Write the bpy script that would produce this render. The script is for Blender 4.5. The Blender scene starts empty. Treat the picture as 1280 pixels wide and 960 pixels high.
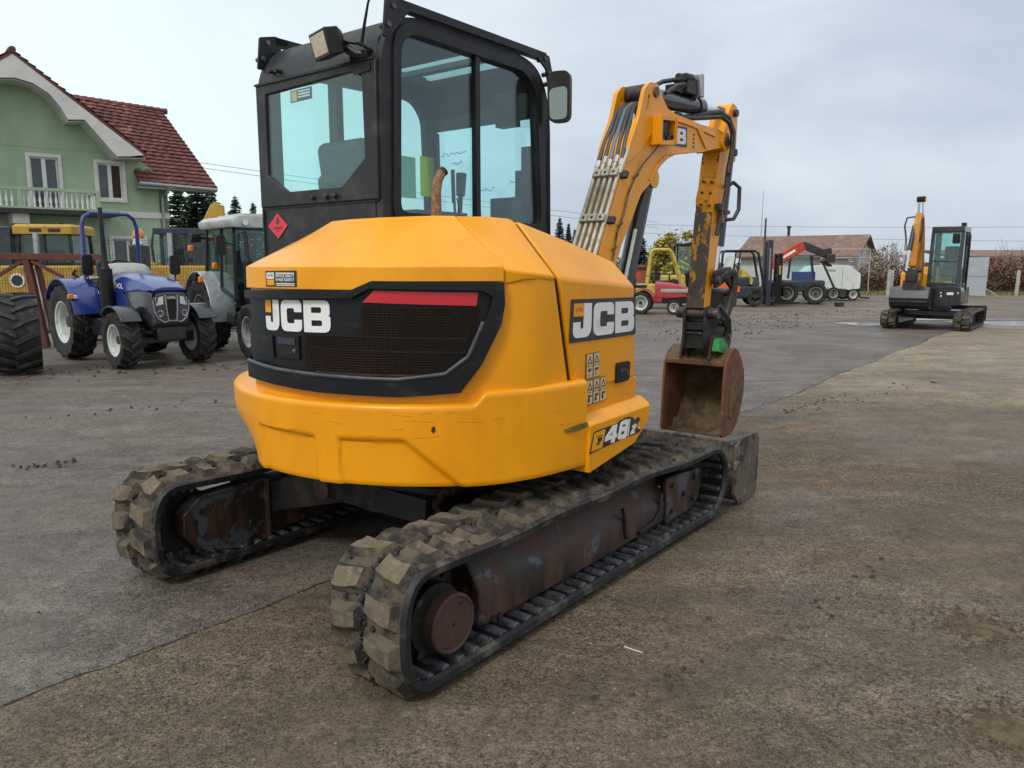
import bpy, bmesh, math, random
from mathutils import Vector, Matrix
from mathutils.geometry import tessellate_polygon
R = math.radians
rnd = random.Random(7)
SC = bpy.context.scene
COL = SC.collection

# ---------------------------------------------------------------- camera model used to place things at their real depth
F, CAMH, PITCH = 960.0, 1.55, math.atan(148 / 960)
def at(u, v, Y):
    """world point at depth Y metres on the sight line of photo pixel (u, v)"""
    a = (u - 640) / F; t = (480 - v) / F
    dy = math.cos(PITCH) + t * math.sin(PITCH); dz = t * math.cos(PITCH) - math.sin(PITCH)
    k = Y / dy
    return Vector((a * k, Y, CAMH + dz * k))
def gr(u, v):
    a = (u - 640) / F; t = (480 - v) / F
    dy = math.cos(PITCH) + t * math.sin(PITCH); dz = t * math.cos(PITCH) - math.sin(PITCH)
    k = -CAMH / dz
    return Vector((a * k, dy * k, 0))

# ---------------------------------------------------------------- mesh helpers
def rpoly(pts, rad=0.02, seg=4):
    """polygon with rounded corners; rad is a number or a list"""
    out = []; n = len(pts)
    for i in range(n):
        p = Vector(pts[i]); a = Vector(pts[i - 1]); b = Vector(pts[(i + 1) % n])
        r = rad[i] if isinstance(rad, (list, tuple)) else rad
        da = a - p; db = b - p
        la, lb = da.length, db.length
        if r <= 0 or la < 1e-6 or lb < 1e-6:
            out.append((p.x, p.y)); continue
        r = min(r, la * .48, lb * .48)
        p0 = p + da / la * r; p1 = p + db / lb * r
        for k in range(seg + 1):
            t = k / seg
            q = p0 * (1 - t) ** 2 + p * 2 * t * (1 - t) + p1 * t * t
            out.append((q.x, q.y))
    return out
def circ(cx, cy, r, n=20, a0=0, a1=360):
    full = abs(a1 - a0) >= 360
    m = n if full else n + 1
    return [(cx + r * math.cos(R(a0 + (a1 - a0) * k / n)), cy + r * math.sin(R(a0 + (a1 - a0) * k / n))) for k in range(m)]

class MB:
    def __init__(s):
        s.bm = bmesh.new(); s.mats = []; s.cur = 0
    def m(s, name):
        if name not in s.mats: s.mats.append(name)
        s.cur = s.mats.index(name); return s
    def face(s, vs):
        try:
            f = s.bm.faces.new(vs); f.material_index = s.cur; return f
        except ValueError:
            return None
    def v(s, p): return s.bm.verts.new(p)
    def box(s, c, size, rot=None, taper=None):
        cx, cy, cz = c; sx, sy, sz = [q / 2 for q in size]
        M = rot.to_matrix() if hasattr(rot, 'to_matrix') else rot
        vs = []
        for dz in (-1, 1):
            k = 1 if (taper is None or dz < 0) else taper
            for dx, dy in ((-1, -1), (1, -1), (1, 1), (-1, 1)):
                p = Vector((dx * sx * k, dy * sy * k, dz * sz))
                if M is not None: p = M @ p
                vs.append(s.v(p + Vector(c)))
        for q in ((3, 2, 1, 0), (4, 5, 6, 7), (0, 1, 5, 4), (1, 2, 6, 5), (2, 3, 7, 6), (3, 0, 4, 7)):
            s.face([vs[i] for i in q])
        return s
    def box2(s, a, b):
        return s.box([(a[i] + b[i]) / 2 for i in range(3)], [abs(b[i] - a[i]) for i in range(3)])
    def bar(s, p0, p1, w, h, up=(0, 0, 1)):
        """rectangular bar from p0 to p1"""
        p0, p1 = Vector(p0), Vector(p1); d = p1 - p0; L = d.length
        x = d / L; u = Vector(up)
        if abs(x.dot(u)) > .98: u = Vector((0, 1, 0))
        y = u.cross(x).normalized(); z = x.cross(y)
        M = Matrix((x, y, z)).transposed()
        return s.box((p0 + p1) / 2, (L, w, h), rot=M)
    def plate(s, loops, fn, w0, w1, step=None, vstep=None):
        """flat outline (first loop) with holes (other loops), extruded between depths w0,w1, mapped by fn(u,v,w)"""
        t = bmesh.new()
        area = sum(a[0] * b[1] - b[0] * a[1] for a, b in zip(loops[0], loops[0][1:] + loops[0][:1]))
        tri = tessellate_polygon([[Vector((p[0], p[1], 0)) for p in L] for L in loops])
        flat = [p for L in loops for p in L]
        lo = [t.verts.new((p[0], p[1], w0)) for p in flat]
        hi = [t.verts.new((p[0], p[1], w1)) for p in flat]
        def nf(v):
            try: t.faces.new(v)
            except ValueError: pass
        for a, b, c in tri:
            nf((hi[a], hi[b], hi[c])); nf((lo[c], lo[b], lo[a]))
        o = 0
        for L in loops:
            n = len(L)
            for i in range(n):
                j = (i + 1) % n
                nf((lo[o + i], lo[o + j], hi[o + j], hi[o + i]))
            o += n
        if step or vstep:
            for ax, st in ((0, step), (1, vstep)):
                if not st: continue
                us = [p[ax] for p in flat]; u = math.floor(min(us) / st) * st + st
                while u < max(us) - 1e-5:
                    no = (1, 0, 0) if ax == 0 else (0, 1, 0)
                    co = (u, 0, 0) if ax == 0 else (0, u, 0)
                    bmesh.ops.bisect_plane(t, geom=t.verts[:] + t.edges[:] + t.faces[:], dist=1e-5, plane_co=co, plane_no=no)
                    u += st
        bmesh.ops.recalc_face_normals(t, faces=t.faces[:])
        mp = {}
        for vv in t.verts: mp[vv] = s.v(fn(*vv.co))
        for f in t.faces: s.face([mp[q] for q in f.verts])
        t.free(); return s
    def tube(s, pts, r, seg=8, caps=True, closed=False):
        pts = [Vector(p) for p in pts]; n = len(pts)
        rr = r if isinstance(r, (list, tuple)) else [r] * n
        rings = []; up = None
        for i in range(n):
            if closed: d = pts[(i + 1) % n] - pts[i - 1]
            else: d = pts[min(i + 1, n - 1)] - pts[max(i - 1, 0)]
            d = d.normalized() if d.length > 1e-9 else Vector((0, 0, 1))
            if up is None:
                up = Vector((0, 0, 1)) if abs(d.z) < .9 else Vector((1, 0, 0))
            a = (up - d * up.dot(d))
            if a.length < 1e-5: a = Vector((1, 0, 0)) - d * d.x
            a.normalize(); up = a; b = d.cross(a)
            rings.append([s.v(pts[i] + (a * math.cos(2 * math.pi * k / seg) + b * math.sin(2 * math.pi * k / seg)) * rr[i]) for k in range(seg)])
        m = n if closed else n - 1
        for i in range(m):
            A, B = rings[i], rings[(i + 1) % n]
            for k in range(seg):
                s.face((A[k], A[(k + 1) % seg], B[(k + 1) % seg], B[k]))
        if caps and not closed:
            s.face(rings[0][::-1]); s.face(rings[-1])
        return s
    def cyl(s, p0, p1, r, seg=16): return s.tube([p0, p1], r, seg)
    def lathe(s, prof, o=(0, 0, 0), ax='y', seg=32, close=False, caps=True):
        """prof: list of (radius, position along axis)"""
        o = Vector(o); rings = []
        for r, h in prof:
            ring = []
            for k in range(seg):
                a = 2 * math.pi * k / seg; c, q = math.cos(a) * r, math.sin(a) * r
                p = {'y': (c, h, q), 'x': (h, c, q), 'z': (c, q, h)}[ax]
                ring.append(s.v(o + Vector(p)))
            rings.append(ring)
        m = len(rings) if close else len(rings) - 1
        for i in range(m):
            A, B = rings[i], rings[(i + 1) % len(rings)]
            for k in range(seg):
                s.face((A[k], A[(k + 1) % seg], B[(k + 1) % seg], B[k]))
        if not close and caps:
            s.face(rings[0]); s.face(rings[-1][::-1])
        return s
    def loft(s, rings, closed=True, caps=True, loop=False, kmat=None):
        vs = [[s.v(p) for p in r] for r in rings]
        n = len(vs[0]); m = len(vs) if loop else len(vs) - 1
        for i in range(m):
            A, B = vs[i], vs[(i + 1) % len(vs)]
            for k in range(n if closed else n - 1):
                if kmat: s.m(kmat[k])
                s.face((A[k], A[(k + 1) % n], B[(k + 1) % n], B[k]))
        if caps and closed and not loop:
            s.face(vs[0][::-1]); s.face(vs[-1])
        return s
    def grid(s, fn, nu, nv):
        vs = [[s.v(fn(i / nu, j / nv)) for j in range(nv + 1)] for i in range(nu + 1)]
        for i in range(nu):
            for j in range(nv):
                s.face((vs[i][j], vs[i + 1][j], vs[i + 1][j + 1], vs[i][j + 1]))
        return s
    def text(s, txt, fn, w, h, step=None, bold=0.0, w0=0.0, spacing=1.0):
        """lettering fitted to a w x h box (centre at 0,0), mapped by fn(u,v,0)"""
        cu = bpy.data.curves.new('t', 'FONT'); cu.body = txt; cu.offset = bold; cu.resolution_u = 3; cu.space_character = spacing
        ob = bpy.data.objects.new('t', cu); COL.objects.link(ob)
        bpy.context.view_layer.update()
        dg = bpy.context.evaluated_depsgraph_get()
        me = bpy.data.meshes.new_from_object(ob.evaluated_get(dg))
        bpy.data.objects.remove(ob); bpy.data.curves.remove(cu)
        xs = [v.co.x for v in me.vertices]; ys = [v.co.y for v in me.vertices]
        if not xs: return s
        x0, x1, y0, y1 = min(xs), max(xs), min(ys), max(ys)
        vs = [s.v(fn((v.co.x - x0) / (x1 - x0) * w - w / 2, (v.co.y - y0) / max(1e-6, y1 - y0) * h - h / 2, w0)) for v in me.vertices]
        for p in me.polygons: s.face([vs[i] for i in p.vertices])
        bpy.data.meshes.remove(me); return s
    def build(s, name, mat=None, parent=None, bevel=0, smooth=35, loc=None, recalc=True, bseg=2):
        if mat is not None and not s.mats: s.mats = [mat]
        if recalc: bmesh.ops.recalc_face_normals(s.bm, faces=s.bm.faces[:])
        me = bpy.data.meshes.new(name); s.bm.to_mesh(me); s.bm.free()
        for k in s.mats: me.materials.append(M[k])
        if smooth:
            me.polygons.foreach_set('use_smooth', [True] * len(me.polygons))
            me.set_sharp_from_angle(angle=R(smooth))
        o = bpy.data.objects.new(name, me); COL.objects.link(o)
        if parent is not None: o.parent = parent
        if loc is not None: o.location = loc
        if bevel:
            b = o.modifiers.new('bevel', 'BEVEL'); b.width = bevel; b.segments = bseg; b.limit_method = 'ANGLE'; b.angle_limit = R(40)
            b.harden_normals = False
        return o

def tag(o, label=None, cat=None, group=None, kind=None):
    if label: o['label'] = label
    if cat: o['category'] = cat
    if group: o['group'] = group
    if kind: o['kind'] = kind
    return o
def thing(name, label, cat, loc=(0, 0, 0), rz=0, group=None):
    o = bpy.data.objects.new(name, None); COL.objects.link(o)
    o.empty_display_size = .2; o.location = loc; o.rotation_euler = (0, 0, rz)
    return tag(o, label, cat, group)
def copy_tree(o, parent=None):
    c = o.copy(); COL.objects.link(c)
    if parent is not None: c.parent = parent
    for ch in list(o.children): copy_tree(ch, c)
    return c
# plane maps: outline drawn in (u,v), depth w along the named axis
def XZ(u, v, w): return (u, w, v)
def YZ(u, v, w): return (w, u, v)
def XY(u, v, w): return (u, v, w)

# ---------------------------------------------------------------- materials
M = {}
def mat(key, col, rough=.5, metal=0.0, col2=None, scale=4, lo=.45, hi=.65, stretch=(1, 1, 1), rough2=None,
        col3=None, scale3=30, lo3=.6, hi3=.7, stretch3=(1, 1, 1), bump=0, bscale=60, spec=.5, coat=0, emit=None, bdist=.004):
    m = bpy.data.materials.new(key); m.use_nodes = True; M[key] = m
    nt = m.node_tree; N = nt.nodes; L = nt.links; b = N['Principled BSDF']
    b.inputs['Roughness'].default_value = rough; b.inputs['Metallic'].default_value = metal
    b.inputs['Base Color'].default_value = (*col, 1); b.inputs['Specular IOR Level'].default_value = spec
    if coat:
        b.inputs['Coat Weight'].default_value = coat; b.inputs['Coat Roughness'].default_value = .12
    if emit:
        b.inputs['Emission Color'].default_value = (*col, 1); b.inputs['Emission Strength'].default_value = emit
    tc = N.new('ShaderNodeTexCoord')
    def noise(sc, st, det=6, rg=.6):
        mp = N.new('ShaderNodeMapping'); mp.inputs['Scale'].default_value = st
        L.new(tc.outputs['Object'], mp.inputs['Vector'])
        n = N.new('ShaderNodeTexNoise'); n.inputs['Scale'].default_value = sc; n.inputs['Detail'].default_value = det; n.inputs['Roughness'].default_value = rg
        L.new(mp.outputs[0], n.inputs['Vector']); return n.outputs['Fac']
    def ramp(sock, a, c):
        r = N.new('ShaderNodeMapRange'); r.inputs['From Min'].default_value = a; r.inputs['From Max'].default_value = c
        L.new(sock, r.inputs['Value']); return r.outputs['Result']
    def mix(f, a, c):
        x = N.new('ShaderNodeMix'); x.data_type = 'RGBA'; L.new(f, x.inputs['Factor'])
        for s_, i in ((a, 'A'), (c, 'B')):
            sk = [q for q in x.inputs if q.name == i and q.type == 'RGBA'][0]
            if isinstance(s_, tuple): sk.default_value = (*s_, 1)
            else: L.new(s_, sk)
        return [q for q in x.outputs if q.type == 'RGBA'][0]
    cur = col
    # a faint overall unevenness so that no surface is one flat colour
    f0 = ramp(noise(1.7, (1, 1, 1), 4), .3, .7)
    cur = mix(f0, tuple(c * .9 for c in col), tuple(min(1, c * 1.06) for c in col))
    f2 = None
    if col2 is not None:
        f2 = ramp(noise(scale, stretch, 8, .65), lo, hi); cur = mix(f2, cur, col2)
    if col3 is not None:
        f3 = ramp(noise(scale3, stretch3, 5, .6), lo3, hi3); cur = mix(f3, cur, col3)
    L.new(cur, b.inputs['Base Color'])
    if rough2 is not None and f2 is not None:
        r = N.new('ShaderNodeMapRange'); r.inputs['To Min'].default_value = rough; r.inputs['To Max'].default_value = rough2
        L.new(f2, r.inputs['Value']); L.new(r.outputs['Result'], b.inputs['Roughness'])
    if bump:
        bp = N.new('ShaderNodeBump'); bp.inputs['Strength'].default_value = bump; bp.inputs['Distance'].default_value = bdist
        L.new(noise(bscale, (1, 1, 1), 5), bp.inputs['Height']); L.new(bp.outputs[0], b.inputs['Normal'])
    return m
def glass(key, tint, rough=.02, refl=1.0, dirt=.0):
    m = bpy.data.materials.new(key); m.use_nodes = True; M[key] = m
    nt = m.node_tree; N = nt.nodes; L = nt.links; N.remove(N['Principled BSDF']); out = N['Material Output']
    t = N.new('ShaderNodeBsdfTransparent'); t.inputs[0].default_value = (*tint, 1)
    g = N.new('ShaderNodeBsdfGlossy'); g.inputs['Roughness'].default_value = rough; g.inputs[0].default_value = (.9, .95, 1, 1)
    lwt = N.new('ShaderNodeLayerWeight'); pw = N.new('ShaderNodeMath'); pw.operation = 'POWER'; pw.inputs[1].default_value = 4; L.new(lwt.outputs['Facing'], pw.inputs[0])
    fr = N.new('ShaderNodeMath'); fr.operation = 'MULTIPLY_ADD'; fr.inputs[1].default_value = .75; fr.inputs[2].default_value = .05; L.new(pw.outputs[0], fr.inputs[0])
    mx = N.new('ShaderNodeMixShader'); L.new(fr.outputs[0], mx.inputs[0]); L.new(t.outputs[0], mx.inputs[1]); L.new(g.outputs[0], mx.inputs[2])
    last = mx.outputs[0]
    if dirt:
        d = N.new('ShaderNodeBsdfDiffuse'); d.inputs[0].default_value = (.45, .45, .42, 1)
        tc = N.new('ShaderNodeTexCoord'); n = N.new('ShaderNodeTexNoise'); n.inputs['Scale'].default_value = 45; n.inputs['Detail'].default_value = 6
        L.new(tc.outputs['Object'], n.inputs['Vector'])
        r = N.new('ShaderNodeMapRange'); r.inputs['From Min'].default_value = .45; r.inputs['From Max'].default_value = .8; r.inputs['To Max'].default_value = dirt
        L.new(n.outputs['Fac'], r.inputs['Value'])
        m2 = N.new('ShaderNodeMixShader'); L.new(r.outputs[0], m2.inputs[0]); L.new(last, m2.inputs[1]); L.new(d.outputs[0], m2.inputs[2]); last = m2.outputs[0]
    L.new(last, out.inputs['Surface']); return m

mat('yellow', (.80, .325, .0008), .34, spec=.42, col2=(.64, .235, .0008), scale=2.2, lo=.5, hi=.78, stretch=(1, 1, .5), col3=(.12, .055, .012), scale3=26, lo3=.76, hi3=.8, coat=.06, bump=.05, bscale=5, bdist=.02)
mat('yellow_worn', (.70, .27, .004), .5, spec=.3, col2=(.09, .062, .045), scale=10, lo=.57, hi=.60, col3=(.34, .16, .03), scale3=30, lo3=.58, hi3=.66, bump=.15, bscale=40)
mat('worn_steel', (.085, .066, .052), .65, .15, col2=(.55, .24, .012), scale=12, lo=.545, hi=.575, stretch=(1, 1, .5), col3=(.06, .045, .035), scale3=8, lo3=.5, hi3=.65, bump=.25, bscale=60)
mat('ridge_grey', (.045, .05, .06), .4, spec=.4, col2=(.09, .09, .095), scale=10)  # worn grey, paled to paint the highlight along the rim lip
mat('scrape_olive', (.20, .125, .012), .6, col2=(.06, .05, .03), scale=14)
mat('scratch_line', (.45, .17, .004), .6)
mat('black_panel', (.009, .0105, .014), .38, spec=.26, col2=(.05, .048, .046), scale=6, lo=.56, hi=.86, stretch=(1, 1, 2.5), col3=(.09, .05, .025), scale3=5, lo3=.66, hi3=.74, bump=.12, bscale=70)
mat('black_paint', (.009, .0095, .0115), .38, spec=.32, col2=(.05, .049, .047), scale=7, lo=.55, hi=.85, rough2=.6, bump=.06, bscale=40)
mat('cab_grey', (.020, .021, .025), .5, spec=.32, col2=(.065, .065, .066), scale=6, lo=.5, hi=.8, bump=.06, bscale=50)
mat('mesh_grille', (.014, .011, .009), .8, spec=.1, col2=(.05, .028, .016), scale=5, lo=.42, hi=.66, col3=(.012, .01, .009), scale3=260, lo3=.45, hi3=.55, bump=.9, bscale=320)
mat('mesh_wire', (.045, .027, .018), .7, spec=.2, col2=(.014, .012, .011), scale=5, lo=.42, hi=.58)
mat('rubber', (.013, .0135, .0155), .55, spec=.4, col2=(.115, .105, .088), scale=8, lo=.50, hi=.74, bump=.4, bscale=45)
mat('worn_lug', (.052, .045, .037), .85, spec=.25, col2=(.026, .025, .024), scale=8, lo=.42, hi=.6, col3=(.105, .088, .064), scale3=22, lo3=.54, hi3=.68, bump=.6, bscale=60, bdist=.008)
mat('lug_side', (.110, .090, .062), .9, spec=.2, col2=(.034, .031, .029), scale=6, lo=.45, hi=.56, bump=.5, bscale=60, bdist=.006)
mat('mud_belt', (.095, .078, .056), .9, spec=.2, col2=(.026, .024, .023), scale=9, lo=.46, hi=.60, bump=.6, bscale=60, bdist=.006)
mat('mud_rubber', (.140, .114, .078), .92, spec=.2, col2=(.045, .041, .036), scale=5, lo=.50, hi=.64, col3=(.19, .16, .113), scale3=40, lo3=.50, hi3=.70, bump=.6, bscale=60, bdist=.008)
mat('dark_groove', (.016, .016, .017), .75, col2=(.06, .055, .05), scale=22, lo=.5, hi=.65, bump=.7, bscale=70)
mat('rubber_bar', (.085, .095, .105), .45, col2=(.022, .023, .025), scale=14, lo=.48, hi=.6, bump=.3, bscale=60)
mat('rust_frame', (.023, .0155, .013), .45, .1, col2=(.10, .046, .028), scale=7, lo=.46, hi=.68, stretch=(1, 1, .30), col3=(.075, .085, .105), scale3=5, lo3=.585, hi3=.62, rough2=.85, bump=.6, bscale=38)
mat('rust_cap', (.062, .028, .023), .7, col2=(.075, .04, .034), scale=9, lo=.45, hi=.65, bump=.3, bscale=70)
mat('chassis', (.011, .011, .0115), .42, .1, col2=(.035, .027, .022), scale=7, lo=.5, hi=.7, rough2=.7, col3=(.17, .085, .05), scale3=4, lo3=.64, hi3=.68, bump=.3, bscale=40)
mat('blade_steel', (.115, .095, .075), .75, .05, col2=(.034, .030, .028), scale=9, lo=.46, hi=.57, stretch=(1, 1, .6), col3=(.22, .20, .17), scale3=14, lo3=.6, hi3=.7, rough2=.75, bump=.45, bscale=45)
mat('bucket_rust', (.18, .066, .024), .78, .0, col2=(.075, .042, .026), scale=8, lo=.46, hi=.62, col3=(.20, .15, .095), scale3=11, lo3=.60, hi3=.70, bump=.4, bscale=50)
mat('bucket_mud', (.165, .118, .066), .9, spec=.2, col2=(.08, .052, .028), scale=6, lo=.44, hi=.62, col3=(.12, .06, .026), scale3=12, lo3=.58, hi3=.66, bump=.8, bscale=22, bdist=.012)
mat('dark_steel', (.022, .0205, .02), .5, .2, col2=(.06, .05, .043), scale=12, lo=.48, hi=.66, bump=.35, bscale=60)
mat('pin_steel', (.16, .14, .12), .5, .6, col2=(.07, .055, .05), scale=14, lo=.45, hi=.6, bump=.2)
mat('chrome', (.62, .62, .63), .18, 1.0)
mat('alu', (.42, .43, .45), .38, .8, col2=(.3, .3, .31), scale=8)
mat('pipe', (.40, .37, .29), .5, .25, col2=(.20, .17, .13), scale=12, lo=.5, hi=.7)
mat('hose', (.026, .027, .029), .5, col2=(.06, .06, .06), scale=20, lo=.5, hi=.7)
mat('hose_blue', (.10, .13, .16), .45)
mat('white_decal', (.74, .75, .76), .45, col2=(.50, .50, .49), scale=9, lo=.55, hi=.8)
mat('black_decal', (.022, .023, .025), .4, col2=(.075, .075, .075), scale=12, lo=.55, hi=.75)
mat('orange_decal', (.80, .31, .008), .5)
mat('cream_decal', (.62, .46, .26), .55, col2=(.5, .36, .2), scale=30)
mat('red_reflector', (.52, .012, .028), .3, coat=.4)
mat('red_decal', (.62, .035, .055), .45)
def translucent(key, col):
    m = bpy.data.materials.new(key); m.use_nodes = True; M[key] = m
    N, L = m.node_tree.nodes, m.node_tree.links
    t = N.new('ShaderNodeBsdfTranslucent'); t.inputs[0].default_value = (*col, 1); N['Principled BSDF'].inputs['Base Color'].default_value = (*col, 1)
    x = N.new('ShaderNodeMixShader'); x.inputs[0].default_value = .6; L.new(N['Principled BSDF'].outputs[0], x.inputs[1]); L.new(t.outputs[0], x.inputs[2]); L.new(x.outputs[0], N['Material Output'].inputs[0])
translucent('hiviz', (.86, .88, .01)); translucent('paper', (.55, .78, .70))
mat('seat_fabric', (.075, .078, .085), .8, bump=.3, bscale=120)
mat('interior', (.06, .064, .07), .7, col2=(.09, .095, .10), scale=8)
mat('green_plastic', (.02, .30, .055), .5, col2=(.01, .14, .03), scale=16)
mat('lamp_lens', (.55, .47, .36), .25, col2=(.4, .33, .25), scale=40)
mat('rust_exhaust', (.24, .14, .075), .85, col2=(.13, .07, .04), scale=18, lo=.45, hi=.6, col3=(.36, .25, .15), scale3=60, lo3=.55, hi3=.65, bump=.5, bscale=90)
mat('soot', (.012, .011, .01), .9)
glass('cab_glass', (.82, .96, .952), .015, dirt=.025)
glass('cab_glass_clean', (.87, .97, .965), .015)
glass('car_glass', (.42, .55, .56), .03, dirt=.12)
glass('teal_glass', (.74, .93, .90), .03, dirt=.10)
glass('tractor_glass', (.60, .76, .73), .03, dirt=.10)
mat('mirror_glass', (.22, .28, .26), .04, 1.0)
# other machines and buildings
mat('blue_paint', (.012, .034, .205), .28, col2=(.02, .035, .13), scale=5, lo=.5, hi=.8, coat=.5)
mat('grey_plastic', (.36, .36, .35), .5, col2=(.28, .28, .27), scale=8)
mat('black_gloss', (.012, .014, .02), .25, col2=(.03, .03, .034), scale=6, coat=.3)
mat('rim_white', (.56, .61, .58), .45, col2=(.30, .30, .27), scale=7, lo=.5, hi=.75)
mat('rim_grey', (.30, .31, .32), .45, col2=(.18, .17, .16), scale=8)
mat('tyre', (.016, .016, .017), .7, spec=.35, col2=(.07, .066, .06), scale=6, lo=.5, hi=.75, bump=.3, bscale=40)
mat('tread_rubber', (.036, .035, .034), .75, spec=.3, col2=(.085, .078, .068), scale=5, lo=.5, hi=.72, bump=.3, bscale=40)
mat('dull_blue', (.025, .06, .20), .45, col2=(.05, .07, .14), scale=4)
mat('amber', (.80, .22, .01), .3, coat=.4)
mat('roof_white', (.44, .47, .46), .4, col2=(.30, .32, .31), scale=5)
mat('white_paint', (.62, .66, .65), .35, col2=(.42, .44, .42), scale=5, lo=.55, hi=.8)
mat('silver_paint', (.36, .38, .40), .35, .3, col2=(.25, .26, .27), scale=5)
mat('faded_yellow', (.46, .285, .03), .55, col2=(.28, .18, .035), scale=4, lo=.48, hi=.7, bump=.1)
mat('cat_yellow', (.44, .265, .028), .55, col2=(.27, .17, .035), scale=5, lo=.48, hi=.7)
mat('pale_yellow', (.54, .40, .06), .55, col2=(.30, .23, .05), scale=6)
mat('red_paint', (.40, .028, .03), .4, col2=(.20, .022, .024), scale=5)
mat('red_orange', (.50, .05, .022), .45, col2=(.30, .04, .02), scale=5)
mat('amber_paint', (.52, .20, .006), .45, col2=(.36, .14, .01), scale=5)
mat('orange_paint', (.80, .12, .01), .4)
mat('dark_blue', (.018, .026, .045), .4, col2=(.04, .045, .06), scale=6)
mat('green_dark', (.03, .07, .06), .5)
mat('rust_beam', (.11, .032, .022), .75, col2=(.065, .025, .02), scale=6, col3=(.20, .07, .035), scale3=18, lo3=.6, hi3=.7, bump=.3)
mat('galv', (.38, .40, .40), .5, .3, col2=(.27, .28, .28), scale=9)
mat('fence_green', (.025, .06, .048), .6)
mat('concrete', (.40, .40, .38), .85, col2=(.27, .27, .25), scale=6, bump=.3)
mat('house_green', (.345, .465, .33), .9, spec=.2, col2=(.275, .385, .265), scale=1.2, lo=.4, hi=.7, stretch=(1, 1, .4), bump=.5, bscale=45)
mat('plaster_white', (.62, .63, .61), .75, col2=(.48, .49, .47), scale=3, lo=.5, hi=.8)
mat('soffit', (.48, .50, .47), .7)
mat('window_dark', (.05, .06, .085), .12, col2=(.09, .10, .13), scale=2)
mat('curtain', (.045, .018, .02), .8)
mat('gutter', (.30, .33, .33), .45, .4)
mat('shed_wall', (.50, .52, .53), .85, col2=(.38, .40, .41), scale=2)
mat('brick', (.30, .115, .07), .9, col2=(.20, .085, .055), scale=3, bump=.3)
mat('bark', (.09, .07, .055), .9, col2=(.05, .04, .032), scale=12, bump=.5)
mat('twig', (.24, .19, .15), .9, col2=(.14, .11, .09), scale=10)
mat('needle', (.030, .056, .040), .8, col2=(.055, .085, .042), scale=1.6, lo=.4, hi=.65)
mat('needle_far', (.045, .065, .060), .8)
mat('leaf_yellow', (.44, .37, .08), .75, col2=(.30, .29, .08), scale=.9, lo=.4, hi=.65)
mat('leaf_pale', (.40, .36, .29), .8, col2=(.28, .22, .15), scale=.9, lo=.4, hi=.65)
mat('leaf_rust', (.20, .095, .05), .8, col2=(.12, .075, .045), scale=1.0, lo=.4, hi=.65)
mat('grass', (.14, .17, .045), .9, col2=(.22, .20, .08), scale=2)
mat('sheet_grey', (.40, .45, .50), .5, col2=(.34, .38, .42), scale=2)
mat('wire', (.03, .03, .03), .6)
mat('stone', (.10, .086, .068), .85, col2=(.12, .11, .10), scale=9)
mat('sand', (.135, .104, .066), .95, spec=.1, col2=(.08, .064, .045), scale=14, lo=.42, hi=.58, bump=.8, bscale=30, bdist=.01)
mat('paper_white', (.7, .7, .68), .7)

def tile_mat(key, c1, c2, c3):
    m = bpy.data.materials.new(key); m.use_nodes = True; M[key] = m
    nt = m.node_tree; N = nt.nodes; L = nt.links; b = N['Principled BSDF']; b.inputs['Roughness'].default_value = .75
    tc = N.new('ShaderNodeTexCoord'); mp = N.new('ShaderNodeMapping'); mp.inputs['Scale'].default_value = (4.5, 2.2, 4.5)
    L.new(tc.outputs['Object'], mp.inputs['Vector'])
    v = N.new('ShaderNodeTexVoronoi'); v.inputs['Scale'].default_value = 1.0; L.new(mp.outputs[0], v.inputs['Vector'])
    n = N.new('ShaderNodeTexNoise'); n.inputs['Scale'].default_value = 1.1; n.inputs['Detail'].default_value = 6; L.new(tc.outputs['Object'], n.inputs['Vector'])
    sp = N.new('ShaderNodeSeparateColor'); L.new(v.outputs['Color'], sp.inputs[0])
    cr = N.new('ShaderNodeValToRGB'); e = cr.color_ramp.elements
    e[0].position = .15; e[0].color = (*c1, 1); e[1].position = .75; e[1].color = (*c2, 1); x = e.new(.95); x.color = (*c3, 1)
    ad = N.new('ShaderNodeMath'); ad.operation = 'MULTIPLY_ADD'; ad.inputs[1].default_value = .45
    L.new(sp.outputs[0], ad.inputs[0]); mu = N.new('ShaderNodeMath'); mu.operation = 'MULTIPLY'; mu.inputs[1].default_value = .65
    L.new(n.outputs['Fac'], mu.inputs[0]); L.new(mu.outputs[0], ad.inputs[2]); L.new(ad.outputs[0], cr.inputs[0])
    L.new(cr.outputs[0], b.inputs['Base Color']); return m
tile_mat('tile_red', (.062, .022, .021), (.145, .045, .036), (.29, .125, .085))
tile_mat('tile_brown', (.10, .065, .05), (.20, .12, .085), (.28, .19, .14))
# ================================================================ MAIN EXCAVATOR
AZ = R(38)
FW = Vector((math.sin(AZ), math.cos(AZ), 0)); LF = Vector((-math.cos(AZ), math.sin(AZ), 0))
ORG = Vector((-0.370, 4.172, 0)); HEAD = R(52)
def lw(x, y, z=0): return ORG + FW * x + LF * y + Vector((0, 0, z))
dig = thing('excavator', 'large yellow compact excavator with black cab standing in the foreground, bucket on the ground', 'excavator', ORG, HEAD)

def CYLM(rad):
    return lambda th, z, w: (-(rad + w) * math.cos(R(th)), (rad + w) * math.sin(R(th)), z)

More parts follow.
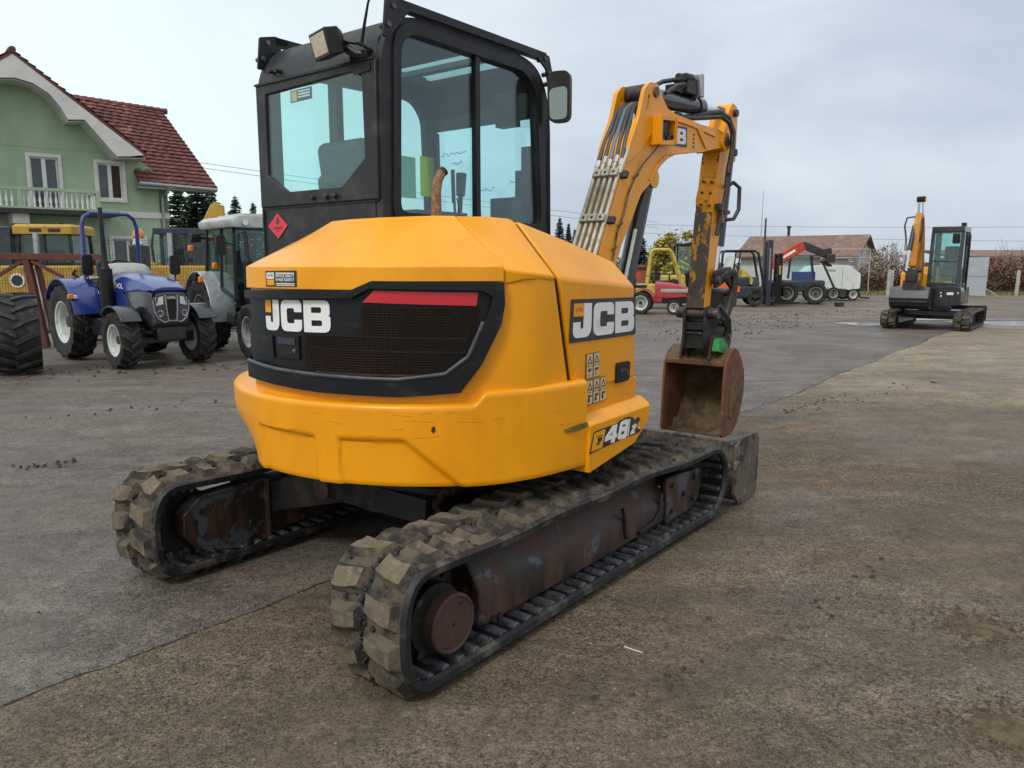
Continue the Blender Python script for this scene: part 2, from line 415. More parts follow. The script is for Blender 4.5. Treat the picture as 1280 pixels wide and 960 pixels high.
# ---- block letters in a 0..1 x 0..1 box
def jcb_letters(mb, place, h_mirror=1, step=None):
    """place(u,v,w): u in 0..1 along the word, v in 0..1 up"""
    J = rpoly([(.56, 1), (1, 1), (1, 0), (0, 0), (0, .46), (.38, .46), (.38, .26), (.56, .26)], [.02, .02, .34, .34, .02, .02, .05, .05], 5)
    C = rpoly([(0, 0), (1, 0), (1, .38), (.66, .38), (.66, .26), (.30, .26), (.30, .74), (.66, .74), (.66, .62), (1, .62), (1, 1), (0, 1)],
              [.26, .24, .02, .02, .07, .1, .1, .07, .02, .02, .24, .26], 5)
    B = rpoly([(0, 0), (1, 0), (1, .5), (.90, .52), (.98, .55), (.98, 1), (0, 1)], [.01, .26, .1, .02, .1, .26, .01], 5)
    h1 = rpoly([(.30, .20), (.70, .20), (.70, .38), (.30, .38)], [.01, .07, .07, .01], 3)
    h2 = rpoly([(.30, .61), (.68, .61), (.68, .79), (.30, .79)], [.01, .07, .07, .01], 3)
    for L, u0, w in (([J], 0.0, .26), ([C], .295, .325), ([B, h1, h2], .65, .35)):
        mb.plate(L, lambda u, v, d, u0=u0, w=w: place(u0 + u * w, v, d), 0, .0025, step=step)

# ---- rubber tracks
def sstep(a, b, x):
    t = min(1, max(0, (x - a) / (b - a))); return t * t * (3 - 2 * t)
XR, XFR, TZ = -1.190, 1.218, .262
TA, TB, TF = .160, .238, .250      # rear half-width, half-height, front half-width of the belt loop
def _loop():
    pts = []
    for k in range(60): pts.append((XR + (XFR - XR) * k / 60, TZ - TB))
    def end(cx, a, a0, a1, ex):
        for k in range(80):
            t = R(a0 + (a1 - a0) * k / 80); c, s_ = math.cos(t), math.sin(t)
            tb = TB - (.032 if (s_ > 0 and cx > 0) else 0)
            pts.append((cx + a * math.copysign(abs(c) ** ex, c), TZ + tb * math.copysign(abs(s_) ** ex, s_)))
    end(XFR, TF, -90, 90, .95)
    for k in range(60):
        x = XFR + (XR - XFR) * k / 60; pts.append((x, TZ + TB - .032 * sstep(.25, XFR, x) - .010 * math.sin(math.pi * (k / 60) * 3) ** 2))
    end(XR, TA, 90, 270, .80)
    return pts
_LP = _loop(); _CUM = [0]
for _i in range(len(_LP)):
    _p, _q = _LP[_i], _LP[(_i + 1) % len(_LP)]; _CUM.append(_CUM[-1] + math.hypot(_q[0] - _p[0], _q[1] - _p[1]))
TLEN = _CUM[-1]
import bisect
def _pt(s):
    s %= TLEN; i = min(len(_LP) - 1, max(0, bisect.bisect_right(_CUM, s) - 1)); f = (s - _CUM[i]) / max(1e-9, _CUM[i + 1] - _CUM[i])
    p, q = _LP[i], _LP[(i + 1) % len(_LP)]; return p[0] + (q[0] - p[0]) * f, p[1] + (q[1] - p[1]) * f
def track_path(s):
    """point and outward normal at arc length s along the belt outer surface (x, z, nx, nz)"""
    x, z = _pt(s); a = _pt(s - .035); b = _pt(s + .035); dx, dz = b[0] - a[0], b[1] - a[1]; L = math.hypot(dx, dz) or 1
    return x, z, dz / L, -dx / L
def make_track(root, yc, side, name='rubber_track', w=.40, k=1.0, seed=1):
    """side = +1 when the outer flank faces +y"""
    rr = random.Random(seed)
    P = lambda s, y, n: (lambda q: ((q[0] + q[2] * n) * k, (yc + y) * k, (q[1] + q[3] * n) * k))(track_path(s))
    h = w / 2; b = MB().m('rubber'); N = 150
    prof = [(-h, -.038), (-h - .003, -.012), (-h + .016, 0), (-.02, 0), (0, -.008), (.02, 0), (h - .016, 0), (h + .003, -.012), (h, -.038), (h - .018, -.046), (h - .034, -.036), (-h + .034, -.036), (-h + .018, -.046)]
    km = ['rubber', 'rubber', 'mud_belt', 'dark_groove', 'dark_groove', 'mud_belt'] + ['rubber'] * 7
    b.loft([[P(TLEN * i / N, y, n) for y, n in prof] for i in range(N)], loop=True, kmat=km)
    tr = b.build(name, None, root, smooth=50)
    lug = MB(); n = 44; pt = TLEN / n
    for i in range(n):
        for sd in (-1, 1):
            s0 = (i + (.5 if sd > 0 else 0)) * pt
            j = lambda a=.006: rr.uniform(-a, a)
            # block outline in (s, y): stepped, slanting back towards the shoulder
            base = [(-.064, .010), (.036, .010), (.060, .09), (.066, h - .016), (-.042, h - .016), (-.048, .10)]
            top = [(-.044, .026), (.018, .026), (.040, .098), (.044, h - .044), (-.022, h - .044), (-.028, .104)]
            xx, zz = track_path(s0)[0], track_path(s0)[1]
            mm = 'mud_rubber' if (xx < XR + .22 + rr.uniform(-.15, .3) or rr.random() < .07) else 'worn_lug'
            if k != 1: mm = 'worn_lug' if rr.random() < .5 else 'mud_rubber'
            lug.m(mm)
            B_ = [lug.v(P(s0 + a + j(), sd * c, -.002)) for a, c in base]
            hgt = .029 + rr.uniform(-.004, .002)
            T_ = [lug.v(P(s0 + a + j(), sd * c + j(.003), hgt)) for a, c in top]
            lug.face(T_)
            lug.m('lug_side')
            for q in range(6):
                lug.face((B_[q], B_[(q + 1) % 6], T_[(q + 1) % 6], T_[q]))
    # dark, muddy crumbs in the centre groove
    lug.m('dark_groove')
    for i in range(900):
        s = rr.uniform(0, TLEN); r0 = rr.uniform(.003, .009); y = rr.gauss(0, .012)
        if rr.random() < .35: y = rr.uniform(-h + .02, h - .02)
        c = Vector(P(s, y, r0 * .6)); rot = Matrix.Rotation(rr.uniform(0, 3), 3, 'X') @ Matrix.Rotation(rr.uniform(0, 3), 3, 'Z')
        lug.box(c, (r0 * 2 * k, r0 * 1.6 * k, r0 * 1.4 * k), rot=rot)
    lo_ = lug.build('tread_lug', None, tr, bevel=.007, smooth=180 if k == 1 else 0, bseg=2)
    if k == 1:        # worn, rounded rubber under lumpy dried mud
        ss = lo_.modifiers.new('round', 'SUBSURF'); ss.levels = ss.render_levels = 2
        tx = bpy.data.textures.new('mud_lumps', 'CLOUDS'); tx.noise_scale = .045; tx.noise_depth = 3
        dp = lo_.modifiers.new('lumps', 'DISPLACE'); dp.texture = tx; dp.texture_coords = 'LOCAL'; dp.strength = .016; dp.mid_level = .5
    bar = MB().m('rubber_bar'); nb = 72; pb = TLEN / nb
    for i in range(nb):
        s = i * pb
        for y0, y1 in ((-h + .026, -.058), (.058, h - .026)):
            q = [P(s - .022, y0, -.036), P(s + .022, y0, -.036), P(s + .022, y1, -.036), P(s - .022, y1, -.036)]
            t = [P(s - .012, y0 + .004, -.052), P(s + .012, y0 + .004, -.052), P(s + .012, y1 - .004, -.052), P(s - .012, y1 - .004, -.052)]
            qv = [bar.v(x) for x in q]; tv = [bar.v(x) for x in t]
            bar.face(tv)
            for e in range(4): bar.face((qv[e], qv[(e + 1) % 4], tv[(e + 1) % 4], tv[e]))
        for y0, y1 in ((-.05, -.032), (.032, .05)):
            q = [P(s - .02, y0, -.036), P(s + .02, y0, -.036), P(s + .02, y1, -.036), P(s - .02, y1, -.036)]
            t = [P(s - .008, y0, -.085), P(s + .008, y0, -.085), P(s + .008, y1, -.085), P(s - .008, y1, -.085)]
            qv = [bar.v(x) for x in q]; tv = [bar.v(x) for x in t]
            bar.face(tv)
            for e in range(4): bar.face((qv[e], qv[(e + 1) % 4], tv[(e + 1) % 4], tv[e]))
    bar.build('inner_rib', None, tr, bevel=.003)
    return tr

make_track(dig, -.85, -1, seed=3)
make_track(dig, .85, 1, seed=5)
for yc, sd in ((-.85, -1), (.85, 1)):
    f = MB().m('rust_frame')
    yo = yc + sd * .095; yi = yc - sd * .115
    # box girder with a chamfered outer shoulder
    sec = lambda x, zt, zb: [(x, yo, zb), (x, yo, zt - .145), (x, yo - sd * .02, zt - .115), (x, yo - sd * .10, zt), (x, yi, zt), (x, yi, zb)]
    f.loft([sec(-.82, .395, .085), sec(.28, .38, .085), sec(.84, .355, .11)])
    t = f.build('track_frame', None, dig, bevel=.012)
    g = MB().m('rust_frame'); g.tube([(.32, yo + sd * .004, .30), (.34, yo + sd * .006, .24), (.36, yo + sd * .006, .13)], .010, 6); g.build('weld_strip', None, t); g = MB().m('rust_frame'); g.tube([(.50, yo + sd * .004, .12), (.66, yo + sd * .006, .13), (.74, yo + sd * .006, .18), (.76, yo, .28)], .012, 6); g.build('step_bracket', None, t)
    g = MB().m('rust_frame')
    g.plate([rpoly([(.80, .085), (1.17, .10), (1.25, .16), (1.25, .33), (.80, .355)], .03)], XZ, yo - .008, yo + .012)
    g.build('cover_plate', None, t, bevel=.004)
    g = MB().m('dark_steel')
    for bx, bz in ((.87, .30), (.87, .15), (1.16, .29), (1.16, .16), (1.02, .22), (-.74, .10), (-.70, .10)):
        g = MB().m('dark_steel'); g.cyl((bx, yo + sd * .0, bz), (bx, yo + sd * (.026 if bx > .5 else .012), bz), .015, 8); g.build('bolt', None, t)
    for bx in (-.55, -.18, .2, .56):
        g = MB().m('dark_steel'); g.lathe([(.02, yc - .085), (.085, yc - .085), (.085, yc - .055), (.06, yc - .05), (.06, yc + .05), (.085, yc + .055), (.085, yc + .085), (.02, yc + .085)], (bx, 0, .145), 'y', 16); g.build('roller', None, t)
    g = MB().m('dark_steel'); g.lathe([(.02, yc - .06), (.17, yc - .06), (.17, yc + .06), (.02, yc + .06)], (XFR, 0, TZ), 'y', 24)
    g.build('idler', None, t)
    # sprocket with teeth and a round rusty hub cap outside
    sp = MB().m('chassis')
    ring = []
    for k in range(22):
        a0 = 2 * math.pi * k / 22
        for da, rr_ in ((-.10, .155), (-.05, .178), (.05, .178), (.10, .155)):
            ring.append((-1.09 + rr_ * math.cos(a0 + da), .238 + rr_ * math.sin(a0 + da)))
    sp.plate([ring], XZ, yc - .022, yc + .022)
    sp.lathe([(.01, 0), (.135, 0), (.135, .05), (.105, .085), (.105, .12)], (-1.09, yc - .02 if sd > 0 else yc - .11, .238), 'y', 24)
    so = sp.build('sprocket', None, t)
    cp = MB().m('rust_cap'); y0 = yc + sd * .10
    cx = -1.045
    cp.lathe([(.0, y0), (.118, y0), (.118, y0 + sd * .055), (.112, y0 + sd * .062), (.104, y0 + sd * .063), (.102, y0 + sd * .058), (0.0, y0 + sd * .058)], (cx, 0, .213), 'y', 36)
    cp.m('dark_steel')
    for a in (60, 240): cp.cyl((cx + .085 * math.cos(R(a)), y0 + sd * .05, .213 + .085 * math.sin(R(a))), (cx + .085 * math.cos(R(a)), y0 + sd * .0605, .213 + .085 * math.sin(R(a))), .011, 10)
    cp.cyl((cx, y0 + sd * .05, .213), (cx, y0 + sd * .0605, .213), .009, 8)
    cp.build('hub_cap', None, t, bevel=.002)
    # motor guard on the inner flank: an eight-sided housing
    mg = MB().m('rust_frame'); yb = yc - sd * .06; yn = yc - sd * .15
    oc = [(-1.17, .21), (-1.165, .315), (-1.07, .395), (-.66, .41), (-.66, .06), (-.86, .055), (-1.10, .12)]
    mg.loft([[(x, yb, z) for x, z in oc], [(x, yn, z) for x, z in oc],
             [(-.93 + (x + .93) * .93, yn, .235 + (z - .235) * .90) for x, z in oc], [(-.93 + (x + .93) * .93, yn + sd * .02, .235 + (z - .235) * .90) for x, z in oc]])
    mg.build('motor_guard', None, t, bevel=.006)

# ---- centre chassis, swing ring, upper deck
c = MB().m('chassis')
c.plate([rpoly([(-.50, -.42), (.50, -.42), (.62, 0), (.50, .42), (-.50, .42), (-.58, 0)], .08)], XY, .33, .50)
for sx in (-1, 1):
    for sy in (-1, 1):
        a = Vector((sx * .34, sy * .26, .40)); b = Vector((sx * .55, sy * .78, .285))
        c.bar(a, b, .24, .17)
for sx in (-1, 1):
    c.bar((sx * .52, -.40, .40), (sx * .52, .40, .40), .10, .13)
c.build('chassis', None, dig, bevel=.014)
c = MB().m('rust_cap'); c.cyl((-.585, .36, .385), (-.572, .36, .385), .062, 20); c.build('inspection_cover', None, dig)
c = MB().m('dark_steel'); c.lathe([(.05, .49), (.40, .49), (.40, .545), (.36, .55), (.36, .61), (.05, .61)], (0, 0, 0), 'z', 40)
c.build('swing_ring', None, dig)
c = MB().m('chassis'); c.plate([circ(0, 0, .93, 48)], XY, .60, .66)
c.plate([rpoly([(.2, -.93), (.75, -.85), (1.05, -.3), (1.05, .3), (.9, .98), (-.3, 1.0), (-.3, -.9)], .1)], XY, .605, .80)
c.build('deck_frame', None, dig, bevel=.01)
h = MB().m('hose')
for k in range(4):
    h.tube([(-.35, .2 - .08 * k, .60), (-.5, .18 - .1 * k, .52 - .03 * k), (-.45, .05 - .12 * k, .47), (-.2, -.05 - .05 * k, .52)], .014, 6)
h.build('track_hose', None, dig)

# ---- dozer blade
d = MB().m('blade_steel')
prof = [(1.62, .43), (1.66, .435), (1.70, .42), (1.665, .34), (1.65, .24), (1.675, .13), (1.74, .03), (1.69, .02), (1.63, .10), (1.605, .22), (1.615, .34)]
d.plate([prof], XZ, -1.03, 1.03)
bl = d.build('dozer_blade', None, dig, bevel=.006)
for y in (-1.05, 1.03):
    d = MB().m('blade_steel'); d.plate([rpoly([(1.60, .41), (1.66, .445), (1.93, .445), (1.975, .40), (1.965, .05), (1.93, .015), (1.66, .015), (1.585, .09)], .015)], XZ, y, y + .022)
    d.build('end_plate', None, bl, bevel=.003)
d = MB().m('chassis')
for y in (-.42, .42): d.bar((.45, y, .30), (1.64, y, .20), .09, .12)
d.bar((1.2, -.42, .24), (1.2, .42, .24), .08, .1); d.bar((1.57, -.6, .25), (1.57, .6, .25), .10, .16)
d.build('blade_arm', None, dig, bevel=.008)
d = MB().m('chassis'); d.cyl((.5, .02, .5), (1.1, .02, .42), .045); d.m('chrome'); d.cyl((1.1, .02, .42), (1.58, .02, .33), .022); d.build('blade_cylinder', None, dig)

# ---- counterweight skirt
def sstep(a, b, x):
    t = min(1, max(0, (x - a) / (b - a))); return t * t * (3 - 2 * t)
rec1 = [(7.3, .841), (-12.1, .833), (-13.2, .60), (6.0, .60)]
rec2 = [(-18.7, .832), (-34.0, .836), (-47.5, .62), (-46.5, .60), (-19.4, .60)]
def inside_d(poly, p):
    """signed distance (in metres, roughly) to a convex polygon; negative inside"""
    best = -9
    n = len(poly); A = sum(poly[i][0] * poly[(i + 1) % n][1] - poly[(i + 1) % n][0] * poly[i][1] for i in range(n))
    for i in range(n):
        ax, ay = poly[i][0] * .0189, poly[i][1]; bx, by = poly[(i + 1) % n][0] * .0189, poly[(i + 1) % n][1]
        L = math.hypot(bx - ax, by - ay); d_ = ((bx - ax) * (p[1] - ay) - (by - ay) * (p[0] * .0189 - ax)) / L
        if A > 0: d_ = -d_
        best = max(best, d_)
    return best
def skirt_R(th, z):
    r = 1.088 - .078 * sstep(48, 84, -th)
    if th > 4: r -= .10 * sstep(4, 26, th) * sstep(.30, 0, z - .60)
    for pl in (rec1, rec2):
        r -= .016 * sstep(.008, -.008, inside_d(pl, (th, z)))
    return r
def skirt_top(th): return .985 + .052 * sstep(49, 52.5, -th)
w = MB().m('yellow'); rings = []
ths = [-82.8 + .6 * i for i in range(int(152 / .6) + 1)]
for th in ths:
    zt = skirt_top(th); zb = .637 + (.012 * sstep(20, 60, th))
    ring = []
    for j in range(31):
        z = zb + (zt - .018 - zb) * j / 30
        ring.append((skirt_R(th, z) - (.006 if j == 0 else 0), z))
    ro = skirt_R(th, .95)
    ring += [(ro - .003, zt - .010), (ro - .009, zt - .004), (ro - .018, zt), (.97, zt), (.90, zt - .005), (.88, .66)]
    rings.append([(-r * math.cos(R(th)), r * math.sin(R(th)), z) for r, z in ring])
w.loft(rings)
cw = w.build('counterweight', None, dig, smooth=40)
sc = MB().m('scrape_olive'); sc.plate([[(-73.6, .828), (-76.5, .836), (-78.4, .84), (-82.4, .845), (-82.2, .822), (-78, .812), (-74.8, .812)]], CYLM(1.0232), 0, .003, step=1); sc.build('scrape_mark', None, cw)
q = random.Random(17)
for k in range(16):
    th = q.uniform(-74, 2); z = q.uniform(.80, .95); L_ = q.uniform(1.5, 7); dz = q.uniform(-.012, .012)
    sc = MB().m('scratch_line'); sc.tube([CYLM(skirt_R(th - L_ * f, z) + .0004)(th - L_ * f, z + dz * f, 0) for f in (0, .25, .5, .75, 1)], .0009, 4); sc.build('scratch', None, cw)
sc = MB().m('dark_steel'); sc.plate([[(-40.2, .895), (-40.8, .9), (-41, .88), (-40.5, .868), (-40, .88)]], CYLM(1.0885), 0, .001); sc.build('paint_chip', None, cw)

# ---- engine body behind the black panel
b = MB().m('yellow')
out = [(-.44, .36), (-.80, .36), (-.96, .33)] + [(-1.040 * math.cos(R(t_)), 1.040 * math.sin(R(t_))) for t_ in [14 - 2.5 * i for i in range(29)]] + [(-.50, -.925), (-.425, -.945), (-.322, -.955)]
# seam leans: lower end further forward
lo = [(x, y, .97) for x, y in out]; lo[-1] = (-.192, -.955, .97)
mid = [(x, y, 1.505) for x, y in out]
b.loft([lo + [(-.192, -.5, .97), (-.44, -.3, .97)], mid + [(-.322, -.5, 1.505), (-.44, -.3, 1.505)]])
b.build('engine_body', None, dig, bevel=.012, smooth=25)
# rear bonnet: lower band, fold, sloping top
def bon_cols():
    tops = [(14, (-.60, .22, 1.735)), (6, (-.66, .10, 1.757)), (-6, (-.68, -.06, 1.76)), (-20, (-.66, -.25, 1.762)), (-35, (-.61, -.40, 1.764)), (-46, (-.56, -.48, 1.766)), (-56.5, (-.50, -.54, 1.766))]
    cols = [([(-.44, .37, 1.452), (-.44, .375, 1.545), (-.44, .27, 1.72), (-.43, .20, 1.74)])]
    cols.append([(-.90, .37, 1.452), (-.90, .375, 1.545), (-.58, .27, 1.72), (-.43, .22, 1.735)])
    th = 14
    while th >= -56.6:
        for (ta, pa), (tb, pb) in zip(tops, tops[1:]):
            if tb <= th <= ta:
                f = (ta - th) / (ta - tb); tp = tuple(pa[i] + (pb[i] - pa[i]) * f for i in range(3)); break
        zb = 1.452 + .035 * sstep(22.7, 27.5, -th)
        cols.append([(-1.062 * math.cos(R(th)), 1.062 * math.sin(R(th)), zb), (-1.060 * math.cos(R(th)), 1.060 * math.sin(R(th)), 1.545), tp, (-.40, tp[1] * .55, 1.768)])
        th -= 1.5 if th > -56 else 1
    return cols
b = MB().m('yellow')
cols = bon_cols()
b.loft([c_ + [(c_[3][0] + .02, c_[3][1], 1.45)] for c_ in cols])
bo = b.build('bonnet', None, dig, bevel=.008, smooth=22)
b = MB().m('yellow')
cc = [[(-.575, -.872, 1.47), (-.575, -.880, 1.535), (-.495, -.545, 1.764), (-.35, -.3, 1.764)],
      [(-.505, -.932, 1.49), (-.505, -.938, 1.522), (-.40, -.655, 1.763), (-.33, -.3, 1.763)],
      [(-.40, -.950, 1.49), (-.40, -.955, 1.512), (-.33, -.705, 1.757), (-.30, -.3, 1.757)],
      [(-.326, -.957, 1.48), (-.326, -.959, 1.503), (-.315, -.725, 1.749), (-.30, -.3, 1.749)]]
b.loft([c_ + [(c_[3][0], -.3, 1.45)] for c_ in cc])
b.build('corner_cover', None, dig, bevel=.012, smooth=40, bseg=3)
# dark strip inside the seam
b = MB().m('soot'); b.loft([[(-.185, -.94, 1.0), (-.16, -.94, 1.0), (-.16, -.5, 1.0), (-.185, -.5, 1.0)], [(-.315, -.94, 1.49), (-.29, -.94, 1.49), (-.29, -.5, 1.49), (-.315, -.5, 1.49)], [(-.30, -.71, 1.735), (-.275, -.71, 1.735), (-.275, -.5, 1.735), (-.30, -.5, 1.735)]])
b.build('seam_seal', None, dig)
# right side panel
b = MB().m('yellow')
A = [(-.166, -.957, .985), (-.294, -.959, 1.497), (-.281, -.728, 1.745), (-.28, -.2, 1.745), (-.17, -.2, .985)]
Bm = [(.12, -.968, .985), (.02, -.968, 1.476), (.06, -.765, 1.665), (.06, -.2, 1.665), (.12, -.2, .985)]
C_ = [(.405, -.957, .985), (.372, -.957, 1.449), (.405, -.81, 1.572), (.405, -.2, 1.572), (.405, -.2, .985)]
b.loft([A, Bm, C_])
sp_ = b.build('side_panel', None, dig, bevel=.014, smooth=30, bseg=3)
b = MB().m('yellow'); b.loft([[(x, -.956, z0), (x, -.956, .99), (x, -.6, .99), (x, -.6, z0)] for x, z0 in ((-.168, .80), (.12, .80), (.415, .82))]); b.build('panel_base', None, dig, bevel=.006)
sk = MB().m('yellow')
sk.loft([[(x, -1.021, zb), (x, -1.021, zt - .045), (x, -1.008, zt - .03), (x, -.966, zt), (x, -.90, zt), (x, -.90, zb)] for x, zb, zt in ((-.128, .602, .868), (.10, .636, .874), (.30, .668, .879), (.425, .755, .883), (.455, .835, .884))])
sl = sk.build('sill_panel', None, dig, bevel=.008, smooth=30)
# black underside, kingpost
b = MB().m('chassis'); b.box2((.95, -.30, .55), (1.30, .10, 1.15)); b.box2((1.28, -.20, .56), (1.60, .0, .80)); b.cyl((1.22, -.1, .5), (1.22, -.1, 1.3), .10); b.box2((-.1, -.86, .66), (.36, -.2, .97)); b.build('kingpost', None, dig, bevel=.02)

# ---- black rear panel with grille
CY = CYLM(1.041)
g = MB().m('black_panel')
ol = [(14.2, 1.44), (-22.7, 1.453), (-27.5, 1.489), (-56.4, 1.482), (-56.6, 1.394), (-55.8, 1.312), (-51.3, 1.148), (-46.5, 1.033), (-32.9, 1.016), (-12.9, 1.022), (14.2, 1.045)]
g.plate([ol], CY, -.03, .006, step=2)
gp = g.build('grille_panel', None, dig, smooth=30)
g = MB().m('black_panel')
inn = [(14.2, 1.405), (-22.4, 1.418), (-27.0, 1.459), (-51.4, 1.450), (-53.9, 1.425), (-53.3, 1.378), (-48.9, 1.19), (-43.6, 1.112), (-33, 1.088), (-13, 1.095), (14.2, 1.118)]
g.plate([ol, [inn[0]] + inn[1:]] if False else [ol[:1] + ol[1:] + list(reversed(inn))], CY, .0, .032, step=2)
g.build('panel_rim', None, gp, bevel=.013, smooth=40, bseg=3)
g = MB().m('mesh_wire')
def in_mesh(th, z):
    if z > 1.262: return -50.6 < th < -24.6 and z < 1.386
    lim = -50.2 + (1.29 - z) / .172 * 6.6 if z < 1.29 else -50.4
    return max(lim, -50.4) < th < -9.4 and z > 1.108
for iz in range(26):
    z = 1.108 + iz * .0108; run = []
    for it in range(86):
        th = -9 - it * .5
        if in_mesh(th, z): run.append(Vector(CY(th, z, .0125)))
        elif len(run) > 1: g.tube(run[::3] + run[-1:], .0011, 4, caps=False); run = []
    if len(run) > 1: g.tube(run[::3] + run[-1:], .0011, 4, caps=False)
for it in range(74):
    th = -9.6 - it * .56; zs = [1.108 + k * .004 for k in range(72) if in_mesh(th, 1.108 + k * .004)]
    if len(zs) > 2: g.tube([CY(th, zs[0], .0135), CY(th, zs[-1], .0135)], .0011, 4, caps=False)
g.build('grille_mesh', None, gp, smooth=0)
g = MB().m('mesh_grille')
g.plate([rpoly([(-24.6, 1.388), (-50.9, 1.378), (-50.3, 1.29), (-46.6, 1.185), (-43.4, 1.118), (-33, 1.098), (-9, 1.118), (-9.0, 1.252), (-23.0, 1.262)], .004)], CY, .004, .010, step=2)
g.m('black_panel')
for z in (1.262, 1.205): g.plate([[(-9.5, z), (-48, z - .012), (-48, z - .004), (-9.5, z + .008)]], CY, .008, .013, step=2)
g.m('rust_frame'); g.plate([[(-12, 1.098), (-40, 1.100), (-42, 1.112), (-33, 1.106), (-12, 1.112)]], CY, .009, .012, step=2)
g.build('grille', None, gp)
g = MB().m('ridge_grey'); rid_ = [(13.5, 1.128), (0, 1.112), (-13, 1.104), (-24, 1.099), (-33, 1.097), (-43.2, 1.120), (-48.3, 1.19), (-52.4, 1.36)]
pts = []
for (t0, z0), (t1, z1) in zip(rid_, rid_[1:]):
    for k in range(6): pts.append(CY(t0 + (t1 - t0) * k / 6, z0 + (z1 - z0) * k / 6 - .008, .030))
g.tube(pts, .0095, 8); g.build('rim_ridge', None, gp, smooth=60)
g = MB().m('red_reflector'); g.plate([rpoly([(-24.9, 1.402), (-27.6, 1.449), (-50.7, 1.441), (-50.3, 1.388)], .003)], CY, .006, .016, step=2); g.build('reflector', None, gp, bevel=.002)
g = MB().m('white_decal'); jcb_letters(g, lambda u, v, d_: CY(5.3 - 21.8 * u, 1.269 + .134 * v + .004 * u, .007 + d_), step=.06); g.build('lettering', None, gp, smooth=0)
g = MB().m('orange_decal'); g.plate([[(5.3, 1.347), (5.3, 1.402), (2.9, 1.402), (2.9, 1.347)]], CY, .006, .009, step=1); g.m('black_decal'); g.text('JCB', lambda u, v, d_: CY(4.1 - u / .0182, 1.375 + v, .0095), .026, .012); g.build('badge', None, gp)
g = MB().m('black_paint'); g.plate([rpoly([(.6, 1.155), (.6, 1.255), (-7.3, 1.253), (-7.3, 1.153)], .01)], CY, .004, .016, step=1)
g.m('soot'); g.plate([rpoly([(-.4, 1.172), (-.4, 1.212), (-5.2, 1.211), (-5.2, 1.171)], .006)], CY, .014, .0175, step=1)
g.m('dark_blue'); g.plate([rpoly([(-.2, 1.215), (-.2, 1.243), (-6.3, 1.242), (-6.3, 1.214)], .004)], CY, .014, .021, step=1)
g.m('pin_steel'); q0 = CY(-5.9, 1.19, .012); q1 = CY(-5.9, 1.19, .021); g.cyl(q0, q1, .010, 12); g.build('lock', None, gp, bevel=.002)
g = MB().m('black_panel'); g.plate([rpoly([(13.8, 1.155), (13.8, 1.252), (2.3, 1.247), (2.0, 1.150)], .014)], CY, .0, .016, step=2); g.build('side_vent', None, gp, bevel=.007)
# service sticker
BN = CYLM(1.0625)
g = MB().m('black_decal'); g.plate([[(3.2, 1.460), (3.2, 1.527), (-7.8, 1.530), (-7.8, 1.462)]], BN, 0, .002, step=1)
g.m('white_decal'); g.plate([[(2.7, 1.493), (2.7, 1.52), (-.2, 1.521), (-.2, 1.494)]], BN, .001, .003, step=1)
g.m('orange_decal'); g.plate([[(2.7, 1.466), (2.7, 1.490), (-.2, 1.491), (-.2, 1.467)]], BN, .001, .003, step=1)
g.m('black_decal'); g.text('JCB', lambda u, v, d_: BN(1.25 - u / .0185, 1.507 + v, .0034), .04, .014, bold=.02)
g.m('white_decal')
for z, t_, hh, wd in ((1.518, 'www.service-direct', .005, .115), (1.507, 'SERVICE DIRECT', .012, .118), (1.491, '01420 525917', .013, .118), (1.474, 'www.service-direct', .004, .115), (1.467, 'service parts', .003, .10)):
    if hh > .01: g.text(t_, lambda u, v, d_, z=z: BN(-4.0 - u / .0185, z + v, .0028), wd, hh, bold=.02)
    else: g.plate([[(-.9, z - hh / 2), (-.9, z + hh / 2), (-7.2, z + hh / 2), (-7.2, z - hh / 2)]], BN, .0015, .0028, step=1)
g.build('service_sticker', None, bo)

# ---- decals on the right side
def SIDE(yy): return lambda u, v, d_: (u, yy - d_, v)
S1 = lambda u, v, d_: (u, -.9605 - .008 * max(0, 1 - abs((u - .1) / .3)) - d_, v)
g = MB().m('black_decal')
dm = lambda s, t_, d_: S1(-.205 + .575 * s - .012 * (1 - t_) * (1 - s) + .01 * (1 - t_) * s, 1.208 + .194 * t_ - .008 * t_ * s, d_)
g.plate([rpoly([(0, 0), (1, 0), (1, 1), (0, 1)], .01)], dm, 0.002, .005, step=.1)
dl = g.build('name_decal', None, sp_)
g = MB().m('white_decal'); jcb_letters(g, lambda u, v, d_: dm(.035 + .93 * u, .10 + .80 * v, .0052 + d_), step=.1); g.build('lettering', None, dl, smooth=0) if False else g.build('lettering', None, sp_, smooth=0)
g = MB().m('orange_decal'); g.plate([[(.035, .60), (.165, .60), (.165, .90), (.035, .90)]], dm, .005, .0075); g.m('black_decal'); g.text('JCB', lambda u, v, d_: dm(.10 + u, .75 + v, .0078), .085, .10); g.build('badge', None, sp_)
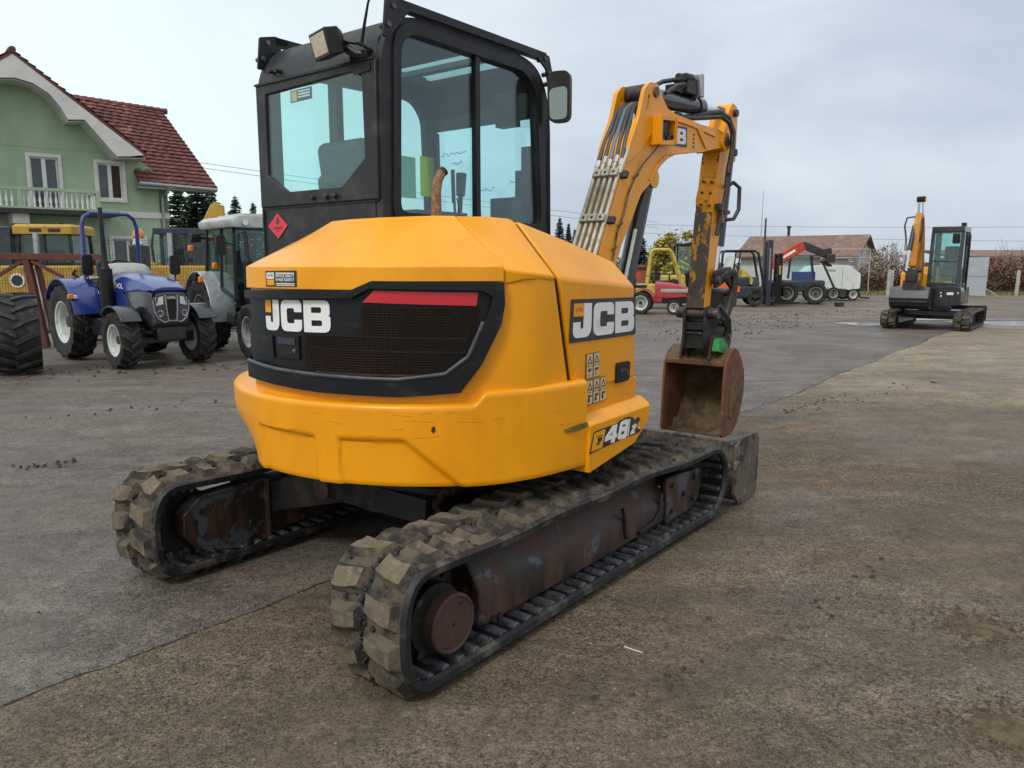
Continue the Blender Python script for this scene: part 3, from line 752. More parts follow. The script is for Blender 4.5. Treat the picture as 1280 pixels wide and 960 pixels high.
for x, z in ((-.078, 1.030), (-.020, 1.032), (-.076, .906), (-.018, .908), (.040, .910)):
    S2 = lambda u, v, d_, x=x, z=z: S1(x + u, z + v + .02 * u, d_ + .001)
    g = MB().m('black_decal'); g.plate([[(0, 0), (.054, 0), (.054, .117), (0, .117)]], S2, 0, .0015)
    g.m('cream_decal'); g.plate([[(.003, .003), (.051, .003), (.051, .056), (.003, .056)]], S2, .001, .0025); g.plate([[(.003, .059), (.051, .059), (.051, .114), (.003, .114)]], S2, .001, .0025)
    g.m('black_decal'); g.plate([[(.007, .068), (.047, .068), (.027, .108)], [(.015, .073), (.039, .073), (.027, .097)]], S2, .002, .0032)
    g.plate([rpoly([(.012, .034), (.022, .030), (.044, .040), (.040, .047), (.026, .043), (.020, .050)], .003)], S2, .002, .0032)
    g.plate([[(.012, .012), (.034, .012), (.034, .014), (.012, .014)]], S2, .002, .0032); g.plate([[(.012, .020), (.028, .020), (.028, .022), (.012, .022)]], S2, .002, .0032)
    if z < .95: g.plate([circ(.020, .022, .009, 10)], S2, .002, .0034)
    g.build('warning_label', None, sp_)
g = MB().m('black_paint'); g.plate([rpoly([(.185, .978), (.318, .981), (.326, 1.078), (.185, 1.080)], .02)], S1, -.004, .009)
g.m('soot'); g.plate([rpoly([(.205, 1.0), (.292, 1.002), (.296, 1.058), (.205, 1.060)], .01)], S1, .008, .0105)
g.m('pin_steel'); g.plate([rpoly([(.285, 1.012), (.300, 1.012), (.302, 1.035), (.285, 1.035)], .003)], S1, .0095, .013); g.m('dark_blue'); g.plate([[(.215, 1.03), (.28, 1.032), (.28, 1.05), (.215, 1.05)]], S1, .0095, .012)
g.build('side_lock', None, sp_, bevel=.002)
# model decal on the sill
def S4(u, v, d_):
    """decal pixels (crop 1280x960 of a 80x60 px patch) -> sill plane"""
    s = (725 + u / 16 - 728) / 68
    k = .00335 + .0009 * s
    yb = 566 - 25 * s
    return (-.132 + .485 * s + .02 * s * (1 - s), -1.0225 - d_, .690 + .026 * s + (yb - (510 + v / 16)) * k)
g = MB().m('black_decal')
g.plate([[(50, 885), (130, 405), (200, 385), (350, 350), (600, 300), (660, 240), (820, 185), (870, 190), (935, 205), (985, 265), (1060, 205), (1120, 240), (1060, 330), (1020, 415), (1080, 440), (1140, 410), (1110, 500), (950, 560), (800, 600), (270, 790)]], S4, -.002, .002)
g.build('model_decal', None, sl)
g = MB().m('orange_decal'); g.plate([[(78, 830), (140, 430), (345, 380), (285, 765)]], S4, .001, .0035)
g.m('black_decal'); g.plate([[(175, 500), (285, 490), (280, 505), (172, 516)]], S4, .003, .005); g.plate([[(190, 545), (275, 535), (270, 610), (235, 622), (225, 690), (165, 700), (168, 660), (200, 655)]], S4, .003, .005)
g.build('badge', None, sl)
g = MB().m('white_decal')
g.plate([[(500, 330), (585, 315), (560, 510), (585, 505), (575, 580), (548, 588), (530, 680), (455, 690), (470, 605), (335, 650), (345, 560)], [(500, 430), (487, 520), (425, 545)]], S4, .002, .0045)
g.plate([rpoly([(665, 270), (840, 225), (790, 610), (590, 640)], [60, 40, 60, 50]), rpoly([(700, 340), (770, 325), (765, 370), (690, 385)], 14), rpoly([(680, 475), (755, 460), (735, 530), (655, 545)], 16)], S4, .002, .0045)
g.plate([[(855, 235), (872, 230), (835, 570), (815, 578)]], S4, .002, .0045)
g.plate([[(925, 370), (1018, 335), (1012, 375), (945, 495), (990, 480), (980, 515), (885, 550), (892, 510), (965, 395), (918, 412)]], S4, .002, .0045)
g.plate([[(1090, 440), (1100, 400), (1112, 398), (1100, 440)]], S4, .002, .0045)
g.build('model_number', None, sl, smooth=0)

# ---- cab
cab = MB().m('cab_grey')
rp = [(-.42, 1.45), (-.42, 2.50), (-.385, 2.63), (-.30, 2.735), (-.18, 2.765), (.70, 2.765), (.86, 2.72), (.955, 2.58), (.985, 2.40), (1.005, 1.45)]
win = rpoly([(-.312, 1.815), (-.285, 2.68), (.72, 2.672), (.83, 2.56), (.885, 1.80)], [.05, .13, .16, .20, .06], 6)
win_o = rpoly([(-.362, 1.765), (-.335, 2.735), (.75, 2.725), (.875, 2.60), (.935, 1.75)], [.07, .17, .18, .22, .08], 6)
cab.m('cab_grey').plate([rpoly(rp, [.0, .08, .08, .1, .06, .1, .1, .1, .05, 0], 4), win], XZ, 0.0, .05)
cab.plate([rpoly(rp, [.0, .08, .08, .1, .06, .1, .1, .1, .05, 0], 4), rpoly([(-.30, 1.5), (-.30, 2.62), (.76, 2.64), (.86, 2.54), (.90, 1.5)], .08)], XZ, .95, 1.0)
# roof shell
rs = [(-.418, 2.515), (-.384, 2.632), (-.30, 2.732), (-.18, 2.76), (.30, 2.762)]
rf = lambda P_: [[(x, y, z) for x, z in P_] + [(x + .02, y, z - .035) for x, z in reversed(P_)] for y in (.045, .955)]
cab.m('cab_grey'); cab.loft(rf(rs))
cab.loft(rf([(.30, 2.762), (.36, 2.762)])); cab.loft(rf([(.78, 2.748), (.86, 2.715), (.95, 2.58), (.965, 2.50)]))
for y in (.04, .84): cab.box2((.34, y, 2.715), (.80, y + .12, 2.755))
cab.m('interior'); cab.box2((.5, .16, 2.715), (.56, .84, 2.745))
# floor tub, lower rear wall
cab.m('cab_grey'); cab.box2((-.41, .05, 1.2), (1.0, .95, 1.52))
cab.box2((-.425, .052, 1.45), (-.385, .948, 1.872))
cab.m('interior'); cab.box2((-.38, .05, 1.52), (1.0, .95, 1.60))
# front frame
for y in (.0, .93): cab.m('cab_grey').loft([[(1.0, y, 1.45), (.955, y, 1.45), (.955, y + .07, 1.45), (1.0, y + .07, 1.45)], [(.975, y, 2.45), (.93, y, 2.45), (.93, y + .07, 2.45), (.975, y + .07, 2.45)]])
cab.box2((.94, .05, 1.6), (.99, .95, 1.66)); cab.box2((.93, .05, 2.46), (.975, .95, 2.54)); 
cb = cab.build('cab_frame', None, dig, bevel=.008, smooth=35)
# raised dark surround of the side window, seal, divider
s = MB().m('black_paint'); s.plate([win_o, win], XZ, -.014, .004); s.build('window_surround', None, cb, bevel=.006, smooth=40)
s = MB().m('black_paint'); s.box2((.275, -.006, 1.80), (.312, .03, 2.685)); s.build('window_divider', None, cb, bevel=.004)
s = MB().m('cab_glass'); s.plate([[(x, z) for x, z in win]], XZ, .018, .024); s.build('side_window', None, cb, smooth=0)
s = MB().m('cab_glass_clean'); s.plate([rpoly([(-.31, 1.6), (-.31, 2.63), (.77, 2.65), (.87, 2.55), (.91, 1.6)], .05)], XZ, .97, .976); s.build('door_window', None, cb, smooth=0)
s = MB().m('cab_glass_clean'); s.plate([[(.06, 1.62), (.94, 1.62), (.94, 2.50), (.06, 2.50)]], lambda u, v, w_: (.985 - .03 * (v - 1.62) / .88 + w_, u, v), -.003, .003); s.build('windscreen', None, cb, smooth=0)
s = MB().m('cab_glass_clean'); s.box2((.35, .15, 2.735), (.79, .85, 2.741)); s.build('roof_window', None, cb, smooth=0)
# rear window: tinted pane with black border
RW = lambda u, v, w_: (-.425 - w_, u, v)
s = MB().m('cab_grey')
gl = [(.905, 2.478), (.045, 2.500), (.070, 2.042), (.262, 1.930), (.756, 1.936), (.935, 2.036)]
gl = [(.90, 2.470), (.115, 2.490), (.105, 2.075), (.29, 1.945), (.74, 1.945), (.91, 2.045)]
s.plate([[(.985, 2.525), (.015, 2.525), (.015, 1.872), (.985, 1.872)], gl], RW, -.02, .012); s.build('rear_window_frame', None, cb, bevel=.005)
s = MB().m('cab_glass'); s.plate([[(.95, 2.50), (.05, 2.50), (.05, 1.90), (.95, 1.90)]], RW, -.006, 0); s.build('rear_window', None, cb, smooth=0)
s = MB().m('black_paint'); s.plate([[(.985, 2.533), (.02, 2.533), (.02, 2.522), (.985, 2.522)]], RW, .0, .02); s.plate([rpoly([(.165, 2.468), (.045, 2.472), (.045, 2.515), (.19, 2.515)], .01)], RW, .008, .02); s.build('rear_trim', None, cb)
for y in (.40, .51, .33): s = MB().m('dark_steel'); s.tube([RW(y, 1.895, .01), RW(y, 1.905, .03), RW(y - .02, 1.90, .03)], .010, 8); s.build('hook', None, cb)
for y, z in ((.86, 2.59), (.80, 2.585)): s = MB().m('dark_steel'); s.cyl(RW(y, z, -.04), RW(y, z, .012), .012, 10); s.build('bolt', None, cb)
s = MB().m('black_paint'); s.plate([[(.955, 1.868), (.03, 1.868), (.03, 1.862), (.955, 1.862)]], RW, .0, .006); s.build('rear_wall_trim', None, cb); s = MB().m('black_paint'); s.plate([[(.972, 1.5), (.985, 1.5), (.985, 1.86), (.972, 1.86)]], RW, .0, .006); s.build('rear_wall_trim', None, cb)
s = MB().m('red_decal'); s.plate([[(.847, 1.838), (.758, 1.768), (.847, 1.697), (.936, 1.768)]], RW, .0025, .005)
s.m('black_decal'); s.plate([rpoly([(.86, 1.783), (.847, 1.772), (.830, 1.786), (.846, 1.82)], .006), circ(.846, 1.783, .005, 8)], RW, .004, .006)
s.text('FLAMMABLE', lambda u, v, d_: RW(.847 - u, 1.757 + v, .0062), .085, .010, bold=.01); s.text('GAS', lambda u, v, d_: RW(.847 - u, 1.742 + v, .0062), .032, .009, bold=.01); s.text('2', lambda u, v, d_: RW(.847 - u, 1.716 + v, .0062), .007, .011)
s.build('hazard_label', None, cb)
s = MB().m('black_decal'); s.plate([[(.70, 2.405), (.52, 2.407), (.52, 2.468), (.70, 2.466)]], RW, -.0085, -.0065); s.m('cream_decal'); s.plate([[(.69, 2.41), (.645, 2.41), (.645, 2.462), (.69, 2.462)]], RW, -.007, -.0055); s.m('white_decal')
for z in (2.452, 2.438, 2.424): s.plate([[(.635, z), (.535, z), (.535, z + .007), (.635, z + .007)]], RW, -.007, -.0055)
s.build('window_sticker', None, cb)
# roof guard rails with bolted end brackets
for y0, y1 in ((-.03, .025), (.975, 1.03)):
    s = MB().m('black_paint'); s.box2((-.30, y0, 2.772), (.90, y1, 2.812))
    s.plate([rpoly([(-.42, 2.62), (-.385, 2.62), (-.25, 2.765), (-.20, 2.80), (-.30, 2.815), (-.40, 2.79)], .01)], XZ, y0, y0 + .012)
    s.plate([rpoly([(.80, 2.81), (.93, 2.80), (.96, 2.72), (.965, 2.62), (.93, 2.62), (.90, 2.72), (.82, 2.765)], .01)], XZ, y0, y0 + .012)
    s.m('pin_steel')
    for x, z in ((-.35, 2.77), (-.385, 2.68), (.885, 2.775), (.935, 2.70), (.945, 2.645)): s.cyl((x, y0 - .008, z), (x, y1, z), .014, 8)
    s.build('roof_rail', None, cb, bevel=.004)
# work lamp, aerial
s = MB().m('black_paint'); 
lm = Matrix.Rotation(R(-14), 3, 'Z') @ Matrix.Rotation(R(-16), 3, 'Y')
lp = lambda x, y, z: Vector((-.53, .235, 2.605)) + lm @ Vector((x, y, z))
def LB(x0, x1, hy0, hz0, hy1, hz1):
    return [[lp(x0, hy0 * a, hz0 * c_) for a, c_ in ((-1, -1), (1, -1), (1, 1), (-1, 1))], [lp(x1, hy1 * a, hz1 * c_) for a, c_ in ((-1, -1), (1, -1), (1, 1), (-1, 1))]]
s.loft(LB(-.05, .02, .088, .062, .085, .060) + LB(.02, .06, .085, .060, .05, .04)[1:])
s.tube([lp(.05, 0, 0), (-.44, .14, 2.56), (-.42, .10, 2.55)], .025, 8); s.box((-.42, .13, 2.555), (.05, .12, .04)); s.tube([lp(.05, -.03, 0), (-.45, .10, 2.60), (-.40, .07, 2.57)], .010, 6)
wl = s.build('work_lamp', None, dig, bevel=.012)
s = MB().m('lamp_lens'); s.loft(LB(-.054, -.047, .072, .048, .072, .048)); s.build('lens', None, wl, bevel=.004)
s = MB().m('black_paint'); s.tube([(-.42, .13, 2.60), (-.415, .118, 2.66), (-.43, .06, 2.78), (-.45, -.10, 3.0)], [.012, .009, .006, .004], 6); s.build('aerial', None, dig)
# mirror on its arm at the front right
s = MB().m('black_paint'); s.tube([(.95, -.01, 2.62), (.95, -.05, 2.60), (.93, -.085, 2.60)], .012, 8)
MR = lambda u, v, w_: (.915 - w_ * .95 - .30 * u, -.115 + u * .95 - w_ * .30, v)
s.plate([rpoly([(-.068, 2.405), (.068, 2.405), (.075, 2.70), (-.068, 2.70)], [.05, .05, .05, .05], 5)], lambda u, v, w_: MR(u, v, w_), -.04, .012)
mi = s.build('mirror', None, dig, bevel=.01)
s = MB().m('mirror_glass'); s.plate([rpoly([(-.054, 2.42), (.054, 2.42), (.060, 2.60), (-.054, 2.61)], .035, 5)], MR, .012, .015); s.build('mirror_glass', None, mi)
# exhaust
s = MB().m('rust_exhaust'); s.tube([(-.41, -.34, 1.62), (-.405, -.34, 1.85), (-.40, -.34, 1.90), (-.392, -.342, 1.94), (-.378, -.346, 1.968), (-.360, -.351, 1.985)], [.023, .0225, .022, .022, .022, .022], 16)
s.m('soot'); s.tube([(-.372, -.3475, 1.974), (-.358, -.3515, 1.9865)], [.0225, .0225], 14)
s.build('exhaust_pipe', None, dig)
s = MB().m('hose'); s.tube([(-.33, -.42, 1.72), (-.335, -.415, 1.83), (-.34, -.41, 1.86)], .003, 6); s.build('wire_stub', None, dig)
# seat and controls
s = MB().m('seat_fabric'); s.box((-.10, .56, 1.80), (.12, .50, .55), rot=Matrix.Rotation(R(-10), 3, 'Y')); s.box((-.17, .56, 2.10), (.10, .40, .26), rot=Matrix.Rotation(R(-8), 3, 'Y')); s.box((.16, .56, 1.70), (.48, .48, .12))
s.build('operator_seat', None, dig, bevel=.05, bseg=4)
s = MB().m('interior')
for y in (.2, .86): s.box((.16, y, 1.78), (.42, .11, .14)); s.tube([(.36, y, 1.82), (.37, y, 1.95)], .015, 8); s.tube([(.37, y, 1.95), (.38, y, 2.08)], [.026, .032], 10)
s.tube([(.84, .3, 1.6), (.83, .3, 1.9)], .014); s.tube([(.84, .45, 1.6), (.83, .45, 1.9)], .014)
s.box((.88, .09, 2.0), (.06, .07, .55)); s.box((.85, .10, 2.02), (.07, .09, .22)); s.box((.80, .16, 1.78), (.20, .18, .36))
s.tube([(.78, .08, 1.72), (.74, .08, 1.76), (.74, .08, 1.92), (.79, .08, 1.96)], .014, 8)
s.build('controls', None, dig, bevel=.012)
s = MB().m('black_paint'); s.box((.84, .22, 2.50), (.08, .14, .20)); s.tube([(.88, .2, 2.6), (.84, .22, 2.55)], .012)
s.box((.05, .90, 2.20), (.05, .08, .9)); s.build('cab_fittings', None, cb, bevel=.02)
s = MB().m('hiviz'); s.box2((.80, .945, 2.02), (.945, .949, 2.285)); s.build('yellow_sheet', None, cb)
s = MB().m('paper'); s.box2((.585, .952, 2.0), (.76, .956, 2.27)); s.build('paper_sheet', None, cb)
s = MB().m('interior'); s.tube([(.985, .78, 1.66), (.975, .80, 2.02)], .010, 6); s.tube([(.972, .80, 1.98), (.965, .80, 2.2)], .014, 6); s.build('wiper', None, cb)
# grease-pencil scribbles on the windscreen
s = MB().m('dark_blue'); q = random.Random(4)
for row, (y0, y1, z) in enumerate(((.90, .66, 2.30), (.80, .70, 2.24), (.55, .42, 2.05), (.30, .22, 2.08), (.30, .20, 1.98))):
    pts = []; y = y0
    while y > y1:
        pts.append((.958, y, z + q.uniform(-.014, .014))); y -= q.uniform(.008, .018)
    s.tube(pts, .0022, 4)
s.build('glass_writing', None, cb)

# ---- boom
BY0, BY1 = -.205, .005
bo_ = MB().m('yellow')
bout = [(1.18, 1.42), (1.27, 1.66), (1.52, 2.14), (1.60, 2.37), (1.70, 2.53), (1.82, 2.60), (1.97, 2.635), (2.11, 2.645), (2.46, 2.64), (2.72, 2.63), (3.04, 2.64), (3.18, 2.625), (3.235, 2.56), (3.20, 2.51), (3.05, 2.49), (2.71, 2.42), (2.33, 2.37), (2.18, 2.32), (2.05, 2.245), (1.97, 2.15), (1.90, 2.11), (1.79, 2.04), (1.66, 1.85), (1.54, 1.69), (1.40, 1.42)]
bo_.plate([rpoly(bout, .03, 3)], XZ, BY0, BY1)
boom = bo_.build('boom', None, dig, bevel=.006, smooth=30)
e = MB().m('yellow')
ear = rpoly([(1.55, 2.22), (1.60, 2.36), (1.71, 2.54), (1.78, 2.735), (1.85, 2.79), (1.965, 2.795), (2.05, 2.71), (2.12, 2.655), (2.25, 2.64), (2.25, 2.55), (1.95, 2.50), (1.70, 2.30)], .02)
for y in (-.222, -.008): e.plate([ear, rpoly([(1.80, 2.60), (1.83, 2.60), (1.86, 2.70), (1.83, 2.71)], .012)], XZ, y, y + .03)
e.build('boom_ear', None, boom, bevel=.005)
# welded flange strip along the knee, front nose gusset
e = MB().m('yellow')
e.tube([(1.62, BY0 - .004, 2.34), (1.74, BY0 - .004, 2.50), (1.88, BY0 - .004, 2.575), (2.1, BY0 - .004, 2.60), (2.5, BY0 - .004, 2.598), (2.98, BY0 - .004, 2.575)], .010, 6)
e.tube([(1.90, BY0 - .004, 2.14), (2.02, BY0 - .004, 2.27), (2.16, BY0 - .004, 2.345), (2.5, BY0 - .004, 2.40)], .009, 6)
e.plate([rpoly([(2.62, 2.60), (2.72, 2.60), (2.86, 2.47), (2.80, 2.46)], .01)], XZ, BY0 - .012, BY0)
e.lathe([(.01, BY0 - .02), (.075, BY0 - .02), (.075, BY1 + .02), (.01, BY1 + .02)], (3.165, 0, 2.555), 'y', 20)
e.build('boom_rib', None, boom, bevel=.003)
e = MB().m('pin_steel')
e.cyl((3.165, -.235, 2.555), (3.165, .035, 2.555), .04, 14); e.build('boom_pin', None, boom); e = MB().m('pin_steel'); e.cyl((1.93, -.235, 2.735), (1.93, .035, 2.735), .035, 14)
e.m('dark_steel'); e.cyl((1.93, -.19, 2.735), (1.93, -.01, 2.735), .065, 18); e.build('boom_pin', None, boom)
e = MB().m('yellow')
bx0, bx1, bz0, bz1 = 1.895, 2.125, 2.375, 2.575
LBX = lambda u, v, w_: (u, BY0 - .002 - w_, v - .02 * (u - bx0))
e.plate([rpoly([(bx0, bz0), (bx1, bz0 + .03), (bx1, bz1 + .02), (bx0, bz1)], .01), rpoly([(bx0 + .025, bz0 + .03), (bx1 - .02, bz0 + .06), (bx1 - .02, bz1 - .01), (bx0 + .025, bz1 - .03)], .008)], LBX, 0, .085)
e.plate([[(bx1 - .005, bz0 + .03), (bx1 + .06, bz0 + .05), (bx1 + .06, bz1), (bx1 - .005, bz1 + .02)]], lambda u, v, w_: (u, BY0 - .085 - w_ + (u - bx1) * 1.1, v), 0, .006)
lb = e.build('lamp_guard', None, boom, bevel=.004)
e = MB().m('black_paint'); e.plate([rpoly([(bx0 + .045, bz0 + .05), (bx1 - .045, bz0 + .075), (bx1 - .045, bz1 - .02), (bx0 + .045, bz1 - .04)], .02)], LBX, .0, .055); e.m('hose'); e.tube([LBX(2.02, 2.43, .06), LBX(2.06, 2.47, .08), LBX(2.08, 2.44, .08)], .012); e.build('boom_lamp', None, lb, bevel=.01)
e = MB().m('hose'); e.tube([(2.02, -.27, 2.47), (1.92, -.25, 2.36), (1.78, -.222, 2.24), (1.68, -.215, 2.14), (1.60, -.213, 2.03), (1.55, -.213, 1.90), (1.46, -.213, 1.76), (1.42, -.213, 1.6), (1.33, -.213, 1.48)], .006, 6)
for x, z in ((1.69, 2.15), (1.49, 1.82), (1.42, 1.66)): e.tube([(x - .03, -.215, z - .012), (x, -.228, z), (x + .03, -.22, z + .015)], .005, 5)
e.build('lamp_cable', None, boom)
e = MB().m('black_decal'); BD = lambda u, v, w_: (2.02 + .45 * u, BY0 - .0025 - w_, 2.405 + .145 * v + .025 * u); e.plate([[(0, 0), (1, 0), (1, 1), (0, 1)]], BD, 0, .002); e.m('white_decal'); jcb_letters(e, lambda u, v, d_: BD(.05 + .9 * u, .12 + .76 * v, .002 + d_)); e.build('name_decal', None, boom, smooth=0)
e = MB().m('black_decal')
for k in range(4): e.plate([[(2.585, 2.44 + .03 * k), (2.605, 2.441 + .03 * k), (2.605, 2.458 + .03 * k), (2.585, 2.457 + .03 * k)]], XZ, BY0 - .0035, BY0 - .001)
e.build('warning_label', None, boom)
# pipes and hoses up the rear of the boom
ux, uz = .46, .888; nx, nz = -.888, .46
def bp_(t_, n, y): return (1.18 + ux * t_ + nx * n, y, 1.42 + uz * t_ + nz * n)
for i, y in enumerate((-.185, -.140, -.095, -.05, -.005)):
    e = MB().m('pipe'); e.tube([bp_(-.1, .05, y), bp_(.4, .045, y), bp_(.86 + .03 * (i % 2), .045, y)], .0165, 8)
    e.m('alu'); t1 = .86 + .03 * (i % 2); e.tube([bp_(t1, .045, y), bp_(t1 + .05, .045, y)], .021, 6)
    e.build('steel_pipe', None, boom)
    e = MB().m('hose' if i not in (1, 3) else 'hose'); 
    if i == 2: e.m('hose_blue')
    e.tube([bp_(t1 + .05, .045, y), bp_(1.05, .055, y * .9 - .01), (1.66, y * .8 - .02, 2.46), (1.74, y * .7 - .03, 2.60), (1.83, y * .6 - .04, 2.655), (1.95, y * .6 - .04, 2.665), (2.15, y * .6 - .04, 2.66)], .018, 8)
    e.build('hydraulic_hose', None, boom)
e = MB().m('pipe'); e.tube([bp_(.8, .05, -.20), bp_(.95, .05, -.212), (1.66, -.19, 2.42), (1.72, -.17, 2.56)], .014, 8); e.build('steel_pipe', None, boom)
for t_ in (.46, .80):
    e = MB().m('pipe')
    for k in range(3): e.box(bp_(t_, .048, -.165 + .065 * k), (.055, .060, .062), rot=Matrix.Rotation(R(-62.6), 3, 'Y'))
    e.m('dark_steel')
    for k in range(3): e.cyl(bp_(t_, .07, -.165 + .065 * k), bp_(t_, .082, -.165 + .065 * k), .012, 8)
    e.box(bp_(t_, .03, -.225), (.05, .05, .03), rot=Matrix.Rotation(R(-62.6), 3, 'Y'))
    e.build('pipe_clamp', None, boom, bevel=.004)
# boom lift cylinder (front of the boom)
e = MB().m('black_gloss'); e.cyl((2.04, -.10, 2.14), (1.66, -.10, 1.10), .062, 18); e.m('chrome'); e.cyl((1.66, -.1, 1.1), (1.52, -.1, .72), .03, 12); e.m('white_paint'); e.tube([(1.77, -.18, 1.80), (1.62, -.18, 1.40)], .012, 6)
e.m('yellow'); e.lathe([(.02, -.17), (.07, -.17), (.07, -.03), (.02, -.03)], (2.05, 0, 2.17), 'y', 16); e.build('boom_cylinder', None, dig)
# dipper cylinder on top
e = MB().m('black_gloss'); e.cyl((1.93, -.10, 2.735), (2.88, -.10, 2.795), .064, 20); e.cyl((2.80, -.1, 2.79), (2.90, -.1, 2.796), .075, 18)
dc = e.build('dipper_cylinder', None, dig, bevel=.004)
e = MB().m('chrome'); e.cyl((2.88, -.10, 2.795), (3.34, -.10, 2.825), .030, 14); e.m('pin_steel'); e.cyl((3.28, -.1, 2.82), (3.40, -.1, 2.828), .045, 12); e.build('cylinder_rod', None, dc)
e = MB().m('alu'); e.box((2.72, -.13, 2.92), (.07, .15, .17), rot=Matrix.Rotation(R(-4), 3, 'Y')); e.m('dark_steel'); e.box((2.60, -.12, 2.90), (.16, .12, .12)); e.cyl((2.5, -.16, 2.95), (2.62, -.16, 2.96), .03); e.cyl((2.55, -.08, 2.97), (2.66, -.08, 2.985), .028); e.box((2.45, -.1, 2.86), (.1, .1, .06))
e.build('valve_block', None, dc, bevel=.006)
e = MB().m('hose'); e.tube([(2.05, -.05, 2.70), (2.2, -.05, 2.84), (2.34, -.06, 2.90), (2.46, -.09, 2.93), (2.55, -.12, 2.93)], .017, 8); e.tube([(2.2, -.16, 2.78), (2.35, -.17, 2.86), (2.5, -.16, 2.9)], .014, 8); e.build('valve_hose', None, dc)
e = MB().m('hose'); e.tube([(2.1, -.06, 2.665), (2.3, -.06, 2.675), (2.55, -.08, 2.67), (2.75, -.12, 2.70), (2.92, -.16, 2.745), (3.06, -.20, 2.775), (3.18, -.23, 2.74), (3.25, -.245, 2.64), (3.25, -.245, 2.48), (3.22, -.235, 2.34), (3.20, -.23, 2.2)], .024, 10)
e.tube([(2.15, -.1, 2.67), (2.5, -.12, 2.665), (2.7, -.15, 2.68), (2.9, -.19, 2.71), (3.05, -.225, 2.735), (3.15, -.25, 2.70), (3.21, -.262, 2.62), (3.21, -.26, 2.45), (3.18, -.25, 2.30)], .018, 8)
e.m('dark_steel'); e.box((2.2, -.06, 2.675), (.12, .08, .05)); e.box((2.52, -.08, 2.675), (.1, .08, .05)); e.build('dipper_hose', None, boom)
# ---- dipper
e = MB().m('yellow')
do = [(2.955, 1.20), (3.0, 1.5), (3.05, 1.9), (3.075, 2.02), (3.065, 2.10), (3.11, 2.20), (3.13, 2.32), (3.16, 2.46), (3.22, 2.62), (3.32, 2.84), (3.385, 2.90), (3.47, 2.885), (3.50, 2.83), (3.49, 2.43), (3.37, 2.40), (3.33, 2.16), (3.24, 1.88), (3.12, 1.47), (3.075, 1.20)]
e.plate([rpoly(do, .015, 3)], XZ, -.178, -.022)
dip = e.build('dipper', None, dig, bevel=.006, smooth=30)
e = MB().m('yellow_worn'); e.loft([[(x - .004, y, z) for y in (-.176, -.024)] + [(x - .001, y, z) for y in (-.024, -.176)] for x, z in ((3.0, 1.5), (3.05, 1.9), (3.073, 2.02), (3.064, 2.10), (3.109, 2.20), (3.129, 2.32), (3.157, 2.45))]); e.build('worn_face', None, dip)
e = MB().m('worn_steel'); e.loft([[(x - .0055, y, z) for y in (-.177, -.023)] + [(x - .002, y, z) for y in (-.023, -.177)] for x, z in ((2.957, 1.21), (3.0, 1.5), (3.05, 1.9), (3.068, 1.99))]); e.build('scraped_face', None, dip)
e = MB().m('dark_steel')
for x, z in ((3.10, 2.24), (3.085, 2.15), (3.07, 2.05)): e.cyl((x - .02, -.07, z), (x + .02, -.07, z), .010, 8); e.cyl((x - .02, -.145, z - .01), (x + .02, -.145, z - .01), .010, 8)
e.cyl((3.42, -.21, 2.82), (3.42, .01, 2.82), .03); e.cyl((3.44, -.205, 2.50), (3.44, .005, 2.50), .03); e.build('dipper_pin', None, dip)
e = MB().m('hose'); e.tube([(3.20, -.235, 2.2), (3.17, -.225, 2.05), (3.14, -.21, 1.92), (3.10, -.205, 1.80)], .02, 8)
e.tube([(3.26, -.19, 2.20), (3.32, -.24, 2.24), (3.38, -.27, 2.20), (3.38, -.27, 2.02), (3.33, -.25, 1.94), (3.26, -.2, 1.93)], .017, 8)
e.m('rust_exhaust'); e.box((3.16, -.21, 1.98), (.05, .05, .16)); e.m('dark_steel'); e.box((3.12, -.21, 2.03), (.08, .04, .05)); e.box((3.20, -.23, 1.99), (.12, .03, .03))
e.build('hose_fitting', None, dip)
e = MB().m('black_gloss'); e.cyl((3.50, -.10, 2.46), (3.37, -.10, 1.72), .055, 16); e.m('chrome'); e.cyl((3.37, -.1, 1.72), (3.31, -.1, 1.44), .028, 12); e.build('bucket_cylinder', None, dig)
# ---- bucket linkage and quick hitch
e = MB().m('dark_steel')
for y in (-.235, .01):
    e.plate([rpoly([(3.02, 1.50), (3.06, 1.36), (3.28, 1.42), (3.42, 1.34), (3.46, 1.18), (3.52, 1.22), (3.50, 1.40), (3.36, 1.54), (3.2, 1.53)], .03)], XZ, y, y + .025)
e.plate([rpoly([(3.40, 1.34), (3.50, 1.32), (3.44, .92), (3.34, .90)], .04)], XZ, -.16, -.04)
e.build('bucket_link', None, dig, bevel=.006)
e = MB().m('pin_steel')
for x, z, r_, y0, y1 in ((3.01, 1.155, .045, -.29, .08), (3.10, 1.43, .035, -.25, .05), (3.44, 1.32, .035, -.25, .05), (3.40, .95, .035, -.24, .04), (3.08, .88, .03, -.24, .04)): e.cyl((x, y0, z), (x, y1, z), r_, 14)
e.build('link_pin', None, dig)
e = MB().m('hose')
for k in range(4): 
    e.tube([(3.14 + .02 * k, -.22 - .012 * k, 1.44), (3.2 + .02 * k, -.27 - .012 * k, 1.50), (3.29 + .02 * k, -.28, 1.47), (3.32 + .02 * k, -.275, 1.36), (3.28 + .015 * k, -.265, 1.22), (3.22, -.26, 1.10 - .02 * k), (3.12, -.25, 1.06)], .018, 8)
    e.tube([(3.02, -.24 - .015 * k, 1.16 + .02 * k), (3.10 + .02 * k, -.29 - .01 * k, 1.10), (3.20 + .02 * k, -.285, 1.03 - .015 * k), (3.22, -.26, .96)], .018, 8)
e.build('hitch_hose', None, dig)
e = MB().m('dark_steel')
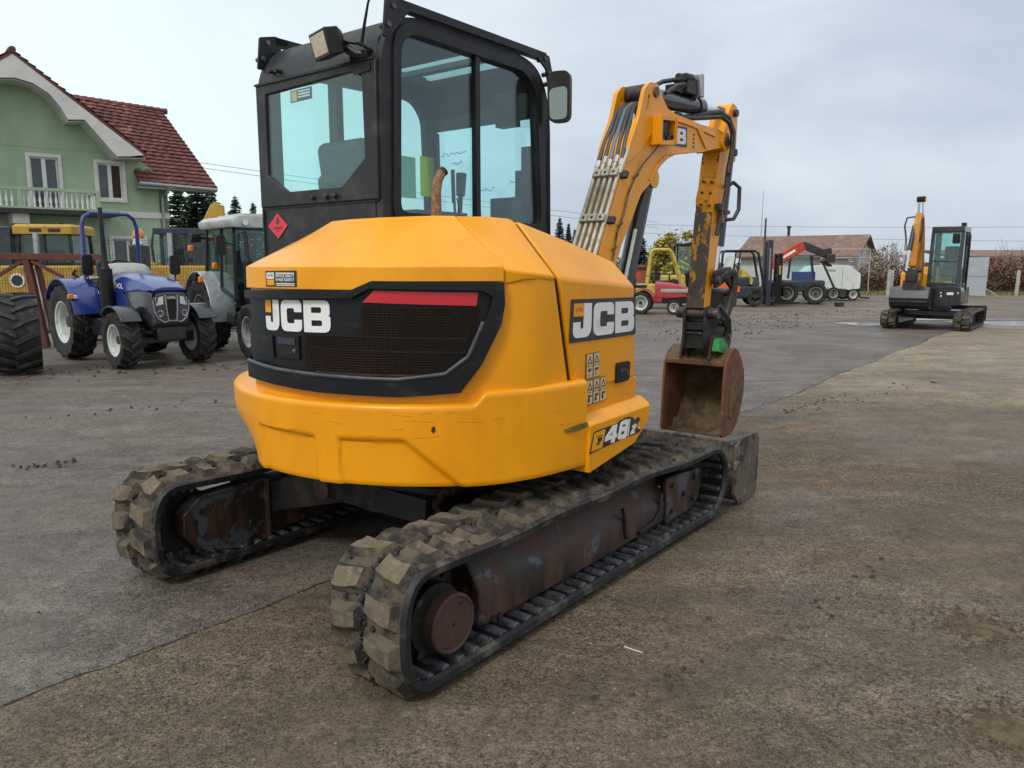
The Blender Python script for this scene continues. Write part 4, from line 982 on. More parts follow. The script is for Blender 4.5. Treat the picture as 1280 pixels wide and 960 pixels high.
for y in (-.205, -.02):
    e.plate([rpoly([(2.95, 1.20), (3.06, 1.22), (3.20, 1.06), (3.46, .99), (3.46, .90), (3.30, .80), (3.02, .78), (2.95, .90)], .03)], XZ, y, y + .025)
e.box2((2.96, -.185, 1.02), (3.10, -.015, 1.08)); e.box2((2.97, -.185, .86), (3.02, -.015, .98)); e.m('pin_steel'); e.box2((2.95, -.17, .985), (2.97, -.03, .999)); e.build('quick_hitch', None, dig, bevel=.006)
e = MB().m('dark_steel'); e.box2((3.0, -.19, 1.08), (3.1, -.01, 1.16)); e.build('hitch_block', None, dig, bevel=.01)
e = MB().m('green_plastic'); e.plate([rpoly([(2.99, .84), (3.03, .945), (3.08, .955), (3.15, .90), (3.20, .86), (3.14, .82)], .02)], XZ, -.305, -.245); e.m('dark_steel'); e.cyl((3.17, -.28, .87), (3.22, -.28, .87), .018); e.build('green_cover', None, dig, bevel=.012)
# ---- bucket
bk = MB().m('bucket_mud')
shell = [(3.035, .735), (3.10, .79), (3.19, .845), (3.28, .81), (3.36, .725), (3.415, .64), (3.43, .54), (3.42, .43), (3.385, .34), (3.325, .24), (3.24, .155), (3.16, .125), (3.00, .125)]
inner = []
for i, (x, z) in enumerate(shell):
    a = Vector(shell[max(i - 1, 0)]); b2 = Vector(shell[min(i + 1, len(shell) - 1)]); t_ = (b2 - a).normalized(); n_ = Vector((t_.y, -t_.x))
    inner.append((x - abs(.016) * (n_.x if n_.x > 0 else n_.x), z - .016 * n_.y))
bk.plate([shell + inner[::-1]], XZ, -.345, .185, vstep=None)
bucket = bk.build('bucket', None, dig, smooth=40)
for y0, y1 in ((-.365, -.345), (.185, .205)):
    e = MB().m('bucket_rust'); e.plate([rpoly([(3.025, .73), (3.01, .60), (2.985, .14), (3.02, .115), (3.16, .115), (3.245, .142), (3.335, .232), (3.395, .335), (3.432, .43), (3.443, .54), (3.427, .645), (3.37, .735), (3.29, .825), (3.195, .862), (3.09, .805)], .01)], XZ, y0, y1); e.build('side_plate', None, bucket, bevel=.004)
e = MB().m('bucket_mud'); e.plate([rpoly([(3.14, .62), (3.10, .40), (3.13, .25), (3.22, .25), (3.30, .40), (3.30, .60), (3.22, .70)], .05)], XZ, -.371, -.366); e.build('dried_mud', None, bucket)
e = MB().m('bucket_rust'); e.box2((3.015, -.344, .715), (3.045, .184, .745)); e.build('bucket_lip', None, bucket, bevel=.004); e = MB().m('bucket_rust'); e.box2((2.985, -.344, .108), (3.10, .184, .122)); e.build('bucket_lip', None, bucket, bevel=.004)
e = MB().m('rust_cap')
for y in (-.225, .035): e.plate([rpoly([(3.0, .76), (3.06, .96), (3.12, .98), (3.20, .90), (3.42, .96), (3.46, .90), (3.36, .72), (3.19, .845)], .02)], XZ, y, y + .022)
e.build('bucket_ear', None, bucket, bevel=.004)
# lumpy soil left inside the bucket
e = MB().m('bucket_mud'); q = random.Random(9)
hm = [[q.uniform(-.015, .03) for _ in range(13)] for _ in range(9)]
def soil(a, b2):
    i = a * 8; j = b2 * 12; z = hm[int(min(i, 7.99))][int(min(j, 11.99))]
    x = 3.02 + a * .36; bz = .138 + .22 * a ** 2.2
    return (x, -.343 + .526 * b2, bz - .010 + (z + .02 * math.sin(9 * b2 + 4 * a)) * min(1, a * 3))
e.grid(soil, 16, 24); e.build('soil', None, bucket, smooth=60)
# ================================================================ tractors, wheels and the other machines
def make_wheel(root, c, r, w, rim_r, tyre_m='tyre', rim_m='rim_white', lugs=16, out=1, name='wheel', hubs=True, lug_h=.030):
    """agricultural wheel, axle along local y; out = side of the dished rim"""
    cx, cy, cz = c
    t = MB().m(tyre_m); h = w / 2
    prof = [(rim_r, -h * .80), (rim_r + (r - rim_r) * .35, -h), (r - .055 * r / .6, -h * .98), (r - lug_h, -h * .70), (r - lug_h * .8, 0), (r - lug_h, h * .70), (r - .055 * r / .6, h * .98), (rim_r + (r - rim_r) * .35, h), (rim_r, h * .80)]
    t.lathe(prof, c, 'y', 44, close=True)
    ty = t.build(name, None, root, smooth=45)
    if lugs:
        g = MB().m('tread_rubber')
        for i in range(lugs):
            for sd in (-1, 1):
                a0 = 2 * math.pi * (i + (.5 if sd > 0 else 0)) / lugs
                def P(a, y, rad): return (cx + rad * math.cos(a), cy + y, cz + rad * math.sin(a))
                wd = .36 * 2 * math.pi / lugs
                B_, T_ = [], []
                for fr, aa in ((-.06, 0.0), (.45, .30), (1.0, .55)):
                    y = sd * h * fr * .98; drop = 0 if fr < .9 else lug_h * 1.2
                    ac = a0 + aa * 2 * math.pi / lugs * 1.15
                    B_.append((P(ac - wd / 2, y, r - lug_h * 1.6 - drop), P(ac + wd / 2, y, r - lug_h * 1.6 - drop)))
                    T_.append((P(ac - wd * .36, y, r - drop * .55), P(ac + wd * .36, y, r - drop * .55)))
                bl_ = [[g.v(p) for p in q_] for q_ in B_]; tl_ = [[g.v(p) for p in q_] for q_ in T_]
                for k in range(2):
                    g.face((tl_[k][0], tl_[k][1], tl_[k + 1][1], tl_[k + 1][0]))
                    g.face((bl_[k][0], tl_[k][0], tl_[k + 1][0], bl_[k + 1][0])); g.face((bl_[k][1], bl_[k + 1][1], tl_[k + 1][1], tl_[k][1]))
                for k in (0, 2): g.face((bl_[k][0], bl_[k][1], tl_[k][1], tl_[k][0]))
        g.build('tread', None, ty, smooth=0)
    if rim_r > .05:
        g = MB().m(rim_m)
        o1 = out
        g.lathe([(rim_r + .004, o1 * h * .80), (rim_r + .012, o1 * h * .84), (rim_r - .012, o1 * h * .80), (rim_r * .93, o1 * h * .62), (rim_r * .86, o1 * h * .55), (rim_r * .78, -o1 * h * .45), (rim_r * .50, -o1 * h * .35), (rim_r * .44, o1 * h * .02), (rim_r * .16, o1 * h * .06), (.0, o1 * h * .06)], c, 'y', 28, caps=False)
        g.lathe([(rim_r + .004, -o1 * h * .80), (rim_r - .012, -o1 * h * .80), (rim_r * .94, -o1 * h * .6), (rim_r * .5, -o1 * h * .55), (.0, -o1 * h * .55)], c, 'y', 28, caps=False)
        g.m('dark_steel')
        if hubs:
            g.cyl((cx, cy, cz), (cx, cy + o1 * h * .40, cz), rim_r * .26, 12)
            for k in range(6):
                a = 2 * math.pi * k / 6; g.cyl((cx + rim_r * .33 * math.cos(a), cy - o1 * h * .05, cz + rim_r * .33 * math.sin(a)), (cx + rim_r * .33 * math.cos(a), cy + o1 * h * .14, cz + rim_r * .33 * math.sin(a)), rim_r * .045, 6)
        g.build('rim', None, ty)
    return ty
def fender(mb, c, r, w, a0, a1, th=.02, n=14, lip=0.0):
    """curved mudguard over a wheel, angles in the x-z plane"""
    cx, cy, cz = c; rings = []
    for k in range(n + 1):
        a = R(a0 + (a1 - a0) * k / n); ca, sa = math.cos(a), math.sin(a)
        rings.append([(cx + (r + d) * ca, cy + y, cz + (r + d) * sa) for d, y in ((0, -w / 2), (th, -w / 2), (th, w / 2), (0, w / 2))])
    mb.loft(rings)

# ---------------------------------------------------------------- blue compact tractor
a = R(-42); fwd = Vector((math.cos(a), math.sin(a), 0)); lft = Vector((-math.sin(a), math.cos(a), 0))
fm = Vector((-5.55, 12.1, 0)); bt_o = fm - fwd * .95
bt = thing('tractor', 'blue open tractor with a roll bar and white wheels beside the rusty frame', 'tractor', bt_o, a)
for y, o_ in ((-.62, -1), (.62, 1)):
    make_wheel(bt, (-.95, y, .62), .62, .38, .34, rim_m='rim_white', lugs=16, out=o_, lug_h=.045)
    make_wheel(bt, (.95, y * .95, .43), .43, .28, .235, rim_m='rim_white', lugs=15, out=o_)
m = MB().m('black_gloss')
m.box2((-1.0, -.20, .48), (1.25, .20, .78)); m.box2((.62, -.27, .56), (1.30, .27, .74)); m.bar((.95, -.5, .43), (.95, .5, .43), .14, .16); m.bar((-.95, -.5, .62), (-.95, .5, .62), .22, .26); m.box2((1.20, -.22, .42), (1.38, .22, .60))
for y in (-.42, .42): m.box2((-.35, y - .12, .50), (.25, y + .12, .56)); m.box2((-.18, y - .14, .34), (.12, y + .14, .37)); m.bar((-.15, y, .36), (-.15, y, .55), .02, .02); m.bar((.1, y, .36), (.1, y, .55), .02, .02)
m.box2((-.32, -.56, .44), (.22, -.30, .70)); m.build('chassis', None, bt, bevel=.02)
# bonnet: lofted hood, blue top over black nose
def hood_ring(x, hw, z0, z1, crown):
    return [(x, -hw, z0), (x, -hw, z1 - .10), (x, -hw * .86, z1 - .02), (x, -hw * .4, z1 + crown), (x, hw * .4, z1 + crown), (x, hw * .86, z1 - .02), (x, hw, z1 - .10), (x, hw, z0)]
m = MB().m('blue_paint'); m.loft([hood_ring(.02, .335, 1.14, 1.43, .02), hood_ring(.55, .345, 1.14, 1.40, .02), hood_ring(1.10, .335, 1.16, 1.31, .015), hood_ring(1.40, .27, 1.17, 1.22, .005)]); m.build('bonnet', None, bt, bevel=.01, smooth=40)
m = MB().m('black_gloss'); m.loft([hood_ring(.06, .325, .80, 1.36, .0), hood_ring(.7, .335, .68, 1.32, 0), hood_ring(1.15, .325, .62, 1.25, 0), hood_ring(1.36, .295, .62, 1.19, 0), hood_ring(1.42, .24, .68, 1.13, 0)]); nose = m.build('nose', None, bt, bevel=.015, smooth=40)
m = MB().m('blue_paint')
for y in (-.355, .335): m.plate([rpoly([(.06, 1.14), (.42, 1.16), (.64, 1.06), (.90, .60), (.74, .58), (.34, .84), (.06, .84)], .05)], XZ, y, y + .02)
m.build('side_cover', None, bt, bevel=.005)
m = MB().m('white_decal'); m.text('BOLRLAN', lambda u, v, d_: (.30 + u, -.2945, 1.20 + v), .40, .07, bold=.02) if False else m.text('LOVOL', lambda u, v, d_: (.32 + u, -.3475, 1.235 + v - .02 * u), .40, .085, bold=.02); m.build('lettering', None, bt, smooth=0)
FN0 = lambda u, v, w_: (1.420 - .30 * max(0, abs(u) - .20) + w_ - .10 * max(0, (v - 1.05)), u, v)
FN = lambda u, v, w_: FN0(u * 1.28, .90 + (v - .95) * 1.42, w_)
m = MB().m('alu')
for s_ in (-1, 1):
    m.tube([FN(s_ * u, v, .006) for u, v in ((.075, 1.10), (.065, .95), (.05, .82), (.10, .805), (.17, .85), (.205, .93), (.215, 1.04))], .010, 6)
m.tube([FN(u, .82, .006) for u in (-.05, 0, .05)], .010, 6); m.build('grille_trim', None, nose)
m = MB().m('lamp_lens'); m.m('chrome')
for s_ in (-1, 1):
    m = MB().m('chrome'); m.plate([[(s_ * .10, 1.085), (s_ * .19, 1.07), (s_ * .185, .985), (s_ * .10, 1.0)]], FN, .0, .010)
    m.plate([circ(s_ * .145, .905, .036, 14), circ(s_ * .145, .905, .026, 14)], FN, .0, .014)
    m.m('window_dark'); m.plate([circ(s_ * .145, .905, .026, 14)], FN, .0, .008); m.build('headlight', None, nose)
m = MB().m('white_decal'); m.text('LOVOL', lambda u, v, d_: FN(u, 1.07 + v, .012), .10, .026, bold=.02); m.m('soot'); m.plate([[(-.055, 1.05), (.055, 1.05), (.04, .84), (-.04, .84)]], FN, .001, .004); m.build('grille', None, nose, smooth=0)
m = MB().m('blue_paint')
for y in (-.60, .60):
    fender(m, (-.95, y, .62), .70, .44, 12, 150, .03); s_ = -1 if y < 0 else 1
    m.plate([[(-.30, .70), (-.27, .95), (-.42, 1.18), (-.70, 1.31), (-1.05, 1.31), (-1.25, 1.2), (-1.05, 1.10), (-.75, .95)]], XZ, y - s_ * .24, y - s_ * .215)
m.build('rear_mudguard', None, bt, bevel=.006, smooth=40)
m = MB().m('grey_plastic'); m.box2((-1.05, -.44, 1.32), (-.55, -.28, 1.37)); m.box2((-1.05, .28, 1.32), (-.55, .44, 1.37))
m.loft([hood_ring(-.20, .36, .85, 1.60, .0), hood_ring(-.06, .36, .88, 1.56, .01), hood_ring(.05, .35, .90, 1.44, .01)]); m.build('dashboard', None, bt, bevel=.03, smooth=40)
m = MB().m('black_gloss')
for y in (-.62, .62): fender(m, (.95, y * .95, .43), .50, .30, 35, 135, .025); m.bar((.95, y * .9, .75), (.95, y * .5, .80), .05, .05)
m.build('front_mudguard', None, bt, bevel=.005, smooth=40)
m = MB().m('blue_paint'); m.tube([(-.72, -.44, 1.15), (-.72, -.44, 2.20), (-.72, -.40, 2.34), (-.72, -.30, 2.41), (-.72, .30, 2.41), (-.72, .40, 2.34), (-.72, .44, 2.20), (-.72, .44, 1.15)], .035, 10); m.build('roll_bar', None, bt)
m = MB().m('black_paint'); m.tube([(.18, -.46, .66), (.18, -.46, 1.50)], .10, 16); m.tube([(.18, -.46, 1.48), (.18, -.46, 1.56), (.17, -.46, 1.85), (.16, -.46, 2.40), (.15, -.46, 2.44)], [.085, .05, .042, .034, .034], 12); m.tube([(.18, -.46, .8), (.3, -.35, .85)], .05); m.build('exhaust_stack', None, bt)
m = MB().m('black_paint'); m.box((-.62, .0, 1.20), (.42, .44, .12)); m.box((-.84, .0, 1.42), (.12, .42, .42), rot=Matrix.Rotation(R(-12), 3, 'Y')); m.build('driver_seat', None, bt, bevel=.04, bseg=3)
m = MB().m('black_paint'); c0 = Vector((-.28, 0, 1.55)); rot = Matrix.Rotation(R(28), 3, 'Y'); m.tube([c0 + rot @ Vector((.19 * math.cos(t * .3307), .19 * math.sin(t * .3307), 0)) for t in range(19)], .014, 6, closed=True); m.tube([c0, (-.14, 0, 1.40)], .02)
m.build('steering_wheel', None, bt)
m = MB().m('black_paint')
for y, x0 in ((-.62, -.10), (.60, .30)):
    m = MB().m('black_paint'); m.tube([(x0, y * .6, 1.15), (x0, y, 1.25), (x0, y, 1.40)], .012, 6); m.plate([rpoly([(y - .08, 1.40), (y + .08, 1.40), (y + .08, 1.72), (y - .08, 1.72)], .05)], lambda u, v, w_: (x0 + w_, u, v), -.03, .02)
    m.build('wing_mirror', None, bt, bevel=.008)
m = MB().m('amber'); m.box((-.33, -.83, 1.06), (.05, .08, .08)); m.m('white_paint'); m.box((-.325, -.76, 1.05), (.05, .06, .06)); m.build('indicator', None, bt, bevel=.01)
m = MB().m('black_paint')
for k, (x, y, z) in enumerate(((-.30, -.30, .95), (-.30, -.30, 1.08), (-.32, -.28, 1.20))): m.box((x, y, z), (.30, .22, .03))
m.tube([(-.40, -.34, 1.0), (-.44, -.36, 1.35)], .012, 6); m.tube([(-.34, .3, 1.0), (-.36, .34, 1.38)], .012, 6); m.tube([(-1.02, -.4, 1.30), (-1.12, -.5, 1.42), (-1.0, -.5, 1.46)], .03, 6)
m.build('footwell_levers', None, bt, bevel=.006)

# ---------------------------------------------------------------- white-roofed cab tractor behind it
a = R(-50); fwd = Vector((math.cos(a), math.sin(a), 0)); wt_o = Vector((-5.15, 14.8, 0)) + fwd * 1.0
wt = thing('tractor', 'cab tractor with a white roof and grey mudguards half hidden behind the large excavator', 'tractor', wt_o, a)
for y, o_ in ((-.66, -1), (.66, 1)):
    make_wheel(wt, (-1.0, y, .66), .66, .40, .36, rim_m='rim_grey', lugs=18, out=o_)
    make_wheel(wt, (1.05, y * .93, .46), .46, .30, .25, rim_m='rim_grey', lugs=15, out=o_)
m = MB().m('black_gloss'); m.box2((-1.1, -.25, .5), (1.4, .25, .85)); m.bar((1.05, -.5, .46), (1.05, .5, .46), .14, .16); m.bar((-1.0, -.5, .66), (-1.0, .5, .66), .22, .26); m.box2((-.5, -.62, .50), (.15, .62, .72)); m.build('chassis', None, wt, bevel=.02)
m = MB().m('white_paint'); m.loft([hood_ring(.25, .32, .9, 1.38, .02), hood_ring(1.0, .31, .88, 1.30, .02), hood_ring(1.5, .27, .85, 1.18, .0)]); m.build('bonnet', None, wt, bevel=.02, smooth=40)
m = MB().m('silver_paint')
for y in (-.66, .66): fender(m, (-1.0, y, .66), .76, .44, -8, 155, .03)
m.build('rear_mudguard', None, wt, bevel=.01, smooth=40)
m = MB().m('black_paint')
P4 = [(-1.15, .62), (.22, .62), (.22, -.62), (-1.15, -.62)]
for x, y in P4: m.bar((x + (.10 if x > 0 else 0), y, .95), (x - (.02 if x > 0 else -.05), y * .92, 2.22), .06, .06)
for s_ in (-1, 1): m.bar((-.38, s_ * .62, .75), (-.36, s_ * .575, 2.22), .06, .06); m.bar((-1.15, s_ * .62, 1.35), (.3, s_ * .62, .98), .05, .05)
m.bar((.30, -.62, .97), (.30, .62, .97), .06, .3); m.bar((-1.13, -.6, 1.2), (-1.13, .6, 1.2), .05, .3); m.box2((-.9, -.4, .9), (.2, .4, .96)); cbw = m.build('cab_frame', None, wt, bevel=.008)
m = MB().m('tractor_glass')
for s_ in (-1, 1): m.plate([[(-1.10, 1.36), (.28, .98), (.20, 2.20), (-1.08, 2.20)]], lambda u, v, w_: (u, s_ * (.625 - .045 * (v - .95) / 1.25) + w_, v), -.003, .003)
m.plate([[(-.58, 1.0), (.58, 1.0), (.55, 2.2), (-.55, 2.2)]], lambda u, v, w_: (.30 - .10 * (v - 1.0) / 1.2 + w_, u, v), -.003, .003); m.plate([[(-.58, 1.35), (.58, 1.35), (.55, 2.2), (-.55, 2.2)]], lambda u, v, w_: (-1.13 + w_, u, v), -.003, .003)
m.build('cab_glass', None, wt, smooth=0)
m = MB().m('roof_white'); m.loft([[(x, y, z) for x, y in rpoly([(-1.28, -hw), (.42, -hw), (.42, hw), (-1.28, hw)], .12)] for z, hw in ((2.20, .66), (2.26, .70), (2.33, .70), (2.40, .60))]); m.loft([[(x, y, z) for x, y in rpoly([(-1.0, -.42), (.2, -.42), (.2, .42), (-1.0, .42)], .1)] for z in (2.40, 2.45)]); m.build('cab_roof', None, wt, bevel=.01, smooth=40)
m = MB().m('chrome'); 
for y in (-.45, .45): m.lathe([(.0, 0), (.06, 0), (.05, .03), (0, .03)], (.43, y, 2.28), 'x', 14)
m.build('roof_lamp', None, wt)
m = MB().m('black_paint'); m.tube([(.46, -.44, .9), (.46, -.44, 1.62)], .085, 14); m.tube([(.46, -.44, 1.6), (.45, -.44, 1.7), (.42, -.44, 2.0), (.36, -.44, 2.12)], [.07, .04, .035, .035], 10); m.build('exhaust_stack', None, wt)
m = MB().m('black_paint'); m.tube([(.30, -.62, 1.9), (.30, -.80, 1.95)], .012, 6); m.plate([rpoly([(-.92, 1.72), (-.76, 1.72), (-.76, 2.06), (-.92, 2.06)], .05)], lambda u, v, w_: (.30 + w_, u, v), -.03, .03); m.build('wing_mirror', None, wt, bevel=.015)
for q_ in ((-.9, -.84, 1.35), (-1.1, -.8, 2.05)): m = MB().m('black_paint'); m.box(q_, (.15, .17, .16)); m.bar(q_, (q_[0], -.60, q_[2]), .04, .04); m.build('work_lamp', None, wt, bevel=.015)
for q_ in ((-.55, -.66, 1.55), (-.98, -.93, 1.86), (-.62, -.90, 1.30)): m = MB().m('amber'); m.box(q_, (.09, .08, .11)); m.build('indicator', None, wt, bevel=.015)
m = MB().m('seat_fabric'); m.box((-.62, 0, 1.25), (.4, .44, .12)); m.box((-.82, 0, 1.55), (.12, .42, .55)); m.build('driver_seat', None, wt, bevel=.04)

# ---------------------------------------------------------------- tall lone tyre at the left edge
ty_ = thing('spare_wheel', 'big black tractor wheel with a deep chevron tread at the left edge', 'wheel', (-7.22, 11.15, 0), R(-58))
make_wheel(ty_, (0, 0, .585), .585, .62, .30, rim_m='rim_grey', lugs=15, out=1, lug_h=.042, hubs=False, name='tyre')

# ---------------------------------------------------------------- yellow machines behind the fence
yl = thing('backhoe_loader', 'yellow backhoe loader with a glazed cab behind the wire fence', 'backhoe loader', (-10.6, 18.2, 0), R(8))
m = MB().m('cat_yellow'); m.loft([[(x, y, z) for x, y in rpoly([(-1.0, -.75), (.75, -.75), (.75, .75), (-1.0, .75)], .15)] for z in (.75, 1.55)]); m.box2((-1.9, -.45, .9), (-1.0, .45, 1.45)); m.box2((.6, -.6, .7), (1.1, .6, 1.3)); m.build('body', None, yl, bevel=.04)
m = MB().m('black_paint')
for x in (-.62, .55):
    for y in (-.62, .62): m.bar((x, y, 1.5), (x * .92, y * .92, 2.25), .07, .07)
m.bar((-.03, -.60, 1.5), (-.03, -.57, 2.25), .05, .05); m.box2((-.6, -.6, 1.5), (.55, .6, 1.62)); m.build('cab_frame', None, yl)
m = MB().m('car_glass'); m.loft([[(x, y, 1.6) for x, y in ((-.6, -.6), (.53, -.6), (.53, .6), (-.6, .6))], [(x, y, 2.25) for x, y in ((-.56, -.56), (.5, -.56), (.5, .56), (-.56, .56))]], caps=False); m.build('cab_glass', None, yl, smooth=0)
m = MB().m('cat_yellow'); m.loft([[(x, y, z) for x, y in rpoly([(-.68 * k, -.66 * k), (.62 * k, -.66 * k), (.62 * k, .66 * k), (-.68 * k, .66 * k)], .1)] for z, k in ((2.25, 1), (2.42, 1), (2.47, .92))]); m.m('dark_steel'); m.box2((-.3, -.672, 2.30), (-.05, -.655, 2.38)); m.box2((.1, -.672, 2.30), (.35, -.655, 2.38)); m.cyl((.1, 0, 2.45), (.1, 0, 2.55), .06); m.build('cab_roof', None, yl, bevel=.02)
m = MB().m('seat_fabric'); m.box((-.1, 0, 1.75), (.4, .4, .35)); m.build('driver_seat', None, yl, bevel=.05)
for x, r_ in ((-1.45, .45), (.75, .66)):
    for y in (-.78, .78): make_wheel(yl, (x, y, r_), r_, .36, r_ * .5, rim_m='cat_yellow', lugs=0, out=-1 if y < 0 else 1, hubs=False)
m = MB().m('dark_blue'); m.box2((-1.05, -.55, 1.5), (-.75, .1, 2.42)); m.build('rear_boom', None, yl, bevel=.02)
m = MB().m('white_decal'); m.plate([circ(-.6, 1.22, .16, 20)], XZ, -.765, -.752); m.m('black_decal'); m.plate([circ(-.6, 1.22, .12, 20)], XZ, -.768, -.764); m.build('round_emblem', None, yl)

ye = thing('excavator', 'yellow excavator with a dark roofed cab behind the wire fence and raised boom', 'excavator', (-8.15, 19.6, 0), R(12))
m = MB().m('faded_yellow'); m.loft([[(x, y, z) for x, y in rpoly([(-.95, -.9), (1.05, -.9), (1.05, .9), (-.95, .9)], .25)] for z in (.85, 1.10, 1.55)]); m.cyl((-.75, -.7, 1.5), (-.75, -.7, 1.62), .2, 14); m.build('body', None, ye, bevel=.04)
m = MB().m('dark_blue')
for x in (-.45, .62):
    for y in (-.72, .5): m.bar((x, y, 1.5), (x, y, 2.32), .07, .07)
m.bar((.1, -.72, 1.5), (.1, -.72, 2.3), .04, .04); m.box2((-.62, -.82, 2.30), (.78, .58, 2.44)); m.tube([(-.62, -.78, 1.56), (-.66, -.8, 2.0), (-.60, -.8, 2.36)], .03)
for k in range(5): m.bar((-.55 + .02 * k, -.74, 1.6 + .14 * k), (-.45, -.74, 1.6 + .14 * k), .02, .02)
m.build('cab_frame', None, ye, bevel=.015)
m = MB().m('car_glass'); m.loft([[(x, y, z) for x, y in ((-.44, -.715), (.61, -.715), (.61, .5), (-.44, .5))] for z in (1.56, 2.3)], caps=False); m.build('cab_glass', None, ye, smooth=0)
m = MB().m('interior'); m.box((0, 0, 1.75), (.4, .45, .5)); m.build('driver_seat', None, ye, bevel=.06)
m = MB().m('rust_frame'); m.box2((-1.1, -.9, .05), (1.2, -.5, .75)); m.box2((-1.1, .5, .05), (1.2, .9, .75)); m.box2((-.6, -.5, .4), (.6, .5, .86)); m.build('undercarriage', None, ye, bevel=.1)
m = MB().m('faded_yellow'); m.loft([[(x - w_, y, z) , (x + w_, y, z), (x + w_, y + .3, z), (x - w_, y + .3, z)] for x, z, w_, y in ((.05, 1.5, .14, .6), (.32, 2.5, .14, .62), (.62, 3.12, .12, .64))]); m.loft([[(.56, .62, 3.18), (.80, .62, 3.10), (.80, .92, 3.10), (.56, .92, 3.18)], [(.62, .62, 2.1), (.82, .62, 2.1), (.82, .92, 2.1), (.62, .92, 2.1)]]); m.m('dark_steel'); m.cyl((.48, .72, 1.7), (.50, .72, 2.7), .07); m.build('boom', None, ye, bevel=.02)
# beacon machine glimpsed between the two
bm_ = thing('beacon_post', 'dark steel post with an orange beacon behind the blue tractor', 'beacon', (-8.02, 16.9, 0), 0)
m = MB().m('dark_steel'); m.box2((-.24, -.1, 0), (-.02, .1, 2.0)); m.box2((-.20, -.16, 1.4), (.10, .16, 1.98)); m.build('post', None, bm_, bevel=.02)
m = MB().m('white_paint'); m.lathe([(.0, 2.0), (.13, 2.0), (.11, 2.12), (0, 2.12)], (-.06, 0, 0), 'z', 16); m.build('beacon_base', None, bm_)
m = MB().m('amber'); m.lathe([(.10, 2.12), (.115, 2.16), (.10, 2.28), (.05, 2.34), (0, 2.35)], (-.06, 0, 0), 'z', 18); m.build('beacon_lens', None, bm_)

# ---------------------------------------------------------------- rusty steel frame leaning by the fence
rf_ = thing('steel_frame', 'rust brown welded steel frame standing in front of the wire fence', 'frame', (-9.1, 14.6, 0), R(3))
m = MB().m('rust_beam')
m.bar((-1.6, 0, 1.74), (1.45, 0, 1.70), .10, .12)
m.build('top_beam', None, rf_, bevel=.006)
for x0, x1, w_ in ((-.02, .18, .12), (.10, .32, .08)):
    m = MB().m('rust_beam'); m.bar((x0, .02 if w_ > .1 else .12, 1.68), (x1, .05 if w_ > .1 else .16, .0), w_, w_); m.build('leg', None, rf_, bevel=.005)
for x0, x1 in ((.08, .62), (-.08, -.60)):
    m = MB().m('rust_beam'); m.bar((x0, 0, 1.64), (x1, .0, 1.34), .06, .06); m.build('brace', None, rf_)

# ---------------------------------------------------------------- far compact excavator, facing the camera
fe_h = HEAD + math.pi
fe_c = lw(20.95 - 3.06 + 1.25, 3.62 - 2.86)
fe = thing('excavator', 'small black and orange excavator with a teal glazed cab facing us on the open yard', 'excavator', fe_c, fe_h)
KF = .90
make_track(fe, .80 / KF, 1, k=KF, seed=21); make_track(fe, -.80 / KF, -1, k=KF, seed=22)
m = MB().m('black_gloss')
for y in (-.72, .72): m.box2((-.9, y - .10, .10), (1.0, y + .10, .36))
m.box2((-.5, -.7, .30), (.5, .7, .44)); m.cyl((0, 0, .4), (0, 0, .58), .38, 24); m.build('chassis', None, fe, bevel=.02)
m = MB().m('black_gloss'); m.box2((-1.36, -1.0, .12), (-1.30, 1.0, .48)); m.box2((-1.32, -.4, .2), (-.4, -.3, .3)); m.box2((-1.32, .3, .2), (-.4, .4, .3)); m.box2((-1.42, -1.0, .40), (-1.28, 1.0, .52)); m.build('dozer_blade', None, fe, bevel=.01)
m = MB().m('black_gloss'); m.loft([[(x, y, z) for x, y in rpoly([(-.75, -.85), (.62, -.85), (.88, -.55), (.88, .66), (-.75, .66)], .2)] for z in (.60, .70, 1.02)]); m.plate([rpoly([(.03, .56), (.70, .60), (.70, 1.05), (.03, 1.05)], .12)], lambda u, v, w_: (w_, u, v), .55, 1.0); m.build('deck', None, fe, bevel=.04, bseg=3)
m = MB().m('yellow'); m.loft([[(x, y, z) for x, y in rpoly([(-1.02, -.88), (.05, -.88), (.05, -.12), (-.45, .52), (-1.0, .52)], .25)] for z in (.72, 1.35)] + [[(x, y, 1.52) for x, y in rpoly([(-.92, -.80), (-.1, -.76), (-.1, -.16), (-.45, .42), (-.9, .42)], .2)]]); m.build('engine_cover', None, fe, bevel=.05, smooth=45)
m = MB().m('black_gloss')
cx0, cx1, cy0, cy1, cz0, cz1 = -.30, .80, -.08, .62, 1.05, 2.36
for y in (cy0, cy1 - .06):
    m.bar((cx1, y + .03, cz0), (cx1 - .16, y + .03, cz1), .07, .08); m.bar((cx0, y + .03, cz0), (cx0, y + .03, cz1), .09, .07); m.bar((.1, y + .03, cz0), (.1, y + .03, cz1), .05, .06)
    m.bar((cx0, y + .03, cz0 + .03), (cx1, y + .03, cz0 + .03), .06, .1)
m.bar((cx1 - .01, cy0, cz0 + .04), (cx1 - .01, cy1, cz0 + .04), .05, .10); m.bar((cx1 - .075, cy0, 1.66), (cx1 - .075, cy1, 1.66), .02, .03); m.box2((cx0 - .05, cy0, cz1), (cx1 - .10, cy1, cz1 + .13)); m.box2((cx0 - .02, cy0, 1.0), (cx0 + .03, cy1, 1.5))
m.build('cab_frame', None, fe, bevel=.02)
m = MB().m('teal_glass'); m.plate([[(cy0 + .05, cz0), (cy1 - .05, cz0), (cy1 - .05, cz1), (cy0 + .05, cz1)]], lambda u, v, w_: (cx1 - .16 * (v - cz0) / (cz1 - cz0) - .01 + w_, u, v), -.003, .003)
